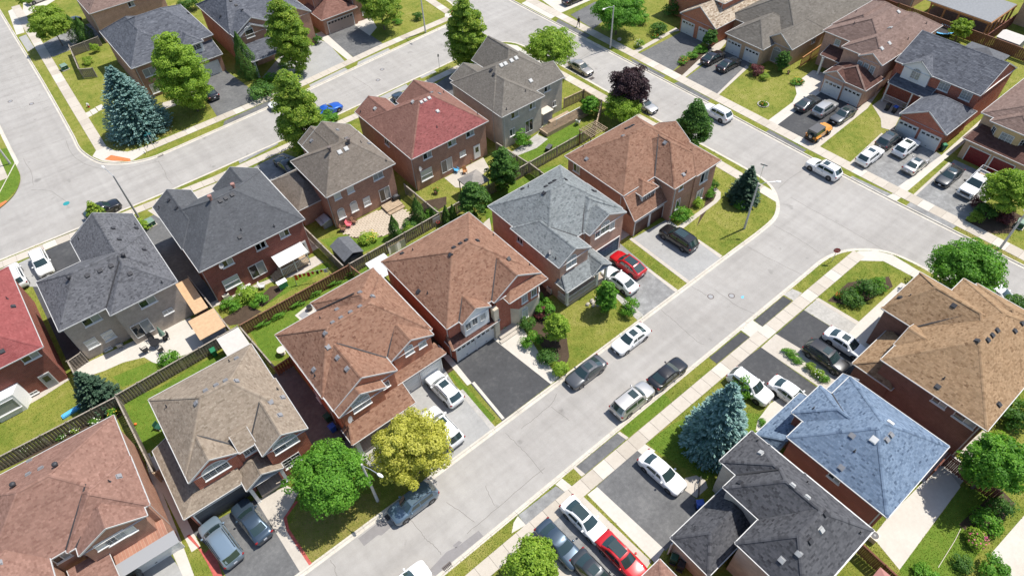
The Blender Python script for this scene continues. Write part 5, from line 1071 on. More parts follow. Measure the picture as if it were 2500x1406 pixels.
# L, W, H, hood z, belt z, wheel r, x of: cowl, roof front, roof rear, rear glass base (from centre), trunk z, front overhang, rear overhang
CT = {'sedan': dict(L=4.75, W=1.84, H=1.45, hood=.93, belt=.95, wr=.33, xc=.95, xf=.28, xr=-1.02, xb=-1.72, tr=1.02, nose=.72, fo=.93, ro=1.03),
      'coupe': dict(L=4.72, W=1.90, H=1.36, hood=.93, belt=.93, wr=.34, xc=.70, xf=.02, xr=-.85, xb=-1.85, tr=.98, nose=.68, fo=.9, ro=1.05),
      'suv': dict(L=4.70, W=1.90, H=1.68, hood=1.06, belt=1.10, wr=.37, xc=1.02, xf=.42, xr=-1.72, xb=-2.15, tr=1.08, nose=.85, fo=.93, ro=.97),
      'bigsuv': dict(L=4.95, W=1.97, H=1.77, hood=1.13, belt=1.15, wr=.39, xc=1.10, xf=.5, xr=-1.92, xb=-2.3, tr=1.12, nose=.9, fo=.95, ro=1.1),
      'van': dict(L=5.10, W=1.98, H=1.75, hood=1.02, belt=1.08, wr=.35, xc=1.38, xf=.55, xr=-2.1, xb=-2.42, tr=1.08, nose=.82, fo=.98, ro=1.1),
      'hatch': dict(L=4.60, W=1.88, H=1.58, hood=1.0, belt=1.03, wr=.36, xc=1.0, xf=.35, xr=-1.15, xb=-2.05, tr=1.06, nose=.8, fo=.9, ro=.98)}
_cm = {}
def lerp(a, b, t): return a+(b-a)*t
def carmesh(k):
    if k in _cm: return _cm[k]
    c = CT[k]; L, W, H = c['L'], c['W'], c['H']; hw = W/2; xF, xR = L/2, -L/2; out = {}
    # body: stations from rear to front
    def topz(x):
        if x >= c['xc']: t = (x-c['xc'])/(xF-c['xc']); return lerp(c['hood'], c['nose'], t**2.2)
        if x <= c['xb']: t = (c['xb']-x)/(c['xb']-xR+1e-6); return lerp(c['tr'], c['tr']-.10, t**2)
        return lerp(c['tr'], c['hood'], (x-c['xb'])/(c['xc']-c['xb']))
    def half(x):
        t = x/(L/2); s = abs(t); return hw*(1-.035*s**2-(.20*max(0, (s-.80)/.2)**2.2 if t > 0 else .13*max(0, (s-.82)/.18)**2.2))
    xs = [xR, xR+.05, xR+.16, xR+.38, xR+.75, -1.2, -.6, 0, .6, 1.0, xF-.95, xF-.55, xF-.28, xF-.11, xF-.03, xF]
    xs = sorted(set(round(x, 3) for x in xs)); b = B(); rings = []
    for i, x in enumerate(xs):
        w = half(x); zt = topz(x); e = min(x-xR, xF-x); zb = .20+.16*max(0, 1-e/.45)**2; sh = c['belt']-.10 if c['xb'] < x < c['xc'] else zt-.07
        if e < .01: w -= .07; zb += .10; zt -= .12; sh = zt-.06
        elif e < .06: w -= .025; zt -= .03; sh = zt-.06; zb += .03
        pr = [(0, zb), (.82*w, zb), (.955*w, zb+.05), (.99*w, zb+.18), (w, .5), (.995*w, sh-.12), (.965*w, sh), (.90*w, zt-.015), (.6*w, zt+.012), (0, zt+.03)]
        ring = [(x, y, z) for y, z in pr]+[(x, -y, z) for y, z in pr[-2:0:-1]]; rings.append(len(b.v)); b.v += ring
    n = len(ring)
    for i in range(len(xs)-1):
        for j in range(n): b.f.append((rings[i]+j, rings[i]+(j+1) % n, rings[i+1]+(j+1) % n, rings[i+1]+j))
    b.f.append(tuple(rings[0]+j for j in range(n-1, -1, -1))); b.f.append(tuple(rings[-1]+j for j in range(n)))
    # greenhouse
    wb, wt = hw*.93, hw*.70 if k in ('sedan', 'coupe') else hw*.74
    if k == 'van': wt = hw*.78
    fr = [1, .985, .86, .5, 0, -.5, -.86, -.985, -1]
    xm = [c['xc'], c['xf'], lerp(c['xf'], c['xr'], .33), lerp(c['xf'], c['xr'], .66), c['xr'], c['xb']]
    zr = [None, H-.035, H, H-.005, H-.06 if k in ('sedan', 'coupe', 'hatch') else H-.035, None]; gr = []
    for i, x in enumerate(xm):
        row = []
        for j, f in enumerate(fr):
            if zr[i] is None:
                y = wb*f*(.97 if i == 0 else .93); zz = topz(x)+.005-(.0 if abs(f) < .9 else .03); bx = (.16 if i == 0 else -.13)*(1-f*f); row.append((x+bx, y, zz))
            else:
                bx = (.07 if i == 1 else -.08 if i == 4 else 0)*(1-f*f)
                if abs(f) == 1: row.append((x, wb*f, c['belt']-.03))
                elif abs(f) > .98: row.append((x, (wt+.035)*(1 if f > 0 else -1), zr[i]-.075))
                else: row.append((x+bx, wt*f/.86*.96 if abs(f) > .8 else wt*f/.9, zr[i]-(.018 if abs(f) > .8 else 0)+(.012 if abs(f) < .1 else 0)))
        gr.append(len(b.v)); b.v += row
    m = len(fr)
    for i in range(5):
        for j in range(m-1): b.f.append((gr[i]+j, gr[i+1]+j, gr[i+1]+j+1, gr[i]+j+1))
    me = b.me('body'); me.materials.append(PAINT['white']); me.polygons.foreach_set('use_smooth', [True]*len(me.polygons))
    try: me.set_sharp_from_angle(angle=math.radians(38))
    except Exception: pass
    out['body'] = me
    gp = lambda i, j: Vector(b.v[gr[i]+j])
    def patch(cells, sh=.035, off=.008):
        """cells: rows of grid points -> slightly proud glass panel, shrunk at its rim"""
        R, Cc = len(cells), len(cells[0]); ctr = sum((p for r in cells for p in r), Vector())/(R*Cc); q = B(); nn = ((cells[-1][0]-cells[0][0]).cross(cells[0][-1]-cells[0][0])).normalized()
        if nn.dot(ctr-Vector((ctr.x*.6, 0, .7))) < 0: nn = -nn
        for r in cells:
            for p in r: d = ctr-p; q.v.append(tuple(p+d.normalized()*min(sh, d.length*.3)+nn*off))
        for i in range(R-1):
            for j in range(Cc-1): a = i*Cc+j; q.f.append((a, a+1, a+Cc+1, a+Cc))
        f0 = q.f[0]; v = [Vector(q.v[i]) for i in f0]
        if (v[1]-v[0]).cross(v[2]-v[0]).dot(nn) < 0: q.f = [g[::-1] for g in q.f]
        g = q.me('glass', 'cglass'); g.polygons.foreach_set('use_smooth', [True]*len(g.polygons)); return g
    out['windscreen'] = patch([[gp(0, j) for j in range(2, 7)], [gp(1, j) for j in range(2, 7)]], .05, .012)
    out['rear_window'] = patch([[gp(4, j) for j in range(2, 7)], [gp(5, j) for j in range(2, 7)]], .07, .012)
    for sd, (a, t) in (('l', (0, 1)), ('r', (8, 7))):
        lo = [lerp(gp(0, a), gp(1, a), .55)]+[gp(i, a) for i in (1, 2)]; hi = [lerp(gp(0, t), gp(1, t), .92)]+[gp(i, t) for i in (1, 2)]
        out['sf'+sd] = patch([[lerp(p, q, .12) for p, q in zip(lo, hi)], [lerp(p, q, .93) for p, q in zip(lo, hi)]], .05, .012)
        lo = [gp(i, a) for i in (2, 3, 4)]; hi = [gp(i, t) for i in (2, 3, 4)]
        if k in ('sedan', 'coupe', 'hatch'): lo.append(lerp(gp(4, a), gp(5, a), .4)); hi.append(lerp(gp(4, t), gp(5, t), .25))
        out['sr'+sd] = patch([[lerp(p, q, .12) for p, q in zip(lo, hi)], [lerp(p, q, .93) for p, q in zip(lo, hi)]], .05, .012)
    r = c['wr']; tw = .21
    t = B(); N = 18
    prof = [(r*.62, -tw/2+.015), (r*.93, -tw/2), (r, -tw/2+.03), (r, tw/2-.03), (r*.93, tw/2), (r*.62, tw/2-.015)]
    for (rr, y) in prof:
        for i in range(N): a = 2*math.pi*i/N; t.v.append((rr*math.cos(a), y, rr*math.sin(a)))
    for q in range(len(prof)-1):
        for i in range(N): t.f.append((q*N+i, q*N+(i+1) % N, (q+1)*N+(i+1) % N, (q+1)*N+i))
    out['tyre'] = t.me('tyre', 'tyre')
    rm = B(); rm.cyl((0, tw/2-.07, 0), (0, tw/2-.05, 0), r*.64, r*.64, 16)
    for i in range(5):
        a = 2*math.pi*i/5; rm.bar((0, tw/2-.03, 0), (r*.6*math.cos(a), tw/2-.025, r*.6*math.sin(a)), .07, .03)
    rm.cyl((0, tw/2-.05, 0), (0, tw/2-.01, 0), .05, .05, 8); out['rim'] = rm.me('rim', 'rim')
    ar = B(); ar.cyl((0, -.02, 0), (0, .012, 0), r*1.13, r*1.13, 20); out['arch'] = ar.me('wheel_arch', 'black')
    out['wx'] = (xF-c['fo'], xR+c['ro']); out['hw'] = hw
    zl = c['nose']-.10
    hl = B()
    hl.v = [(xF-.10, hw-.62, zl-.06), (xF-.42, hw-.045, zl), (xF-.10, hw-.62, zl+.06), (xF-.50, hw-.06, zl+.13), (xF-.24, hw-.10, zl-.05), (xF-.26, hw-.12, zl+.10)]
    hl = B().sph((0, 0, 0), .24, .12, .075, 10, 6); out['hl'] = hl.me('headlight', 'lamp')
    out['tl'] = B().sph((0, 0, 0), .13, .22, .10, 10, 6).me('taillight', 'tail')
    out['grille'] = B().box(-.03, .02, -hw*.42, hw*.42, -.09, .09).me('grille', 'black'); out['plate'] = B().box(-.012, .012, -.16, .16, -.08, .08).me('licence_plate', 'plate')
    out['bump'] = B().box(-.04, .03, -hw*.70, hw*.70, -.07, .07).me('bumper_insert', 'dgrey')
    out['mirror'] = B().sph((0, 0, 0), .11, .13, .085, 8, 6).me('mirror'); out['mirror'].materials.append(PAINT['white'])
    out['handle'] = B().box(-.10, .10, -.02, .02, -.018, .018).me('door_handle', 'dgrey')
    out['sunroof'] = B().box(-.36, .36, -wt*.62, wt*.62, 0, .014).me('sunroof', 'cglass'); out['pano'] = B().box(-.80, .62, -wt*.72, wt*.72, 0, .012).me('glass_roof', 'cglass')
    rl = B(); rl.tube([(c['xf']-.15, 0, -.02), (c['xf']-.25, 0, .05), (c['xr']+.3, 0, .05), (c['xr']+.15, 0, -.02)], .022, 6); out['rail'] = rl.me('roof_rail', 'black'); out['wt'] = wt
    out['seam'] = B().box(-.006, .006, -.004, .004, -.30, .32).me('door_seam', 'black'); out['topz'] = topz; out['half'] = half
    _cm[k] = out; return out
def car(kind, col, px, py, hd, label, z=.85, sun=None, rails=None, plate=True, group=None, zoff=0., roofcol=None):
    m = carmesh(kind); c = CT[kind]; x, y, _ = G(px, py, z); P = PAINT[col]
    cat = {'sedan': 'car', 'coupe': 'car', 'hatch': 'car', 'van': 'minivan'}.get(kind, 'suv')
    r = empty({'sedan': 'parked_sedan', 'coupe': 'parked_coupe', 'hatch': 'parked_hatchback', 'van': 'parked_minivan'}.get(kind, 'parked_suv'), (x, y, zoff), math.radians(hd), label=label, cat=cat, group=group)
    body = link('body', m['body'], r, mat=P); g = c['L']/2
    link('windscreen', m['windscreen'], r); link('rear_window', m['rear_window'], r)
    for k in ('sfl', 'sfr', 'srl', 'srr'): link('side_window', m[k], r)
    for wx in m['wx']:
        for s in (1, -1):
            w = link('wheel', m['tyre'], r, loc=(wx, s*(m['hw']-.10), c['wr']), rz=0 if s > 0 else math.pi); link('rim', m['rim'], w); link('wheel_arch', m['arch'], r, loc=(wx, s*(m['hw']-.012), c['wr']+.02), rz=0 if s > 0 else math.pi)
    for s in (1, -1):
        zl = m['topz'](g-.3)-.11; o = link('headlight', m['hl'], r, loc=(g-.27, s*(m['hw']-.26), zl)); o.rotation_euler = (0, .12, -s*.62)
        o = link('taillight', m['tl'], r, loc=(-g+.15, s*(m['hw']-.22), c['tr']-.17)); o.rotation_euler = (0, 0, s*.35)
        link('mirror', m['mirror'], r, loc=(c['xc']-.28, s*(m['hw']+.05), c['belt']+.03), mat=P)
        link('door_handle', m['handle'], body, loc=(-.25, s*(m['hw']*.995), c['belt']-.20)); link('door_seam', m['seam'], body, loc=(-.38, s*(m['hw']*.998), .62)); link('door_seam', m['seam'], body, loc=(c['xc']-.35, s*(m['hw']*.998), .62))
        if rails or (rails is None and kind in ('suv', 'bigsuv', 'van')): link('roof_rail', m['rail'], r, loc=(0, s*m['wt']*.93, c['H']-.03))
    link('grille', m['grille'], r, loc=(g-.02, 0, m['topz'](g)-.24)); link('bumper_insert', m['bump'], r, loc=(g-.01, 0, .36)); link('bumper_insert', m['bump'], r, loc=(-g+.01, 0, .40), rz=math.pi)
    if plate: link('licence_plate', m['plate'], r, loc=(-g+.0, 0, .68)); link('licence_plate', m['plate'], r, loc=(g+.015, 0, .42))
    if sun: link('sunroof' if sun == 'sun' else 'glass_roof', m['sunroof' if sun == 'sun' else 'pano'], r, loc=(c['xf']-.55 if sun == 'sun' else c['xf']-.72, 0, c['H']+.008))
    return r
KB = 'cars parked along the near street'; DW = 'cars on the driveways'
car('sedan', 'white', 1541, 822, 180, 'white sedan with sunroof parked at the lawn kerb of the grey-green roofed house', sun='sun', zoff=-.12)
car('sedan', 'grey', 1431, 903, 180, 'dark grey sedan with sunroof parked behind the white sedan by the round shrubs', sun='sun', zoff=-.12)
car('sedan', 'black', 1631, 907, 0, 'black sedan parked in front of the silver suv beside the grass verge', zoff=-.12)
car('bigsuv', 'silver', 1545, 972, 0, 'silver suv with pale roof and sunroof parked by the grass verge', sun='sun', zoff=-.12)
car('suv', 'steelblue', 1008, 1222, 180, 'blue-grey suv parked at the kerb under the yellow tree', zoff=-.12)
car('sedan', 'white', 985, 1425, 0, 'white car cut off by the bottom edge in the road', zoff=-.12)
car('suv', 'white', 1084, 946, 92, 'white suv with sunroof nearest the garage of the wide brown roofed house', sun='sun')
car('bigsuv', 'white', 1080, 1040, 92, 'white suv half hidden by the yellow tree', sun='sun')
car('van', 'paleblue', 537, 1320, 96, 'pale blue-silver minivan with roof rails on the driveway by the red edging')
car('sedan', 'bluegrey', 612, 1268, 96, 'dark blue-grey sedan beside the minivan')
car('sedan', 'black', 318, 1412, 92, 'black car entering the frame below the grey garage awning')
car('hatch', 'red', 1533, 642, 92, 'red hatchback with black glass roof beside the white sedan by the porch', sun='pano')
car('sedan', 'white', 1513, 680, 92, 'white sedan beside the red hatchback near the white porch rail')
car('bigsuv', 'black', 1657, 579, 92, 'black suv on the grey driveway of the brown corner house', sun='pano')
car('sedan', 'white', 1617, 1150, -88, 'white sedan alone on the wide driveway below the big blue spruce')
car('sedan', 'white', 1427, 1266, -88, 'white sedan with black glass roof on the crowded driveway', sun='pano')
car('sedan', 'bluegrey', 1366, 1325, -88, 'blue-grey sedan leftmost on the crowded bottom driveway')
car('sedan', 'red', 1518, 1356, -88, 'red car with glass roof at the bottom edge', sun='pano')
car('sedan', 'dkgrey', 1455, 1402, -88, 'dark car between the blue-grey sedan and the red car', sun='sun')
car('suv', 'white', 1832, 940, -88, 'white suv partly behind the small shrub above the blue spruce')
car('sedan', 'white', 1934, 960, -88, 'white sedan beside the edge of the blue roof')
car('suv', 'black', 2018, 869, -88, 'black suv on the dark driveway of the tan roofed house', sun='sun')
car('sedan', 'white', 2068, 836, -88, 'white sedan with sunroof beside the black suv', sun='sun')
car('sedan', 'white', 2440, 712, -90, 'white car mostly hidden by the round tree at the right', zoff=-.12)
car('suv', 'white', 1752, 271, 90, 'white suv parked beside the lawn with the round flower bed', zoff=-.12)
car('suv', 'white', 2013, 408, 90, 'white suv with sunroof parked in the road below the yellow off-roader', sun='sun', zoff=-.12)
car('sedan', 'champ', 1418, 160, -90, 'silver sedan parked under the pale green street tree', zoff=-.12)
car('sedan', 'silver', 1572, 250, -90, 'silver car hidden behind the purple tree', zoff=-.12)
car('sedan', 'black', 1742, 137, 0, 'black sedan at the hedge side of the bungalow driveway'); car('sedan', 'black', 1780, 154, 0, 'black sedan at the lawn side of the bungalow driveway')
car('coupe', 'dkgrey', 1973, 248, 0, 'dark grey coupe beside the concrete walk'); car('suv', 'silver', 2015, 262, 0, 'silver suv between the grey coupe and the grey sedan'); car('sedan', 'grey', 2060, 277, 180, 'grey sedan with sunroof behind the yellow off-roader', sun='sun')
car('suv', 'white', 2125, 378, 0, 'white suv with sunroof nearest the road on the worn driveway', sun='sun'); car('suv', 'grey', 2172, 338, 0, 'grey suv next to the left white garage door', sun='sun'); car('suv', 'white', 2214, 357, 0, 'white suv in front of the right white garage door', sun='sun'); car('sedan', 'silver', 2239, 397, 0, 'silver sedan by the green bin and concrete strip', sun='sun')
car('sedan', 'dkgrey', 2320, 426, 180, 'dark sedan beside the white pickup', sun='sun')
car('hatch', 'black', 247, 508, 5, 'black car parked beside the tall lamp post at the left', zoff=-.12)
car('coupe', 'blue', 798, 264, 3, 'bright blue coupe parked by the street tree', zoff=-.12)
car('sedan', 'white', 690, 243, 180, 'white car hidden behind the street tree in the upper road', zoff=-.12)
car('sedan', 'black', 697, 400, 95, 'dark sedan beside the taupe garage roof'); car('sedan', 'black', 508, 222, 92, 'dark car half hidden by the tall maple on the upper left driveway')
car('suv', 'white', 100, 640, -90, 'white suv with roof rails on the driveway left of the charcoal roof'); car('suv', 'white', 35, 672, 92, 'white suv at the left edge above the red roof')
car('sedan', 'black', 165, 52, 20, 'dark blue car behind the small maple at the top left'); car('suv', 'silver', 95, -2, 10, 'silver car at the top left edge', z=.4)
car('sedan', 'bluegrey', 985, 240, 92, 'dark blue car glimpsed between the roof gables'); car('sedan', 'black', 1400, -6, 0, 'dark car on the white driveway at the top edge')
# ---- yellow off-roader
def offroader(px, py, hd, label):
    x, y, _ = G(px, py, .9); r = empty('parked_offroader', (x, y, 0), math.radians(hd), label=label, cat='suv')
    b = B(); b.prism([(-2.0, -.78), (2.05, -.72), (2.05, .72), (-2.0, .78)], .45, 1.02); b.prism([(.55, -.66), (2.0, -.56), (2.0, .56), (.55, .66)], 1.02, 1.14)
    for sx in (1.35, -1.3):
        for s in (1, -1): b.box(sx-.55, sx+.55, min(s*.72, s*.95), max(s*.72, s*.95), .82, .92)
    b.box(-2.0, .6, -.77, -.70, 1.02, 1.10); b.box(-2.0, .6, .70, .77, 1.02, 1.10); b.ob('body', None, r).data.materials.append(PAINT['yellow'])
    B().prism([(-1.98, -.70), (.20, -.66), (.20, .66), (-1.98, .70)], 1.74, 1.84).ob('hard_top', 'dgrey', r)
    for s in (1, -1):
        g = B(); g.v = [(-1.95, s*.74, 1.08), (.35, s*.72, 1.08), (.12, s*.66, 1.74), (-1.93, s*.69, 1.74)]; g.f = [(0, 1, 2, 3)]; g.ob('side_window', 'cglass', r)
        B().sph((1.98, s*.42, .85), .06, .12, .12, 10, 6).ob('headlight', 'lamp', r); B().box(-2.05, -1.98, s*.70-.08, s*.70+.08, .8, 1.0).ob('taillight', 'tail', r); B().box(.35, .5, s*.95-.12, s*.95+.12, 1.05, 1.22).ob('mirror', 'black', r)
    g = B(); g.v = [(.40, -.68, 1.10), (.40, .68, 1.10), (.16, .64, 1.75), (.16, -.64, 1.75)]; g.f = [(0, 1, 2, 3)]; g.ob('windscreen', 'cglass', r); g = B(); g.v = [(-1.98, -.7, 1.06), (-1.98, .7, 1.06), (-1.96, .66, 1.74), (-1.96, -.66, 1.74)]; g.f = [(0, 1, 2, 3)]; g.ob('rear_window', 'cglass', r)
    m = carmesh('bigsuv')
    for sx in (1.35, -1.3):
        for s in (1, -1): w = link('wheel', m['tyre'], r, loc=(sx, s*.83, .39), rz=0 if s > 0 else math.pi); link('rim', m['rim'], w)
    w = link('spare_wheel', m['tyre'], r, loc=(-2.12, 0, 1.0), rz=math.pi/2); link('rim', m['rim'], w)
    B().box(2.05, 2.22, -.8, .8, .48, .66).ob('bumper', 'black', r); B().box(-2.2, -2.0, -.8, .8, .48, .66).ob('bumper', 'black', r)
offroader(2000, 320, 0, 'yellow off-roader with black hard top and rear spare wheel')
def pickup(px, py, hd, label):
    x, y, _ = G(px, py, .9); r = empty('parked_pickup', (x, y, 0), math.radians(hd), label=label, cat='pickup'); W = .98; P = PAINT['white']
    b = B(); b.prism([(-2.85, -W), (2.6, -W), (2.85, -.8), (2.85, .8), (2.6, W), (-2.85, W)], .48, .98)
    b.prism([(.95, -W+.04), (2.55, -W+.06), (2.8, -.7), (2.8, .7), (2.55, W-.06), (.95, W-.04)], .98, 1.16)
    b.box(-2.85, -1.0, -W, -W+.1, .98, 1.25); b.box(-2.85, -1.0, W-.1, W, .98, 1.25); b.box(-2.85, -2.75, -W+.1, W-.1, .98, 1.25); b.box(-1.05, 1.0, -W+.01, W-.01, .98, 1.15)
    n = len(b.v); b.v += [(-1.0, -W+.06, 1.15), (1.15, -W+.06, 1.15), (1.15, W-.06, 1.15), (-1.0, W-.06, 1.15), (-.85, -.72, 1.80), (.45, -.72, 1.82), (.45, .72, 1.82), (-.85, .72, 1.80)]
    b.f += [tuple(n+i for i in q) for q in ((4, 5, 6, 7), (0, 1, 5, 4), (1, 2, 6, 5), (2, 3, 7, 6), (3, 0, 4, 7))]
    o = b.ob('body', None, r); o.data.materials.append(P)
    def quad(nm, pts): q = B(); q.v = pts; q.f = [(0, 1, 2, 3)]; q.ob(nm, 'cglass', r)
    quad('windscreen', [(1.13, -.84, 1.20), (1.13, .84, 1.20), (.50, .68, 1.80), (.50, -.68, 1.80)]); quad('rear_window', [(-1.02, -.6, 1.25), (-1.02, .6, 1.25), (-.88, .55, 1.72), (-.88, -.55, 1.72)])
    for s in (1, -1):
        quad('side_window', [(-.85, s*.915, 1.22), (.95, s*.915, 1.22), (.42, s*.75, 1.76), (-.75, s*.75, 1.76)]); B().sph((2.68, s*.72, .98), .14, .18, .13, 10, 6).ob('headlight', 'lamp', r); B().box(.95, 1.1, s*1.1-.13, s*1.1+.13, 1.2, 1.42).ob('mirror', 'black', r)
        B().box(-2.88, -2.84, s*.88-.07, s*.88+.07, .8, 1.2).ob('taillight', 'tail', r); B().bar((-2.8, s*.92, 1.85), (.9, s*.80, 1.95), .05).bar((-2.8, s*.92, 1.25), (-2.8, s*.92, 1.85), .05).bar((-1.2, s*.92, 1.25), (-1.2, s*.88, 1.9), .05).ob('ladder_rack', 'steel', r)
    for X in (-2.8, -1.2): B().bar((X, -.92, 1.87), (X, .92, 1.87), .05).ob('ladder_rack', 'steel', r)
    B().box(-2.75, -1.0, -.88, .88, .98, .99).ob('cargo_bed', 'black', r); B().box(-2.3, -1.6, -.6, .3, .99, 1.2).ob('cargo', 'wood_t', r); B().box(2.83, 2.9, -.6, .6, .72, 1.0).ob('grille', 'black', r); B().box(2.8, 3.0, -.9, .9, .45, .66).ob('bumper', 'steel', r); B().box(3.0, 3.02, -.16, .16, .48, .64).ob('licence_plate', 'plate', r)
    m = carmesh('bigsuv')
    for sx in (1.85, -1.75):
        for s in (1, -1): w = link('wheel', m['tyre'], r, loc=(sx, s*.88, .39), rz=0 if s > 0 else math.pi); link('rim', m['rim'], w); link('wheel_arch', m['arch'], r, loc=(sx, s*.97, .42), rz=0 if s > 0 else math.pi)
pickup(2383, 448, 180, 'white pickup with ladder rack in front of the dark red garage doors')
# ================================================================ trees and plants
FOL = {
 'maple': foliage('leaves_maple', [(0.087, 0.171, 0.018), (0.173, 0.283, 0.029), (0.292, 0.394, 0.048), (0.458, 0.492, 0.082)]),
 'deep': foliage('leaves_deep', [(0.039, 0.110, 0.020), (0.084, 0.189, 0.032), (0.155, 0.275, 0.049)]),
 'light': foliage('leaves_light', [(0.127, 0.231, 0.023), (0.253, 0.386, 0.039), (0.416, 0.519, 0.077)]),
 'bright': foliage('leaves_bright', [(0.065, 0.189, 0.017), (0.129, 0.305, 0.030), (0.220, 0.415, 0.051)]),
 'yellow': foliage('leaves_yellow', [(0.224, 0.235, 0.025), (0.403, 0.392, 0.054), (0.616, 0.582, 0.134), (0.470, 0.448, 0.067)]),
 'purple': foliage('leaves_purple', [(.020, .010, .013), (.046, .021, .027), (.09, .042, .042)], .15),
 'maroon': foliage('leaves_maroon', [(.06, .015, .02), (.12, .03, .035), (.19, .055, .05)], .2),
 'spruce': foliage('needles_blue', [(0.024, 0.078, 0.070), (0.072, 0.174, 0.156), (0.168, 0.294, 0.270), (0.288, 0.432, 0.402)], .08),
 'spruce_g': foliage('needles_green', [(.016, .045, .026), (.04, .085, .05), (.085, .14, .085)], .08),
 'cedar': foliage('needles_cedar', [(0.036, 0.102, 0.014), (0.078, 0.174, 0.022), (0.138, 0.240, 0.034)], .12),
 'lime': foliage('leaves_lime', [(0.132, 0.220, 0.022), (0.242, 0.352, 0.039), (0.374, 0.462, 0.077)]),
 'flower_r': foliage('petals_red', [(.45, .03, .03), (.65, .10, .05)], .1), 'flower_y': foliage('petals_yellow', [(.55, .38, .03), (.7, .55, .08)], .1), 'flower_p': foliage('petals_pink', [(.6, .08, .2), (.75, .25, .35)], .1), 'flower_o': foliage('petals_orange', [(.6, .14, .02), (.75, .28, .04)], .1), 'flower_w': foliage('petals_white', [(.6, .6, .5), (.8, .8, .72)], .1),
}
def leafmesh(name, pts, nrm, size, tint, mat, aspect=.7, up=.5):
    """one quad (folded along its midrib) per point"""
    n = len(pts); rnd = RNG.standard_normal((n, 3)); N = nrm+rnd*.55; N[:, 2] += up; N /= np.linalg.norm(N, axis=1)[:, None]
    t = RNG.standard_normal((n, 3)); t -= N*(t*N).sum(1)[:, None]; t /= np.linalg.norm(t, axis=1)[:, None]; bt = np.cross(N, t)
    s = size*(.65+.7*RNG.random(n))[:, None]; a = t*s*.5; b = bt*s*.5*aspect; f = N*s*.12
    V = np.empty((n, 4, 3)); V[:, 0] = pts-a; V[:, 1] = pts+b+f; V[:, 2] = pts+a; V[:, 3] = pts-b+f
    return quads(name, V, tint, mat)
def quads(name, V, tint, mat):
    n = len(V); me = bpy.data.meshes.new(name); me.vertices.add(n*4); me.vertices.foreach_set('co', V.reshape(-1)); me.loops.add(n*4); me.loops.foreach_set('vertex_index', np.arange(n*4, dtype=np.int32))
    me.polygons.add(n); me.polygons.foreach_set('loop_start', np.arange(0, n*4, 4, dtype=np.int32)); me.polygons.foreach_set('loop_total', np.full(n, 4, dtype=np.int32)); me.update(calc_edges=True)
    at = me.attributes.new('tint', 'FLOAT', 'FACE'); at.data.foreach_set('value', np.clip(tint, 0, 1).astype(np.float32)); me.materials.append(FOL[mat]); return me
def crown(rx, rz, n, size, mat, shape='oval', clump=.24, ncl=None, low=.0, seed=0):
    """leaves gathered in clumps through an uneven crown centred on z=0"""
    ncl = ncl or int(90+34*rx*max(1, rz/rx)); d = RNG.standard_normal((ncl, 3)); d /= np.linalg.norm(d, axis=1)[:, None]; d[:, 2] = np.where(d[:, 2] < (-.55 if rz < 1.4*rx else -.93), -d[:, 2]*.5, d[:, 2])
    rad = (.25+.75*RNG.random(ncl)**.45)*(.84+.26*RNG.random(ncl)); zc = d[:, 2]*rad
    w = np.ones(ncl)
    if shape == 'cone': w = np.clip(1.05-.85*(zc+1)/2, .12, 1)*1.2
    elif shape == 'ovate': w = np.where(zc > 0, 1-.55*zc**1.3, 1-.25*zc**2)
    elif shape == 'flat': w = np.where(zc < -.2, .85, 1)
    C = np.stack([d[:, 0]*rad*rx*w, d[:, 1]*rad*rx*w, zc*rz], 1); cr = clump*rx*(.7+.6*RNG.random(ncl)); ctint = RNG.standard_normal(ncl)*.13
    k = RNG.integers(0, ncl, n); q = RNG.standard_normal((n, 3)); q /= np.linalg.norm(q, axis=1)[:, None]; q[:, 2] = np.abs(q[:, 2])*.75-.12
    P = C[k]+q*(cr[k]*(.55+.45*RNG.random(n)**.5))[:, None]*np.array([1, 1, .8]); nr = q*.8+P/np.array([rx, rx, rz])*.5
    tint = .46+ctint[k]+RNG.standard_normal(n)*.20
    return leafmesh('crown', P, nr, size, tint, mat), C
def trunkob(root, h, r, C=None, zc=0, nb=9):
    b = B(); b.cyl((0, 0, -.05), (r*.3, r*.2, h*.5), r, r*.75, 8); b.cyl((r*.3, r*.2, h*.5), (0, 0, h), r*.75, r*.35, 8)
    if C is not None:
        for p in C[:nb]: b.cyl((0, 0, h*random.uniform(.45, .85)), (p[0]*.8, p[1]*.8, zc+p[2]*.8), r*.32, r*.1, 5)
    b.ob('trunk', 'bark', root)
def tree(px, py, zc, rx, rz, mat, label, shape='ovate', n=None, size=.22, name='street_tree', group=None, tr=.16, clump=.25):
    """px,py: crown centre as seen; zc its height"""
    x, y, _ = G(px, py, zc); r = empty(name, (x, y, 0), random.uniform(0, 6), label=label, cat='tree', group=group)
    n = n or int(3300*rx*max(rx, rz)**.9); me, C = crown(rx, rz, n, size, mat, shape, clump); link('crown', me, r, loc=(0, 0, zc)); trunkob(r, zc+rz*.35, tr, C, zc); return r
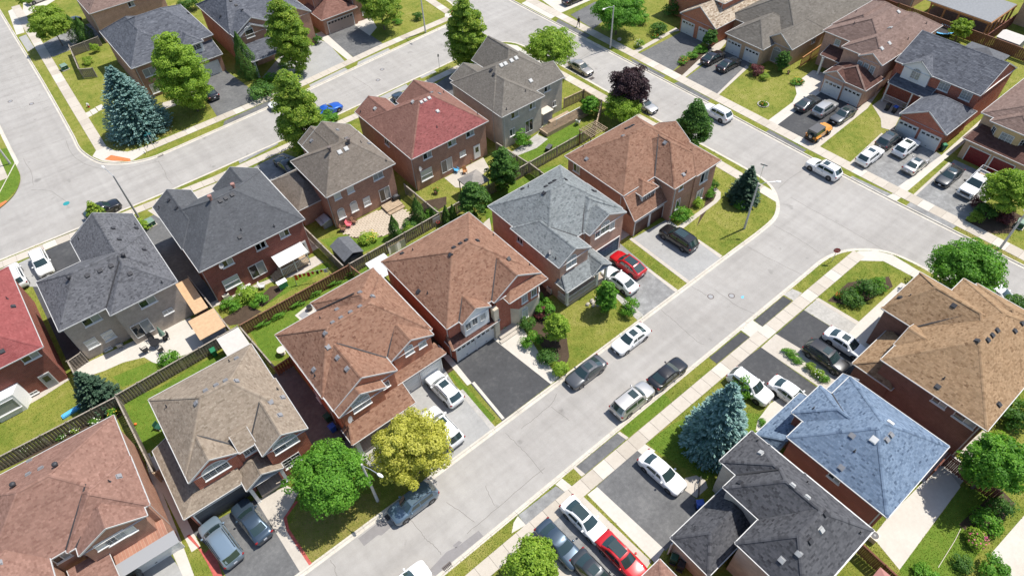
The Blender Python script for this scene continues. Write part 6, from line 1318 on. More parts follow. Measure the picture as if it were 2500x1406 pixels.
def spruce(px, py, h, R, mat, label, n=16000, name='spruce_tree'):
    x, y, _ = G(px, py, 0); r = empty(name, (x, y, 0), random.uniform(0, 6), label=label, cat='tree')
    nb = int(n/26); z = h*(1-RNG.random(nb)**.62)*.97+.15; z = np.clip(np.round(z/.33)*.33+RNG.standard_normal(nb)*.05, .15, h*.985); az = RNG.random(nb)*2*math.pi
    fr = z/h; L = R*np.clip(1-fr**1.6, 0, 1)**1.05*(.80+.27*RNG.random(nb))+.08; L *= np.where(fr < .08, .9, 1)
    V = []; T = []
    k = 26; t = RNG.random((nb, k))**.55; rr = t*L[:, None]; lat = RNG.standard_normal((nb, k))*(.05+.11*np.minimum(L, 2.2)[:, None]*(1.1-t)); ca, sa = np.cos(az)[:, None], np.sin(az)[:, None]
    zz = z[:, None]-.10*rr*(1.2-.0*t)-.16*np.sin(t*2.6)*L[:, None]*.5+.10*t**3*L[:, None]+RNG.standard_normal((nb, k))*.045
    P = np.stack([rr*ca-lat*sa, rr*sa+lat*ca, zz], -1).reshape(-1, 3); dirv = np.stack([ca*np.ones_like(t)-sa*lat*1.2, sa*np.ones_like(t)+ca*lat*1.2, -.15+.5*t-.25+0*t], -1).reshape(-1, 3); dirv += RNG.standard_normal(dirv.shape)*.28
    dirv /= np.linalg.norm(dirv, axis=1)[:, None]; N = RNG.standard_normal(P.shape)*.45; N[:, 2] += 1; N -= dirv*(N*dirv).sum(1)[:, None]; N /= np.linalg.norm(N, axis=1)[:, None]; S = np.cross(N, dirv); m = len(P); s = (.20+.14*RNG.random(m))[:, None]; w = s*.30
    Q = np.empty((m, 4, 3)); Q[:, 0] = P-dirv*s*.4; Q[:, 1] = P+S*w; Q[:, 2] = P+dirv*s*.7; Q[:, 3] = P-S*w
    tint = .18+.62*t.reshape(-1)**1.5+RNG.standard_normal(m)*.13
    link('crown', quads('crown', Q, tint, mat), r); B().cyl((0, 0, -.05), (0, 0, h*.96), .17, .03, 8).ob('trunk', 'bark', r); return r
_sh = {}
def shrubmesh(mat, shape, v, dens):
    k = (mat, shape, v, dens)
    if k not in _sh: _sh[k] = crown(1, 1, dens, .16, mat, shape, .42, 22)[0]
    return _sh[k]
def shrub(px, py, rx, rz, mat, label, shape='flat', name='shrub', group=None, v=0, dens=1500, ry=None, rot=None, fl=None, cat='shrub'):
    x, y, _ = G(px, py, rz*.7); r = empty(name, (x, y, 0), random.uniform(0, 6) if rot is None else rot, label=label, cat=cat, group=group)
    link('foliage', shrubmesh(mat, shape, v, dens), r, loc=(0, 0, rz*.75), sc=(rx, ry or rx, rz)); b = B()
    for i in range(4): a = i*1.6; b.cyl((.05*math.cos(a), .05*math.sin(a), -.02), (rx*.4*math.cos(a), rx*.4*math.sin(a), rz*.8), .03, .012, 5)
    b.ob('stem', 'bark', r)
    if fl:
        n = int(60*max(rx, .5)**2)+14; d = RNG.standard_normal((n, 3)); d[:, 2] = np.abs(d[:, 2]); d /= np.linalg.norm(d, axis=1)[:, None]
        link('blossom', leafmesh('blossom', d*np.array([rx, ry or rx, rz])*.95, d, .15, RNG.random(n), fl), r, loc=(0, 0, rz*.75))
    return r
def column(px, py, h, R, label, mat='cedar', name='cedar_tree', group=None, n=None):
    x, y, _ = G(px, py, 0); r = empty(name, (x, y, 0), random.uniform(0, 6), label=label, cat='tree', group=group); n = n or int(2600*h*R**.5)
    z = RNG.random(n)**.85; prof = np.where(z < .12, .75+2*z, np.clip(1.02*(1-((z-.12)/.88)**1.6), .03, 1)); a = RNG.random(n)*2*math.pi; lump = 1+.16*np.sin(a*3+z*9)+.1*np.sin(a*7-z*23); rad = R*prof*lump*(.72+.28*RNG.random(n)**.4)
    P = np.stack([np.cos(a)*rad, np.sin(a)*rad, z*h+.05], 1); nr = np.stack([np.cos(a), np.sin(a), .6+0*a], 1)
    link('foliage', leafmesh('foliage', P, nr, .15, .45+.22*np.sin(a*5+z*14)*.6+RNG.standard_normal(n)*.16, mat, .5, .2), r); B().cyl((0, 0, -.05), (0, 0, h*.8), .08, .02, 6).ob('trunk', 'bark', r); return r
# --- street and garden trees
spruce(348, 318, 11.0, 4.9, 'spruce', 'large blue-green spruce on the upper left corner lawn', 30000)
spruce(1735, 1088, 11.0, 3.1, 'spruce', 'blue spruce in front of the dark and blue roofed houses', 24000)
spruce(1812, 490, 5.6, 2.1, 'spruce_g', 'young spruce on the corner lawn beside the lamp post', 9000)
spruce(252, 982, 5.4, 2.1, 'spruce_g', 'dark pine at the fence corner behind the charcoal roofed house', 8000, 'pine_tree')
tree(442, 178, 6.6, 3.5, 6.4, 'light', 'tall light green maple in front of the slate-blue bungalow')
tree(122, 58, 4.2, 3.1, 2.9, 'lime', 'small yellow-green maple beside the left sidewalk', 'oval', tr=.1)
tree(62, -8, 4.0, 1.8, 1.8, 'maple', 'slim young tree at the very top left', 'oval', tr=.08)
tree(702, 90, 6.4, 3.1, 6.2, 'maple', 'tall maple in front of the slate brick house with the arched window')
tree(727, 283, 6.6, 3.0, 6.6, 'maple', 'tall maple beside the blue coupe and the taupe roof')
tree(928, 14, 4.4, 3.5, 3.6, 'maple', 'broad maple at the top beside the white walk', 'oval')
tree(1138, 88, 6.4, 3.0, 6.2, 'maple', 'tall dense maple at the upper road corner')
tree(1345, 122, 4.2, 3.5, 3.2, 'light', 'pale green street tree above the silver sedan', 'oval')
tree(1537, 218, 4.0, 2.9, 3.3, 'purple', 'purple-leaved maple beside the right hand road', 'oval')
tree(1508, 30, 4.0, 4.0, 2.8, 'bright', 'wide green maple at the top beside the lamp post', 'oval')
tree(1692, 308, 3.8, 2.8, 3.6, 'deep', 'dark green pyramidal tree beside the brown corner house', 'cone')
tree(1227, 412, 3.6, 1.9, 3.0, 'deep', 'dark young tree beside the gazebo', 'ovate', name='garden_tree', tr=.08)
tree(1157, 488, 3.2, 1.9, 2.6, 'deep', 'small tree at the fence beside the narrow cedars', 'ovate', name='garden_tree', tr=.08)
tree(2362, 658, 4.0, 3.3, 2.8, 'bright', 'round green tree behind the tan roof', 'oval')
tree(2462, 468, 3.4, 2.6, 2.8, 'light', 'light green tree at the right edge beside the pickup', 'oval')
tree(2436, 1132, 4.6, 2.4, 2.5, 'bright', 'leafy tree beyond the patio of the blue roofed house', 'oval', name='garden_tree')
tree(805, 1168, 4.2, 3.2, 2.7, 'bright', 'round dense green maple beside the lower lamp post', 'oval', n=40000, size=.19, clump=.22)
tree(1005, 1094, 4.6, 3.25, 3.3, 'yellow', 'yellow-green tree above the blue-grey suv', 'oval', n=40000, size=.19, clump=.21)
tree(1357, 800, 2.7, 1.35, 2.0, 'light', 'slender light green tree in the front garden bed', 'ovate', name='garden_tree', tr=.06, size=.2)
tree(1480, 722, 2.6, 1.25, 2.2, 'bright', 'small leafy tree beside the white porch rail', 'ovate', name='garden_tree', tr=.06, size=.2)
tree(1298, 1375, 2.2, 2.0, 1.7, 'light', 'bushy tree at the bottom edge beside the sidewalk', 'oval', name='garden_tree', size=.2)
tree(232, 518, 1.8, 1.0, 1.6, 'maple', 'bushy little tree in front of the black car', 'ovate', name='garden_tree', tr=.06, size=.2)
tree(1520, 262, 2.4, 2.6, 1.7, 'light', 'light green spreading tree below the purple maple', 'oval', name='garden_tree', size=.2)
tree(1440, 258, 1.6, 1.3, 1.4, 'bright', 'small round tree in the yard of the corner taupe house', 'oval', name='garden_tree', tr=.06, size=.2)
tree(1912, 150, 1.8, 1.0, 1.6, 'deep', 'dark clipped tree beside the arched bungalow entry', 'oval', name='garden_tree', tr=.07, size=.2)
tree(1735, 96, 1.7, 1.15, 1.5, 'deep', 'round little tree between two white garages', 'oval', name='garden_tree', tr=.07, size=.2)
tree(2345, 72, 2.2, 1.6, 1.6, 'lime', 'yellow-green tree behind the fence at the top right', 'oval', name='garden_tree', size=.2)
column(614, 190, 8.0, 1.7, 'tall columnar cedar beside the slate brick house', n=14000)
column(197, 100, 4.8, 1.5, 'left one of the pair of dark cedars by the small enclosed garden', n=7000); column(217, 102, 4.6, 1.4, 'right one of the pair of dark cedars by the small enclosed garden', n=7000)
column(967, 578, 3.6, .75, 'narrow cedar standing on the edge of the paver patio', n=4500); column(1023, 540, 3.9, .95, 'thick cedar at the back corner of the paver patio', n=4500)
column(1092, 545, 3.0, .55, 'left of two slim cedars behind the fence', n=2500); column(1108, 540, 2.8, .55, 'right of two slim cedars behind the fence', n=2500); column(1322, 745, 2.2, .45, 'slim cedar squeezed beside the stone bay', n=2000); column(1128, 262, 3.4, .7, 'dark cedar between the red slope roof and the corner taupe house', n=3000)
# --- shrubs
ORD = ('leftmost', 'second from left', 'third from left', 'fourth from left', 'fifth from left', 'rightmost')
S = shrub
S(638, 222, 2.1, 1.3, 'deep', 'big dark juniper at the foot of the tall cedar'); S(662, 187, 1.0, .8, 'bright', 'pale bush beside the slate brick house porch'); S(775, 98, .8, .9, 'deep', 'clipped bush between the two upper driveways')
S(1540, 752, 1.0, 1.2, 'bright', 'round clipped bush at the kerb beside the worn driveway'); S(1298, 832, 1.0, 1.0, 'bright', 'rounded bush at the upper end of the front garden bed'); S(1367, 897, .95, .9, 'light', 'yellow-green ball shrub at the kerb'); S(1340, 870, 1.1, .8, 'deep', 'dark bush behind the kerbside ball shrub', v=1)
S(1330, 752, 1.2, 1.1, 'bright', 'leafy bush beside the stone bay window', v=1); S(1288, 790, .9, .9, 'deep', 'dark bush below the stone bay window'); S(1318, 765, .8, .8, 'maroon', 'reddish shrub among the front garden bushes')
S(1662, 520, 1.2, 1.1, 'bright', 'rounded bush in front of the brown corner house'); S(1703, 492, .9, .8, 'light', 'pale bush beside the curved walk'); S(1727, 470, .8, .8, 'bright', 'bush at the bend of the curved walk'); S(1742, 452, .7, .8, 'deep', 'dark bush at the far end of the curved walk'); S(1805, 497, .8, .7, 'bright', 'low bush at the foot of the young spruce')
S(2075, 725, 1.1, .9, 'deep', 'dark bush in the left half of the corner garden bed'); S(2120, 705, 1.3, 1.1, 'deep', 'taller bush in the middle of the corner garden bed', v=1); S(2150, 695, .9, .8, 'bright', 'bright bush at the right end of the corner garden bed'); S(2048, 722, .4, .5, 'bright', 'small plant with orange flowers in the corner garden bed', fl='flower_o'); S(2090, 738, .8, .6, 'deep', 'low dark bush at the front of the corner garden bed')
S(1925, 860, .8, .45, 'bright', 'upper low green hedge between the two driveways', ry=.45, rot=-.9); S(1942, 878, .7, .4, 'bright', 'lower low green hedge between the two driveways', ry=.4, rot=-.9); S(1978, 898, .55, .5, 'lime', 'yellow-green plant between the two driveways'); S(1995, 912, .6, .5, 'light', 'striped plant between the two driveways', fl='flower_w'); S(2012, 922, .5, .45, 'bright', 'small dark plant nearest the blue roof')
S(1820, 945, 1.0, 1.3, 'bright', 'leafy shrub between the blue spruce and the white suv'); S(1860, 1030, .4, .35, 'bright', 'small plant in the stone ring near the blue roof')
S(1670, 148, .9, .6, 'bright', 'front end of the hedge between two driveways', fl='flower_r'); S(1690, 135, .9, .6, 'bright', 'middle of the hedge between two driveways', v=1); S(1712, 120, .9, .65, 'bright', 'rear end of the hedge between two driveways')
S(1847, 172, 1.25, .95, 'maroon', 'dark red shrub at the bungalow lawn'); S(1866, 187, .8, .6, 'lime', 'yellow-green shrub next to the dark red one'); S(1945, 198, .9, .5, 'bright', 'flower bed plants with yellow blooms', fl='flower_y'); S(1955, 202, .5, .45, 'deep', 'flower bed plants with orange blooms', fl='flower_o'); S(1863, 253, .5, .5, 'bright', 'plant in the round white ringed bed', fl='flower_o')
S(1608, 70, 1.4, 1.2, 'deep', 'big bush beside the speckled roofed house'); S(1565, 45, 1.5, 1.2, 'bright', 'large bush on the upper lawn', v=1); S(1640, 20, 1.6, 1.6, 'deep', 'dark bush at the speckled house entry', v=1); S(1560, 108, .8, .8, 'light', 'pale spiky plant on the upper lawn', fl='flower_w'); S(1600, 88, .6, .4, 'bright', 'low plant with orange blooms on the upper lawn', fl='flower_o')
S(2380, 530, .9, .6, 'lime', 'yellow-green ball shrub beside the worn driveway'); S(2410, 515, 1.3, .9, 'deep', 'dark shrub under the right edge tree'); S(2455, 530, 1.2, .9, 'maroon', 'purple-grey shrub under the right edge tree'); S(2385, 495, .8, .7, 'maroon', 'reddish shrub beside the pickup')
S(1265, 338, 1.3, 1.4, 'bright', 'leafy bush against the grey brick corner wall'); S(1290, 350, .5, .5, 'bright', 'small bush on the corner house patio')
S(560, 745, 1.0, .8, 'bright', 'vine bush at the left end of the vegetable bed'); S(600, 715, 1.2, .9, 'light', 'vine bush on the trellis behind the red brick house', v=1); S(632, 735, .9, .7, 'bright', 'leafy plant at the right end of the vegetable bed')
S(410, 872, .9, .8, 'bright', 'round bush on the curved patio edge'); S(900, 578, 1.2, .6, 'light', 'clump with yellow flowers beside the paver patio', fl='flower_y'); S(1000, 562, .8, .6, 'light', 'yellow-green bush beside the narrow cedar', v=1); S(1050, 520, .9, .8, 'bright', 'leafy bush against the patio fence'); S(1003, 545, 1.0, .8, 'deep', 'dark bush between the two patio cedars')
for i, (a, b) in enumerate(((640, 790), (680, 770), (725, 742), (770, 715), (815, 690), (850, 668))): S(a, b, 1.0, .4, 'bright', f'{ORD[i]} clump of low ground cover along the reddish brown fence', name='ground_cover', group='ground cover along the brown fence', ry=.45, rot=0, v=i % 2, dens=800)
for i, (a, b) in enumerate(((60, 1100), (100, 1078), (150, 1060), (180, 1045), (230, 1025))): S(a, b, .6, .4, 'light' if i % 2 else 'bright', f'{ORD[i]} pale-flowered plant in the bed behind the pinkish roof', name='bedding_plant', group='plants in the bed behind the pinkish roof', fl='flower_w', dens=600)
S(275, 1010, .6, .5, 'bright', 'plant with yellow flowers at the end of the back bed', fl='flower_y')
S(2412, 1270, 1.1, 1.0, 'bright', 'large bush at the back fence of the blue roofed house'); S(2385, 1318, .9, .8, 'light', 'bush with pink flowers near the back fence', fl='flower_p'); S(2445, 1235, 1.0, 1.0, 'deep', 'dark bush along the back fence', v=1); S(2262, 1408, 1.0, .7, 'bright', 'bush at the bottom edge of the green yard'); S(2425, 1388, 1.1, .9, 'bright', 'bush beyond the back fence at the bottom right', v=1); S(2352, 1375, .8, .6, 'deep', 'low bush below the pink flowers')
S(2480, 1010, 1.6, 1.5, 'deep', 'dark bush behind the tan roof'); S(2440, 1085, 1.2, .8, 'light', 'ivy bush on the fence beside the leafy tree'); S(2482, 742, 1.2, 1.2, 'deep', 'bush above the tan roof at the right edge')
S(800, 288, 1.5, .9, 'bright', 'low leafy bush between the tall maple and the red slope roof', v=1); S(232, 118, .8, 1.0, 'light', 'climbing plant inside the small enclosed garden'); S(213, 150, .9, .7, 'lime', 'bright bush inside the small enclosed garden'); S(1020, 40, .9, .9, 'deep', 'bush on the corner lawn beside the lamp post'); S(968, 52, .9, .6, 'bright', 'low bush in the shade of the broad maple'); S(640, 20, 1.6, 1.4, 'deep', 'hedge behind the slate brick house') if 0 else None
S(470, 10, 1.3, 1.6, 'deep', 'dark hedge between the two slate-blue roofs'); S(450, 18, 1.2, 1.4, 'deep', 'left part of the dark hedge between the two slate-blue roofs', v=1); S(690, 160, .9, .6, 'bright', 'low plants beside the porch of the slate brick house', fl='flower_w')
S(352, 548, .9, .8, 'light', 'vine along the slate roofed house'); S(1460, 610, .4, .4, 'bright', 'small plant at the blue garage door'); S(1232, 1012, .5, .3, 'bright', 'tuft at the driveway edge') if 0 else None
# ================================================================ fences
_bd = {}
def fence(p, q, h, mat, label, sp=.145, group='fences', pm='post', two=True):
    """boards one by one on two rails between posts"""
    p, q = Vector((*p, 0)), Vector((*q, 0)); d = q-p; L = d.length; a = math.atan2(d.y, d.x)
    r = empty('fence', p, a, label=label, cat='fence', group=group); n = int(L/sp)
    if n > 295: sp = L/295; n = 295
    k = (mat, round(h, 2), round(sp, 3))
    if k not in _bd: _bd[k] = B().box(-sp*.45, sp*.45, -.012, .012, .06, h-.03).me('board', mat)
    for i in range(n):
        s = 1 if i % 2 else -1
        link('board', _bd[k], r, loc=(sp*(i+.5), s*.035, random.uniform(-.012, .012)))
    for z in (.35, h-.3): B().box(0, L, -.02, .02, z-.045, z+.045).ob('rail', mat, r)
    B().box(0, L, -.07, .07, h-.02, h+.02).ob('cap_rail', pm, r); m = max(1, round(L/2.4))
    pk = (pm, round(h, 2))
    if pk not in _bd: _bd[pk] = B().box(-.055, .055, -.055, .055, -.05, h+.12).me('post', pm)
    for i in range(m+1): link('post', _bd[pk], r, loc=(L*i/m, 0, 0))
    return r
F = fence
F((-26, 55.4), (-9.4, 54.6), 1.8, 'wood', 'weathered fence behind the pinkish roofed house'); F((-9.3, 54.8), (3.9, 55.0), 1.8, 'wood', 'weathered fence between the beige roof and the concrete patio')
F((4.1, 55.0), (17.8, 55.0), 1.8, 'wood_b', 'reddish brown fence behind the wide brown roof', pm='wood_b'); F((18, 55.1), (31.1, 55.3), 1.8, 'wood', 'weathered fence along the paver patio yard'); F((31.3, 55.3), (46.1, 55.5), 1.8, 'wood', 'weathered fence behind the grey-green roof'); F((46.3, 55.5), (58.6, 55.6), 1.8, 'wood', 'weathered fence between the white deck yard and the brown corner house')
F((46.1, 55.3), (46.0, 51.0), 1.8, 'wood', 'short side fence beside the brown corner house'); F((3.1, 55.2), (2.6, 66), 1.7, 'wood', 'side fence between the charcoal and slate roofed houses'); F((17.3, 55.3), (16.9, 65), 1.8, 'wood', 'side fence beside the grey garden shed'); F((31.1, 55.4), (30.9, 63), 1.8, 'wood', 'side fence between the paver patio and the gazebo yard')
F((46.0, 55.6), (45.6, 62), 1.8, 'wood', 'side fence between the gazebo yard and the white deck yard'); F((-11.6, 55.2), (-11.9, 62.5), 1.8, 'wood', 'side fence beside the dark pine'); F((-12.0, 62.6), (-10.5, 62.9), 1.7, 'wood', 'short gate fence between the red and charcoal roofs'); F((-9.4, 54.5), (-9.4, 44), 1.7, 'wood', 'side fence between the pinkish and beige roofs'); F((-9.4, 43.8), (-8.3, 43.9), 1.7, 'wood_t', 'wooden gate beside the beige roofed house', pm='wood_t')
F((4.1, 54.8), (4.6, 47.5), 1.6, 'wood', 'side fence between the white shed and the green back lawn'); F((4.6, 47.5), (6.4, 47.6), 1.6, 'wood_b', 'short brown fence beside the wide brown roofed house', pm='wood_b'); F((18.0, 54.8), (18.6, 50.5), 1.6, 'wood_b', 'short brown fence beside the white canopy', pm='wood_b')
F((58.7, 55.6), (63.8, 59.5), 1.7, 'wood_t', 'fence turning the corner behind the white deck', pm='wood_t'); F((63.8, 59.6), (63.9, 63.4), 1.7, 'wood_t', 'short fence along the sidewalk at the white deck', pm='wood_t'); F((63.8, 63.5), (60.0, 63.7), 1.7, 'wood_t', 'pale gate fence beside the grey brick corner house', pm='wood_t')
F((34.0, -1.2), (33.6, -8), 1.8, 'wood_r', 'dark red fence beside the pink gazebo roof', pm='wood_r'); F((44.6, -1.8), (47.5, -1.8), 1.8, 'wood_r', 'dark red fence behind the blue roof', pm='wood_r'); F((47.0, -2), (47.0, -6.5), 1.8, 'wood_r', 'dark red fence along the leafy tree yard', pm='wood_r')
F((34, -12.3), (52, -11.3), 1.6, 'wood', 'weathered back fence at the lower right', pm='wood')
def gfence(a, b, *k, **kw): F(G(*a)[:2], G(*b)[:2], *k, **kw)
gfence((205, 192), (238, 189), 1.7, 'wood', 'front fence of the small enclosed garden'); gfence((205, 192), (180, 132), 1.7, 'wood', 'left fence of the small enclosed garden'); gfence((182, 138), (250, 112), 1.7, 'wood', 'rear fence of the small enclosed garden')
gfence((1952, 165), (2020, 118), 1.7, 'wood_o', 'new orange cedar fence beside the bungalow', pm='wood_o'); F((122.3, 22), (122.4, 46), 1.9, 'wood_b', 'brown back fence behind the white gable house', pm='wood_b'); F((122.2, 46.2), (122.2, 66), 1.9, 'wood_r', 'red back fence behind the bungalow at the top', pm='wood_r'); F((122.4, 31), (132.5, 31), 1.9, 'wood_r', 'red fence at the top right yards', pm='wood_r')
# ================================================================ sheds, canopies, gazebos
def shedhouse(name, label, x0, x1, y0, y1, h, rise, roofm, wallm, axis='y', cat='shed'):
    cx, cy = (x0+x1)/2, (y0+y1)/2; r = empty(name, (cx, cy, 0), label=label, cat=cat); a, b = (x1-x0)/2, (y1-y0)/2
    B().box(-a+.12, a-.12, -b+.12, b-.12, 0, h).ob('wall', wallm, r); R = B(); t = .07
    if axis == 'y':
        for s in (-1, 1): R.poly([(s*a, -b, h-.02), (s*a, b, h-.02), (0, b, h+rise), (0, -b, h+rise)][::s]); R.poly([(s*a, -b, h-.02+t), (s*a, b, h-.02+t), (0, b, h+rise+t), (0, -b, h+rise+t)][::s])
        for q in (-1, 1): R.poly([(-a, q*b, h-.02), (0, q*b, h+rise), (a, q*b, h-.02), (a, q*b, h+t-.02), (0, q*b, h+rise+t), (-a, q*b, h+t-.02)])
    else: R.v = [(-a, -b, h), (a, -b, h), (a, b, h+rise), (-a, b, h+rise), (-a, -b, h+t), (a, -b, h+t), (a, b, h+rise+t), (-a, b, h+rise+t)]; R.f = [(3, 2, 1, 0), (4, 5, 6, 7), (0, 1, 5, 4), (1, 2, 6, 5), (2, 3, 7, 6), (3, 0, 4, 7)]
    R.ob('roof', roofm, r); d = B().box(-.45, .45, -.03, 0, .05, min(1.85, h-.1)).ob('door', wallm, r, loc=(0, -b+.1, 0)); B().box(.3, .36, -.06, -.03, .9, 1.05).ob('door_handle', 'steel', d); return r
M['felt'] = plain('grey_felt', (.105, .11, .12), .9, var=.2); M['tanroof'] = plain('tan_board_roof', (.50, .33, .19), .85, var=.12); M['shedw'] = plain('shed_white', (.50, .47, .43), .6, var=.06); M['pinkroof'] = plain('pink_canvas', (.36, .17, .15), .8, var=.1); M['gazroof'] = plain('gazebo_canvas', (.27, .245, .22), .8, var=.1); M['canopyw'] = plain('white_canopy', (.66, .66, .66), .5); M['metalroof'] = plain('grey_metal_roof', (.20, .205, .21), .5, .2, var=.15)
shedhouse('garden_shed', 'dark grey garden shed in the corner of the paver patio yard', 17.7, 20.4, 55.8, 59.3, 1.75, .6, 'felt', 'dgrey'); shedhouse('garden_shed', 'flat tan-roofed shed at the patio of the charcoal roofed house', 0, 2.9, 55.4, 58.7, 2.2, .1, 'tanroof', 'bluep' if 0 else 'mgrey', 'x'); shedhouse('storage_shed', 'white storage shed behind the beige roofed house', 1.4, 3.9, 51.5, 54.4, 2.0, .2, 'shedw', 'offw', 'x'); shedhouse('lean_to_shed', 'narrow tan roof lean-to squeezed beside the charcoal roofed house', .95, 2.5, 59.5, 65.2, 2.0, .15, 'tanroof', 'wood_b', 'x')
shedhouse('garden_shed', 'small pale shed behind the fence at the far top right', 122.8, 126.2, 26.2, 29.8, 1.9, .5, 'shedw', 'mgrey', cat='shed')
def gazebo(label, x0, x1, y0, y1, h, rise, mat, name='gazebo', pm='dgrey', cap=True):
    cx, cy, a, b = (x0+x1)/2, (y0+y1)/2, (x1-x0)/2, (y1-y0)/2; r = empty(name, (cx, cy, 0), label=label, cat='gazebo'); R = B(); t = .3
    for P in (((-a, -b), (a, -b)), ((a, -b), (a, b)), ((a, b), (-a, b)), ((-a, b), (-a, -b))): R.poly([(*P[0], h), (*P[1], h), (0, 0, h+rise)]); R.poly([(*P[0], h-.18), (*P[1], h-.18), (*P[1], h), (*P[0], h)])
    R.ob('roof', mat, r)
    for sx in (-1, 1):
        for sy in (-1, 1): B().box(-.05, .05, -.05, .05, 0, h).ob('post', pm, r, loc=(sx*(a-.15), sy*(b-.15), 0))
gazebo('grey canvas gazebo on the concrete patio behind the red slope roof', 36.4, 39.5, 55.6, 58.5, 2.4, .9, 'gazroof'); gazebo('pink gazebo roof at the bottom edge beside the dark red fence', 29.6, 33.0, -6.6, -3.2, 2.5, 1.0, 'pinkroof'); gazebo('grey hexagonal looking gazebo roof behind the white gable house', 114.0, 117.6, 25.5, 31.4, 2.4, .9, 'felt')
o = empty('white_canopy', (20.6, 51.9, 0), label='bright white flat canopy behind the brown roofed house', cat='canopy'); B().box(-1.3, 1.3, -1.7, 1.6, 2.15, 2.22).ob('canopy_sheet', 'canopyw', o)
for sx in (-1.2, 1.2):
    for sy in (-1.6, 1.5): B().box(-.04, .04, -.04, .04, 0, 2.15).ob('post', 'steel', o, loc=(sx, sy, 0))
for i in range(7): B().box(-.02, .02, -1.7, 1.6, 2.22, 2.25).ob('rib', 'canopyw', o, loc=(-1.2+i*.4, 0, 0))
o = empty('pergola', (57, 54.4, 0), label='dark wooden pergola beside the brown corner house', cat='pergola')
for i in range(8): B().box(-1.7, 1.7, -.03, .03, 2.5, 2.62).ob('rafter', 'wood_t', o, loc=(0, -1.1+i*.32, 0))
for i in range(6): B().box(-.03, .03, -1.3, 1.3, 2.62, 2.68).ob('slat', 'wood_t', o, loc=(-1.5+i*.6, 0, 0))
for sx in (-1.5, 1.5):
    for sy in (-1.1, 1.1): B().box(-.06, .06, -.06, .06, 0, 2.5).ob('post', 'wood_b', o, loc=(sx, sy, 0))
# back deck canopies
o = empty('deck_canopy', (13.2, 60.9, 0), label='corrugated white canopy over the railed deck of the slate roofed house', cat='canopy')
c = B()
for i in range(16): c.box(-1.9+i*.24, -1.9+i*.24+.12, -1.1, .9, 2.5, 2.53); c.box(-1.9+i*.24+.12, -1.9+(i+1)*.24, -1.1, .9, 2.46, 2.49)
c.ob('canopy_sheet', 'tin', o, kind='stuff').rotation_euler = (.12, 0, 0)
B().box(-1.8, 1.8, -1.1, .6, .5, .6).ob('deck_floor', 'wood_t', o)
for X in (-1.75, 0, 1.75): B().box(-.05, .05, -.05, .05, 0, 2.4).ob('post', 'white', o, loc=(X, -1.05, 0))
bm_ = B().box(-.02, .02, -.02, .02, .6, 1.5).me('baluster', 'white')
for i in range(20): link('baluster', bm_, o, loc=(-1.7+i*.18, -1.05, 0))
B().box(-1.8, 1.8, -1.09, -1.01, 1.48, 1.54).ob('handrail', 'white', o)
for i in range(3): B().box(-2.9, -1.9, -.9+.0, .4, 0, .16*(i+1)).ob('step', 'wood_t', o, loc=(i*.3, 0, 0))
o = empty('back_deck', (58.2, 61.3, 0), label='white railed deck with steps behind the grey brick corner house', cat='deck'); B().box(-2.6, 1.2, -.7, 1.0, .0, .6).ob('deck_floor', 'wood_t', o)
for i in range(24): link('baluster', B().box(-.02, .02, -.02, .02, .7, 1.55).me('baluster', 'white') if i == 0 else o.children[-1].data, o, loc=(-2.5+i*.2, -.65, 0))
B().box(-2.6, 2.2, -.69, -.61, 1.53, 1.6).ob('handrail', 'white', o)
o = empty('porch_box', (55.6, 63.0, 0), label='small grey bulkhead box on the grey corner house', cat='bulkhead'); B().box(-.9, .9, -.6, .8, 0, 2.0).ob('wall', 'mgrey', o); B().box(-1, 1, -.75, .85, 2.0, 2.08).ob('roof', 'cream', o)
# covered terrace at the far top right
o = empty('covered_terrace', (131.4, 36.9, 0), label='wooden covered terrace with grey metal roof at the top right edge', cat='canopy'); B().box(-7, 2, -5, 6, 2.9, 3.0).ob('roof', 'metalroof', o); B().box(-6.6, 1.8, -4.8, 5.8, 0.02, .1).ob('terrace_floor', 'wood_b', o); B().box(-7.1, -6.8, -5, 5, 2.6, 2.9).ob('beam', 'wood_o', o); B().box(-7, 2, -5.1, -4.9, 2.6, 2.9).ob('beam', 'wood_o', o)
for i in range(5): B().box(-.12, .12, -.12, .12, 0, 2.7).ob('post', 'wood_o', o, loc=(-6.95, -4.8+i*2.4, 0)); B().box(-.12, .12, -.12, .12, 0, 2.7).ob('post', 'wood_o', o, loc=(-6+i*1.9, -4.95, 0))
# trampoline
o = empty('trampoline', (*G(2295, 82)[:2], 0), label='round trampoline with blue rim behind the pinkish brown roof', cat='trampoline'); b = B()
for i in range(20):
    a0, a1 = i*math.pi/10, (i+1)*math.pi/10; b.poly([(1.55*math.cos(a0), 1.55*math.sin(a0), .8), (1.9*math.cos(a0), 1.9*math.sin(a0), .8), (1.9*math.cos(a1), 1.9*math.sin(a1), .8), (1.55*math.cos(a1), 1.55*math.sin(a1), .8)])
b.ob('pad', 'bluep', o); B().cyl((0, 0, .76), (0, 0, .79), 1.56, 1.56, 20).ob('mat', 'black', o)
for i in range(6): a = i*math.pi/3; B().cyl((1.9*math.cos(a), 1.9*math.sin(a), 0), (1.9*math.cos(a), 1.9*math.sin(a), 2.4), .03, .03, 6).ob('net_pole', 'black', o)
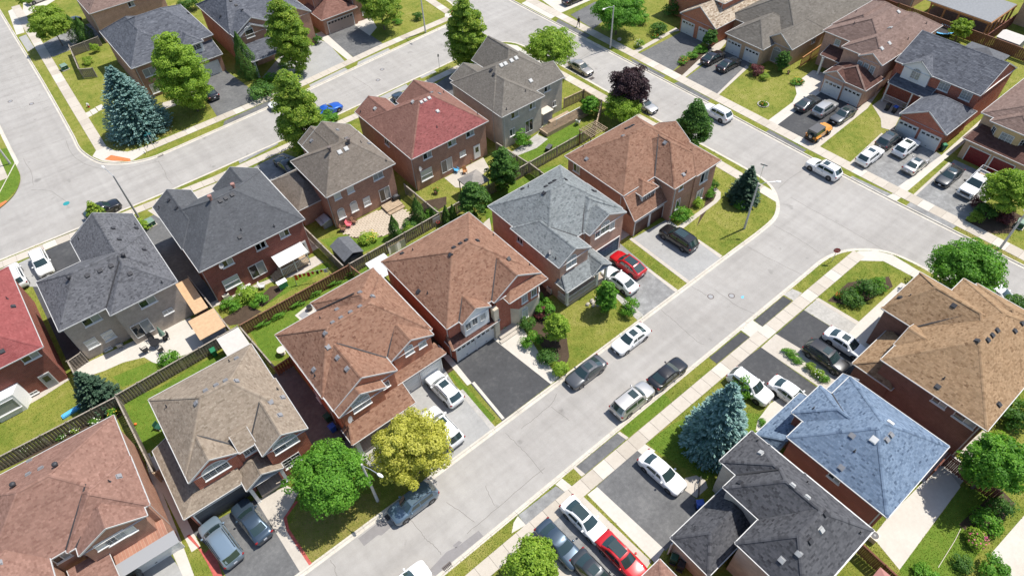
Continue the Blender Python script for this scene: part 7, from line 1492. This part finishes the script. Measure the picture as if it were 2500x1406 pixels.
# ================================================================ lamp posts, signs, utilities
def lamp(px, py, h, arm_dir, arm, label, mat='pole', wood=False):
    x, y, _ = G(px, py); r = empty('lamp_post', (x, y, 0), label=label, cat='lamp post', group='street lamp posts'); B().cyl((0, 0, -.1), (0, 0, h), .15, .085, 12).ob('pole', mat, r); d = Vector((math.cos(arm_dir), math.sin(arm_dir), 0)); a = Vector((0, 0, h-.25)); e = a+d*arm+Vector((0, 0, .45))
    B().tube([tuple(a), tuple(a+d*arm*.5+Vector((0, 0, .38))), tuple(e)], .035, 8).ob('arm', 'steel', r)
    l = B().sph((0, 0, 0), .34, .15, .09, 10, 6).ob('lamp_head', 'offw', r, loc=tuple(e+d*.25)); l.rotation_euler = (0, 0, arm_dir); B().sph((0, 0, -.06), .2, .11, .06, 8, 5).ob('lens', 'lamp', l)
lamp(338, 530, 6.9, math.radians(100), 2.2, 'tall lamp post reaching over the upper left junction', 'dgreenb' if 0 else 'mgrey'); lamp(922, 1222, 7.2, math.radians(-72), 1.8, 'pale lamp post between the round maple and the yellow tree'); lamp(1817, 558, 7.2, math.radians(-40), 2.0, 'lamp post on the corner lawn beside the young spruce'); lamp(1490, 118, 7.3, math.radians(180), 2.0, 'lamp post in front of the wide green maple'); lamp(1039, 80, 7.4, math.radians(-90), 2.0, 'lamp post on the upper corner verge'); lamp(2442, 606, 7.2, math.radians(180), 2.0, 'lamp post at the right edge beside the round tree')
lamp(25, 400, 6, math.radians(0), 1.5, 'lamp post on the bright lawn at the left edge')
def text(s, size, mat, parent, loc, rot, name='lettering'):
    cu = bpy.data.curves.new(name, 'FONT'); cu.body = s; cu.size = size; cu.align_x = 'CENTER'; cu.align_y = 'CENTER'; cu.extrude = .002; t = bpy.data.objects.new('tmp', cu); COL.objects.link(t)
    dg = bpy.context.evaluated_depsgraph_get(); me = bpy.data.meshes.new_from_object(t.evaluated_get(dg)); bpy.data.objects.remove(t); me.materials.clear(); me.materials.append(M[mat]); o = link(name, me, parent, loc=loc); o.rotation_euler = rot; return o
x, y, _ = G(2030, 640); r = empty('stop_sign', (x, y, 0), math.radians(215), label='red stop sign on a thin post at the near right corner', cat='sign'); B().cyl((0, 0, -.05), (0, 0, 2.3), .035, .035, 8).ob('post', 'steel', r); b = B()
oc = [(.38*math.cos(math.pi/8+i*math.pi/4), .38*math.sin(math.pi/8+i*math.pi/4)) for i in range(8)]; b.v = [(0.05, a, 2.0+c) for a, c in oc]+[(.035, a, 2.0+c) for a, c in oc]; b.f = [tuple(range(8)), tuple(range(15, 7, -1))]+[(i, 8+i, 8+(i+1) % 8, (i+1) % 8) for i in range(8)]
bd_ = b.ob('sign_face', 'redpaint', r); text('STOP', .25, 'white', r, (.056, 0, 2.0), (math.pi/2, 0, math.pi/2)); q = B(); q.v = [(.045, a*1.08, 2.0+c*1.08) for a, c in oc]+[(.034, a*1.08, 2.0+c*1.08) for a, c in oc]; q.f = b.f; q.ob('sign_border', 'white', r)
for (px, py, az, lab) in ((380, 366, 0, 'teal street name sign standing by the large spruce'), (1852, 446, 20, 'crossed street name sign at the corner beside the young spruce')):
    x, y, _ = G(px, py); r = empty('street_sign', (x, y, 0), math.radians(az), label=lab, cat='sign'); B().cyl((0, 0, -.05), (0, 0, 2.9), .03, .03, 8).ob('post', 'steel', r); B().box(-.45, .45, -.01, .01, 2.6, 2.8).ob('name_blade', 'teal', r); B().box(-.01, .01, -.45, .45, 2.82, 3.0).ob('name_blade', 'teal' if az == 0 else 'mgrey', r)
x, y, _ = G(1073, 165); r = empty('sign_post', (x, y, 0), label='thin bare sign post on the upper road verge', cat='sign'); B().cyl((0, 0, -.05), (0, 0, 2.4), .03, .03, 8).ob('post', 'mgrey', r); B().box(-.15, .15, -.04, -.03, 1.9, 2.35).ob('sign_plate', 'mgrey', r)
def transformer(px, py, label):
    x, y, _ = G(px, py); r = empty('utility_box', (x, y, 0), .15, label=label, cat='utility box'); B().box(-.6, .6, -.55, .55, 0, .1).ob('base', 'conc', r); b = B(); b.box(-.5, .5, -.45, .45, .1, .75); b.ob('cabinet', 'dgreenb', r); l = B(); l.v = [(-.54, -.5, .75), (.54, -.5, .75), (.54, .5, .75), (-.54, .5, .75), (-.48, -.35, .9), (.48, -.35, .9), (.48, .45, .9), (-.48, .45, .9)]; l.f = [(3, 2, 1, 0), (4, 5, 6, 7), (0, 1, 5, 4), (1, 2, 6, 5), (2, 3, 7, 6), (3, 0, 4, 7)]; l.ob('lid', 'txgreen', r); B().box(-.05, .05, -.47, -.45, .4, .5).ob('latch', 'steel', r)
transformer(160, 170, 'green utility box beside the left sidewalk'); transformer(2487, 553, 'green utility box at the right edge'); transformer(370, 550, 'pale green utility box beside the slate roofed house')
x, y, _ = G(217, 262); r = empty('fire_hydrant', (x, y, 0), .5, label='red and white fire hydrant on the corner lawn', cat='hydrant'); B().cyl((0, 0, 0), (0, 0, .55), .13, .12, 10).cyl((0, 0, 0), (0, 0, .06), .2, .2, 10).ob('barrel', 'redpaint', r); B().sph((0, 0, .58), .15, .15, .16, 10, 6).ob('bonnet', 'white', r); B().cyl((-.24, 0, .42), (.24, 0, .42), .065, .065, 8).ob('nozzle', 'white', r); B().cyl((0, -.22, .38), (0, 0, .38), .08, .08, 8).ob('nozzle', 'white', r)
# ================================================================ bins, furniture, laundry
_bn = {}
def bin_(x, y, mat, lid, label, rz=0, s=1.):
    r = empty('wheeled_bin', (x, y, 0), rz, label=label, cat='bin'); b = B(); b.v = [(-.22, -.24, .08), (.22, -.24, .08), (.22, .22, .08), (-.22, .22, .08), (-.29, -.32, .98), (.29, -.32, .98), (.29, .30, .98), (-.29, .30, .98)]; b.f = [(3, 2, 1, 0), (4, 5, 6, 7), (0, 1, 5, 4), (1, 2, 6, 5), (2, 3, 7, 6), (3, 0, 4, 7)]; b.ob('bin_body', mat, r)
    l = B(); l.v = [(-.31, -.36, .98), (.31, -.36, .98), (.31, .33, .98), (-.31, .33, .98), (-.26, -.28, 1.06), (.26, -.28, 1.06), (.26, .27, 1.06), (-.26, .27, 1.06)]; l.f = b.f; l.ob('lid', lid, r); B().cyl((-.27, .28, .1), (.27, .28, .1), .1, .1, 10).ob('wheel_axle', 'black', r); B().bar((-.24, .4, .95), (.24, .4, .95), .04).ob('handle', 'black', r)
def gbin(px, py, *k, **kw): x, y, _ = G(px, py, .5); bin_(x, y, *k, **kw)
gbin(812, 1045, 'blueb', 'blueb', 'blue bin beside the orange brick side wall', rz=-1.5); gbin(828, 1070, 'black', 'dgrey', 'black bin next to the blue bin at the orange brick wall', rz=-1.5); gbin(800, 1020, 'dgreenb', 'dgreenb', 'dark green bin behind the blue bin at the orange brick wall', rz=-1.5)
gbin(1645, 1365, 'dgreenb', 'dgreenb', 'dark green bin beside the dark roofed house', rz=2); gbin(1662, 1382, 'black', 'black', 'black bin beside the dark roofed house', rz=2); gbin(1708, 1232, 'blueb', 'blueb', 'blue box at the railing of the dark roofed house', rz=1)
gbin(2168, 262, 'black', 'black', 'black bin on the walk in front of the porch rail', rz=1.5); gbin(2185, 268, 'black', 'blueb', 'blue-lidded bin on the walk in front of the porch rail', rz=1.5); gbin(2170, 205, 'black', 'mgrey', 'grey-lidded bin behind the porch between two houses', rz=1); gbin(2176, 192, 'black', 'blueb', 'blue-lidded bin between the pinkish brown and blue-grey roofs', rz=1); gbin(2303, 360, 'dgreenb', 'greenb', 'green bin at the corner of the twin garage', rz=1)
gbin(522, 860, 'greenb', 'greenb', 'bright green composter beside the white storage shed'); gbin(760, 88, 'black', 'dgrey', 'black bin between the upper two driveways', rz=.5); gbin(770, 92, 'greenb', 'dgreenb', 'green bin between the upper two driveways', rz=.5)
def chair(x, y, rz, mat, label, group=None, h=.9):
    r = empty('garden_chair', (x, y, 0), rz, label=label, cat='chair', group=group); B().box(-.27, .27, -.26, .26, .38, .43).ob('seat', mat, r); bk = B().box(-.27, .27, -.03, .03, 0, .55).ob('backrest', mat, r, loc=(0, .27, .42)); bk.rotation_euler = (-.25, 0, 0)
    lg = B().box(-.025, .025, -.025, .025, 0, .4).me('leg', mat)
    for sx in (-.24, .24):
        for sy in (-.23, .23): link('leg', lg, r, loc=(sx, sy, 0))
        B().box(-.03, .03, -.25, .28, .60, .64).ob('armrest', mat, r, loc=(sx*1.15, 0, 0)); B().box(-.02, .02, -.02, .02, .4, .62).ob('arm_support', mat, r, loc=(sx*1.15, -.22, 0))
x, y, _ = G(380, 838, .5); r = empty('patio_table', (x, y, 0), label='round dark table on the concrete patio', cat='table'); B().cyl((0, 0, .70), (0, 0, .74), .55, .55, 20).ob('table_top', 'black', r)
for a in (.8, 2.4, 3.9, 5.5): B().cyl((.4*math.cos(a), .4*math.sin(a), 0), (.3*math.cos(a), .3*math.sin(a), .7), .025, .025, 6).ob('leg', 'black', r)
for i, (a, w_) in enumerate(((.2, 'right of'), (1.7, 'behind'), (3.2, 'left of'), (4.8, 'in front of'))): chair(x+1.15*math.cos(a), y+1.15*math.sin(a), a-math.pi/2, 'black', f'black patio chair {w_} the round table on the concrete patio')
chair(*G(293, 842, .4)[:2], 2.9, 'mgrey', 'pale plastic chair by the grey brick wall'); chair(*G(852, 548, .4)[:2], .7, 'pink', 'pink garden chair on the paver patio'); chair(*G(838, 558, .4)[:2], .9, 'wood_b', 'left brown garden chair on the paver patio'); chair(*G(865, 540, .4)[:2], .5, 'wood_b', 'right brown garden chair on the paver patio'); chair(*G(1411, 298, .4)[:2], 2, 'white', 'white chair on the lawn behind the grey corner house'); chair(*G(640, 698, .4)[:2], 1, 'white', 'white plastic chair on the strip behind the red brick wall'); chair(*G(1115, 415, .4)[:2], .3, 'bluep', 'blue garden chair by the back door of the red slope roof'); chair(*G(1135, 418, .4)[:2], -.4, 'wood_o', 'orange wooden chair by the back door of the red slope roof')
x, y, _ = G(393, 812, 1.2); r = empty('patio_umbrella', (x, y, 0), label='folded grey-green umbrella behind the patio table', cat='umbrella'); B().cyl((0, 0, 0), (0, 0, 2.3), .025, .025, 8).ob('pole', 'wood_t', r); B().cyl((0, 0, .9), (0, 0, 2.25), .32, .04, 8).ob('canopy', 'txgreen', r); B().cyl((0, 0, 0), (0, 0, .08), .25, .25, 12).ob('base', 'black', r)
# laundry
p0, p1 = Vector(G(715, 672, 1.7)), Vector(G(800, 655, 1.7)); r = empty('clothesline', (p0.x, p0.y, 0), label='clothesline hung with red and orange washing behind the slate roofed house', cat='clothesline'); d = p1-p0; B().cyl((0, 0, 0), (0, 0, 1.75), .04, .04, 8).ob('line_post', 'steel', r); B().cyl((d.x, d.y, 0), (d.x, d.y, 1.75), .04, .04, 8).ob('line_post', 'steel', r); B().cyl((0, 0, 1.7), (d.x, d.y, 1.7), .012, .012, 5).ob('line', 'white', r)
for i, (t, mt, ww, hh) in enumerate(((.06, 'orange', .35, .9), (.18, 'redc', .3, .6), (.30, 'orange', .3, .5), (.42, 'redc', .35, .7), (.55, 'redc', .3, .45), (.68, 'dbrownp', .3, .6), (.80, 'redc', .25, .4), (.92, 'offw', .45, .6))):
    c = d*t; u = d.normalized(); b = B(); n = 5
    for j in range(n+1):
        for k in range(4): f = j/n-.5; b.v.append((c.x+u.x*f*ww-u.y*.05*math.sin(j*2.1+k), c.y+u.y*f*ww+u.x*.05*math.sin(j*2.1+k), 1.69-hh*k/3))
    for j in range(n):
        for k in range(3): a = j*4+k; b.f.append((a, a+4, a+5, a+1))
    b.ob('garment', mt, r)
x, y, _ = G(688, 690, .8); r = empty('drying_rack', (x, y, 0), label='green cloth over a drying rack beside the washing line', cat='rack'); B().box(-.6, .6, -.35, .35, .95, .98).ob('cloth_top', 'offw', r); b = B(); b.box(-.5, .5, -.38, -.36, .2, .96); b.ob('cloth', 'greenb', r)
for sx in (-.5, .5): B().bar((sx, -.3, 0), (sx, .3, .95), .03).bar((sx, .3, 0), (sx, -.3, .95), .03).ob('frame', 'white', r)
# AC units, barbecue, hoop, hot tub-like box
def acunit(px, py, label):
    x, y, _ = G(px, py, .4); r = empty('air_conditioner', (x, y, 0), label=label, cat='air conditioner'); B().box(-.38, .38, -.38, .38, .05, .75).ob('casing', 'cream', r); B().cyl((0, 0, .75), (0, 0, .77), .33, .33, 16).ob('fan_guard', 'dgrey', r); B().cyl((0, 0, .77), (0, 0, .79), .1, .1, 10).ob('fan_hub', 'mgrey', r)
acunit(551, 722, 'cream air conditioner at the red brick back wall'); acunit(2132, 1310, 'air conditioner at the back corner of the dark roofed house'); acunit(1345, 705, 'air conditioner beside the pink brick side wall')
x, y, _ = G(967, 484, .5); r = empty('barbecue', (x, y, 0), label='black barbecue by the patio door of the taupe roofed house', cat='barbecue'); B().box(-.5, .5, -.28, .28, .1, .85).ob('cabinet', 'black', r); B().sph((0, 0, .88), .42, .3, .22, 10, 6).ob('hood', 'dgrey', r)
x, y, _ = G(1340, 360, .4); r = empty('storage_box', (x, y, 0), .4, label='black planter box on the green lawn of the corner house', cat='box'); B().box(-.55, .55, -.3, .3, 0, .5).ob('box_body', 'black', r); B().box(-.58, .58, -.33, .33, .5, .56).ob('lid', 'dgrey', r)
x, y, _ = G(1068, 572); r = empty('basketball_hoop', (x, y, 0), label='basketball hoop standing at the fence beside the slim cedars', cat='hoop'); B().cyl((0, 0, 0), (0, 0, 2.9), .05, .05, 8).ob('pole', 'dgrey', r); B().box(-.5, .5, -.35, -.31, 2.4, 3.1).ob('backboard', 'mgrey', r); b = B()
for i in range(14): a0, a1 = i*math.pi/7, (i+1)*math.pi/7; b.cyl((.22*math.cos(a0), -.6+.22*math.sin(a0), 2.5), (.22*math.cos(a1), -.6+.22*math.sin(a1), 2.5), .015, .015, 5)
b.ob('hoop_ring', 'redc', r)
x, y, _ = G(175, 1003, .2); r = empty('wading_pool', (x, y, 0), .1, label='light blue folded pool cover lying along the weathered fence', cat='pool cover'); B().box(-1.0, 1.0, -.25, .25, 0, .22).box(-.9, .9, -.2, .2, .22, .3).ob('cover', 'bluep', r)
x, y, _ = G(970, 605, 1.0); r = empty('hanging_sheet', (x, y, 0), label='white patterned sheet hung on the fence behind the brown roof', cat='sheet'); b = B()
for j in range(9):
    for k in range(4): b.v.append((-1.2+j*.3, .08*math.sin(j*1.3), .5+k*.42))
for j in range(8):
    for k in range(3): a = j*4+k; b.f.append((a, a+4, a+5, a+1))
b.ob('cloth', 'offw', r); B().bar((-1.25, .05, 1.8), (1.25, .05, 1.8), .04).ob('rod', 'wood_t', r)
x, y, _ = G(1863, 256); r = empty('bed_ring', (x, y, 0), label='white stone ring around the lawn flower bed', cat='edging'); sm = B().box(-.1, .1, -.07, .07, 0, .14).me('stone', 'conc_w')
for i in range(16): a = i*math.pi/8; link('stone', sm, r, loc=(.78*math.cos(a), .78*math.sin(a), 0), rz=a+1.57)
r = empty('rock_pile', (*G(1452, 740)[:2], 0), label='heap of pale rocks in front of the white porch rail', cat='rocks')
for i in range(9): b = B().sph((0, 0, 0), .28, .22, .18, 7, 5); b.v = [(a*random.uniform(.8, 1.2), c*random.uniform(.8, 1.2), e*random.uniform(.8, 1.2)) for a, c, e in b.v]; b.ob('rock', 'stone', r, loc=(random.uniform(-.8, .8), random.uniform(-.5, .5), .1))
r = empty('entry_railing', (*G(1705, 1195)[:2], 0), math.radians(35), label='black metal railing at the entry of the dark roofed house', cat='railing'); B().bar((-.9, 0, .9), (.9, 0, .9), .05).bar((-.9, 0, .1), (.9, 0, .1), .04).ob('rail', 'black', r); bm_ = B().box(-.012, .012, -.012, .012, .1, .9).me('baluster', 'black')
for i in range(11): link('baluster', bm_, r, loc=(-.9+i*.18, 0, 0))
r = empty('motor_scooter', (*G(1238, 775, .6)[:2], 0), .5, label='dark covered bicycle on the front porch of the brown roofed house', cat='bicycle')
for sx in (-.5, .5):
    b = B()
    for i in range(14): a0, a1 = i*math.pi/7, (i+1)*math.pi/7; b.cyl((sx+.32*math.cos(a0), 0, .62+.32*math.sin(a0)), (sx+.32*math.cos(a1), 0, .62+.32*math.sin(a1)), .025, .025, 5)
    b.ob('wheel', 'tyre', r)
B().bar((-.5, 0, .62), (-.1, 0, 1.05), .04).bar((-.1, 0, 1.05), (.4, 0, 1.05), .04).bar((.5, 0, .62), (.38, 0, 1.25), .04).bar((-.1, 0, .65), (.4, 0, 1.05), .04).ob('frame', 'dgrey', r); B().box(-.22, .05, -.07, .07, 1.1, 1.16).ob('saddle', 'black', r); B().bar((.36, -.28, 1.28), (.36, .28, 1.28), .035).ob('handlebar', 'black', r)
# small clutter in the yards
def at0(px, py, z=.2): x, y, _ = G(px, py, z); return (x, y, 0)
r = empty('play_ball', at0(330, 1034), label='orange ball on the lawn beside the beige roofed house', cat='ball'); B().sph((0, 0, .14), .14, .14, .14, 12, 8).ob('ball', 'orange', r, smooth=True)
r = empty('lounge_chair', at0(388, 1042), .6, label='dark green folding chair on the lawn beside the beige roofed house', cat='chair'); B().box(-.3, .3, -.3, .3, .32, .36).ob('seat', 'dgreenb', r); B().box(-.3, .3, .28, .32, .34, .85).ob('backrest', 'dgreenb', r)
for sx in (-.27, .27): B().bar((sx, -.3, 0), (sx, .3, .34), .03).bar((sx, .3, 0), (sx, -.3, .34), .03).ob('frame', 'white', r)
r = empty('round_table', at0(690, 860), label='round beige table beside the orange brick back wall', cat='table'); B().cyl((0, 0, .68), (0, 0, .72), .5, .5, 18).ob('table_top', 'cream', r); B().cyl((0, 0, 0), (0, 0, .68), .05, .05, 8).ob('leg', 'cream', r); B().cyl((0, 0, 0), (0, 0, .04), .28, .28, 12).ob('base', 'cream', r)
r = empty('fire_pit', at0(756, 753), label='dark drum fire pit on the small white patio', cat='fire pit'); B().cyl((0, 0, 0), (0, 0, .55), .3, .34, 14).ob('drum', 'iron', r); B().cyl((0, 0, .55), (0, 0, .57), .28, .28, 14).ob('ash', 'black', r)
r = empty('patio_slab_mat', at0(742, 768), .2, label='grey mat on the small white patio', cat='mat'); B().box(-.4, .4, -.55, .55, .03, .05).ob('mat', 'mgrey', r)
def pot(px, py, label, fl='flower_r', s=1.):
    r = empty('flower_pot', at0(px, py), label=label, cat='flower pot'); B().cyl((0, 0, 0), (0, 0, .3*s), .13*s, .2*s, 12).ob('pot', 'chim', r); link('foliage', shrubmesh('bright', 'flat', 0, 1500), r, loc=(0, 0, .42*s), sc=(.24*s,)*3); n = 22; d = RNG.standard_normal((n, 3)); d[:, 2] = np.abs(d[:, 2]); d /= np.linalg.norm(d, axis=1)[:, None]; link('blossom', leafmesh('blossom', d*.25*s, d, .1, RNG.random(n), fl), r, loc=(0, 0, .44*s))
pot(1148, 395, 'flower pot by the white back door of the red slope roof'); pot(1065, 470, 'red flowers at the back wall of the red slope roof', 'flower_r', 1.5); pot(700, 1172, 'dark pot beside the covered porch of the beige roofed house', 'flower_w'); pot(693, 1178, 'second pot at the porch of the beige roofed house', 'flower_w'); pot(1228, 800, 'white flowers on the porch of the brown roofed house', 'flower_w'); pot(1925, 178, 'potted flowers by the arched bungalow entry', 'flower_p')
p = smoothline([G(*q)[:2] for q in ((1310, 332), (1330, 305), (1350, 316), (1375, 312), (1392, 300))], 6); r = empty('garden_hose', (*p[0], 0), label='pale garden hose curling over the lawn of the corner house', cat='hose'); B().tube([(a-p[0][0], b-p[0][1], .04) for a, b in p], .03, 6).ob('hose', 'offw', r)
p = smoothline([G(*q)[:2] for q in ((2290, 1385), (2330, 1320), (2345, 1290))], 4); r = empty('garden_hose', (*p[0], 0), label='thin pale line stretched over the green yard of the blue roofed house', cat='hose'); B().tube([(a-p[0][0], b-p[0][1], .05) for a, b in p], .025, 6).ob('hose', 'cream', r)
for (a, b, lab) in ((600, 700, 'pale plastic table on the strip behind the red brick wall'), (1700, 20, 'wooden bench by the speckled roofed house')):
    r = empty('garden_bench', at0(a, b, .4), .3, label=lab, cat='bench'); B().box(-.6, .6, -.25, .25, .42, .47).ob('seat', 'offw' if a < 1000 else 'wood_t', r); B().box(-.6, .6, .22, .27, .47, .85).ob('backrest', 'offw' if a < 1000 else 'wood_t', r)
    for sx in (-.5, .5): B().box(sx-.03, sx+.03, -.2, .2, 0, .42).ob('leg', 'offw' if a < 1000 else 'wood_t', r)
for (a, b, lab) in ((1612, 92, 'pale garden boulder beside the orange blooms'), (1512, 96, 'pale boulder on the shaded upper lawn')):
    q = B().sph((0, 0, .15), .42, .32, .26, 8, 6); q.v = [(u*random.uniform(.85, 1.15), v*random.uniform(.85, 1.15), w_*random.uniform(.85, 1.15)) for u, v, w_ in q.v]; r = empty('boulder', at0(a, b), label=lab, cat='rock'); q.ob('rock', 'stone', r)
r = empty('back_steps', (28.2, 62.2, 0), label='grey wooden step deck at the patio door of the taupe roofed house', cat='steps')
for i in range(2): B().box(-1.2+.0, 1.2, -1.3+i*.5, .8, .18*i, .18*(i+1)).ob('step', 'wood_t', r)
r = empty('side_bulkhead', (19.9, 65.0, 0), label='small sloped bulkhead against the brown brick side wall', cat='bulkhead'); B().box(-.6, .6, -.7, .7, 0, 1.0).ob('wall', 'mgrey', r); q = B().box(-.7, .7, -.8, .8, 1.0, 1.06).ob('lid', 'steel', r); q.rotation_euler = (0, -.25, 0)
# ================================================================ the walker
def person(px, py, rz, label):
    x, y, _ = G(px, py); root = empty('person', (x, y, .03), rz, label=label, cat='person')
    J = {'pel': (0, 0, .95, .15), 'che': (.02, 0, 1.30, .18), 'nek': (.03, 0, 1.50, .065), 'hd': (.05, 0, 1.66, .105), 'hd2': (.06, 0, 1.74, .095), 'hl': (.02, .10, .90, .10), 'kl': (.20, .10, .50, .07), 'al': (.22, .10, .09, .045), 'tl': (.40, .11, .05, .04), 'hr': (-.02, -.10, .90, .10), 'kr': (-.06, -.10, .50, .07), 'ar': (-.36, -.10, .16, .045), 'tr': (-.28, -.11, .03, .04),
         'sl': (.0, .20, 1.42, .075), 'el': (-.14, .25, 1.16, .05), 'wl': (-.06, .24, .93, .035), 'fl': (-.02, .24, .84, .03), 'sr': (.0, -.20, 1.42, .075), 'er': (.10, -.25, 1.16, .05), 'wr': (.26, -.22, .98, .035), 'fr': (.32, -.21, .91, .03)}
    E = [('pel', 'che'), ('che', 'nek'), ('nek', 'hd'), ('hd', 'hd2'), ('pel', 'hl'), ('hl', 'kl'), ('kl', 'al'), ('al', 'tl'), ('pel', 'hr'), ('hr', 'kr'), ('kr', 'ar'), ('ar', 'tr'), ('che', 'sl'), ('sl', 'el'), ('el', 'wl'), ('wl', 'fl'), ('che', 'sr'), ('sr', 'er'), ('er', 'wr'), ('wr', 'fr')]
    ks = list(J); me = bpy.data.meshes.new('body'); me.from_pydata([J[k][:3] for k in ks], [(ks.index(a), ks.index(b)) for a, b in E], []); o = link('body', me, root)
    md = o.modifiers.new('skin', 'SKIN'); sk = me.skin_vertices[0].data if me.skin_vertices else None
    if sk is None:
        bm = bmesh.new(); bm.from_mesh(me); bm.verts.layers.skin.verify(); bm.to_mesh(me); bm.free(); sk = me.skin_vertices[0].data
    for i, k in enumerate(ks): sk[i].radius = (J[k][3], J[k][3]); sk[i].use_root = k == 'pel'
    s2 = o.modifiers.new('sub', 'SUBSURF'); s2.levels = 1; s2.render_levels = 2; me.materials.append(M['cloth_k'])
    B().sph((.075, 0, 1.70), .10, .085, .125, 10, 7).ob('face', 'skin', root); B().sph((.045, 0, 1.74), .115, .10, .115, 10, 7).ob('hair', 'black', root)
person(1412, 66, math.radians(-110), 'person in black clothes walking along the far sidewalk')
# ================================================================ grass blades over the lawns in view
def mask_poly(poly, X, Y):
    p = np.array([q[:2] for q in poly]); x0, y0 = p[:, 0], p[:, 1]; x1, y1 = np.roll(x0, -1), np.roll(y0, -1); c = np.zeros(X.shape, bool)
    for a, b, d, e in zip(x0, y0, x1, y1):
        if b == e: continue
        k = ((b > Y) != (e > Y)) & (X < (d-a)*(Y-b)/(e-b)+a); c ^= k
    return c
X, Y = np.meshgrid(np.arange(-30, 125, .11), np.arange(-14, 170, .11)); X = X.ravel()+RNG.uniform(-.055, .055, X.size); Y = Y.ravel()+RNG.uniform(-.055, .055, Y.size)
Z3 = np.stack([X, Y, np.full(X.size, -CAMH)], 1); dep = Z3 @ np.array(CF); sx = 1250+FPX*(Z3 @ np.array(CR))/dep; sy = 703-FPX*(Z3 @ np.array(CU))/dep
ok = (sx > -60) & (sx < 2560) & (sy > -50) & (sy < 1460); dist = np.linalg.norm(Z3, axis=1); ok &= RNG.random(X.size) < np.clip((60/dist)**2.5, .05, 1); X, Y = X[ok], Y[ok]
keep = np.zeros(X.size, bool)
for l in LAWNS: keep |= mask_poly(l, X, Y)
for hpol in HARD:
    q = np.array([a[:2] for a in hpol]); bb = (X > q[:, 0].min()) & (X < q[:, 0].max()) & (Y > q[:, 1].min()) & (Y < q[:, 1].max()) & keep
    i = np.nonzero(bb)[0]; keep[i[mask_poly(hpol, X[i], Y[i])]] = False
for (x0, x1, y0, y1) in FOOT: keep &= ~((X > x0) & (X < x1) & (Y > y0) & (Y < y1))
X, Y = X[keep], Y[keep]; n = X.size; az = RNG.random(n)*6.283; hh = .035+.05*RNG.random(n); wd = .03+.03*RNG.random(n); lean = RNG.standard_normal((n, 2))*.03
V = np.empty((n, 4, 3)); ca, sa = np.cos(az)*wd, np.sin(az)*wd
V[:, 0] = np.stack([X-ca, Y-sa, 0*X], 1); V[:, 1] = np.stack([X+ca, Y+sa, 0*X], 1); V[:, 2] = np.stack([X+ca*.5+lean[:, 0], Y+sa*.5+lean[:, 1], hh], 1); V[:, 3] = np.stack([X-ca*.5+lean[:, 0], Y-sa*.5+lean[:, 1], hh*.8], 1)
def lump(f, s): return np.sin(X*f+s)*np.sin(Y*f*.9+s*2)+.6*np.sin(X*f*2.3-Y*f*1.7+s)
FOL['grass'] = foliage('grass_blades', [(.09, .165, .016), (.19, .245, .03), (.31, .30, .06), (.43, .37, .13)], .3, .7)
me = quads('grass', V, .36+.13*lump(.33, 1.)+.10*lump(.9, 4.)+RNG.standard_normal(n)*.13, 'grass'); link('grass', me, label='short mown grass of the lawns, greener and drier in patches', cat='grass', kind='stuff')
print('grass', n)
print('TRIS', sum(sum(p.loop_total-2 for p in m.polygons) if len(m.polygons) < 2000 else len(m.polygons)*2 for m in bpy.data.meshes))
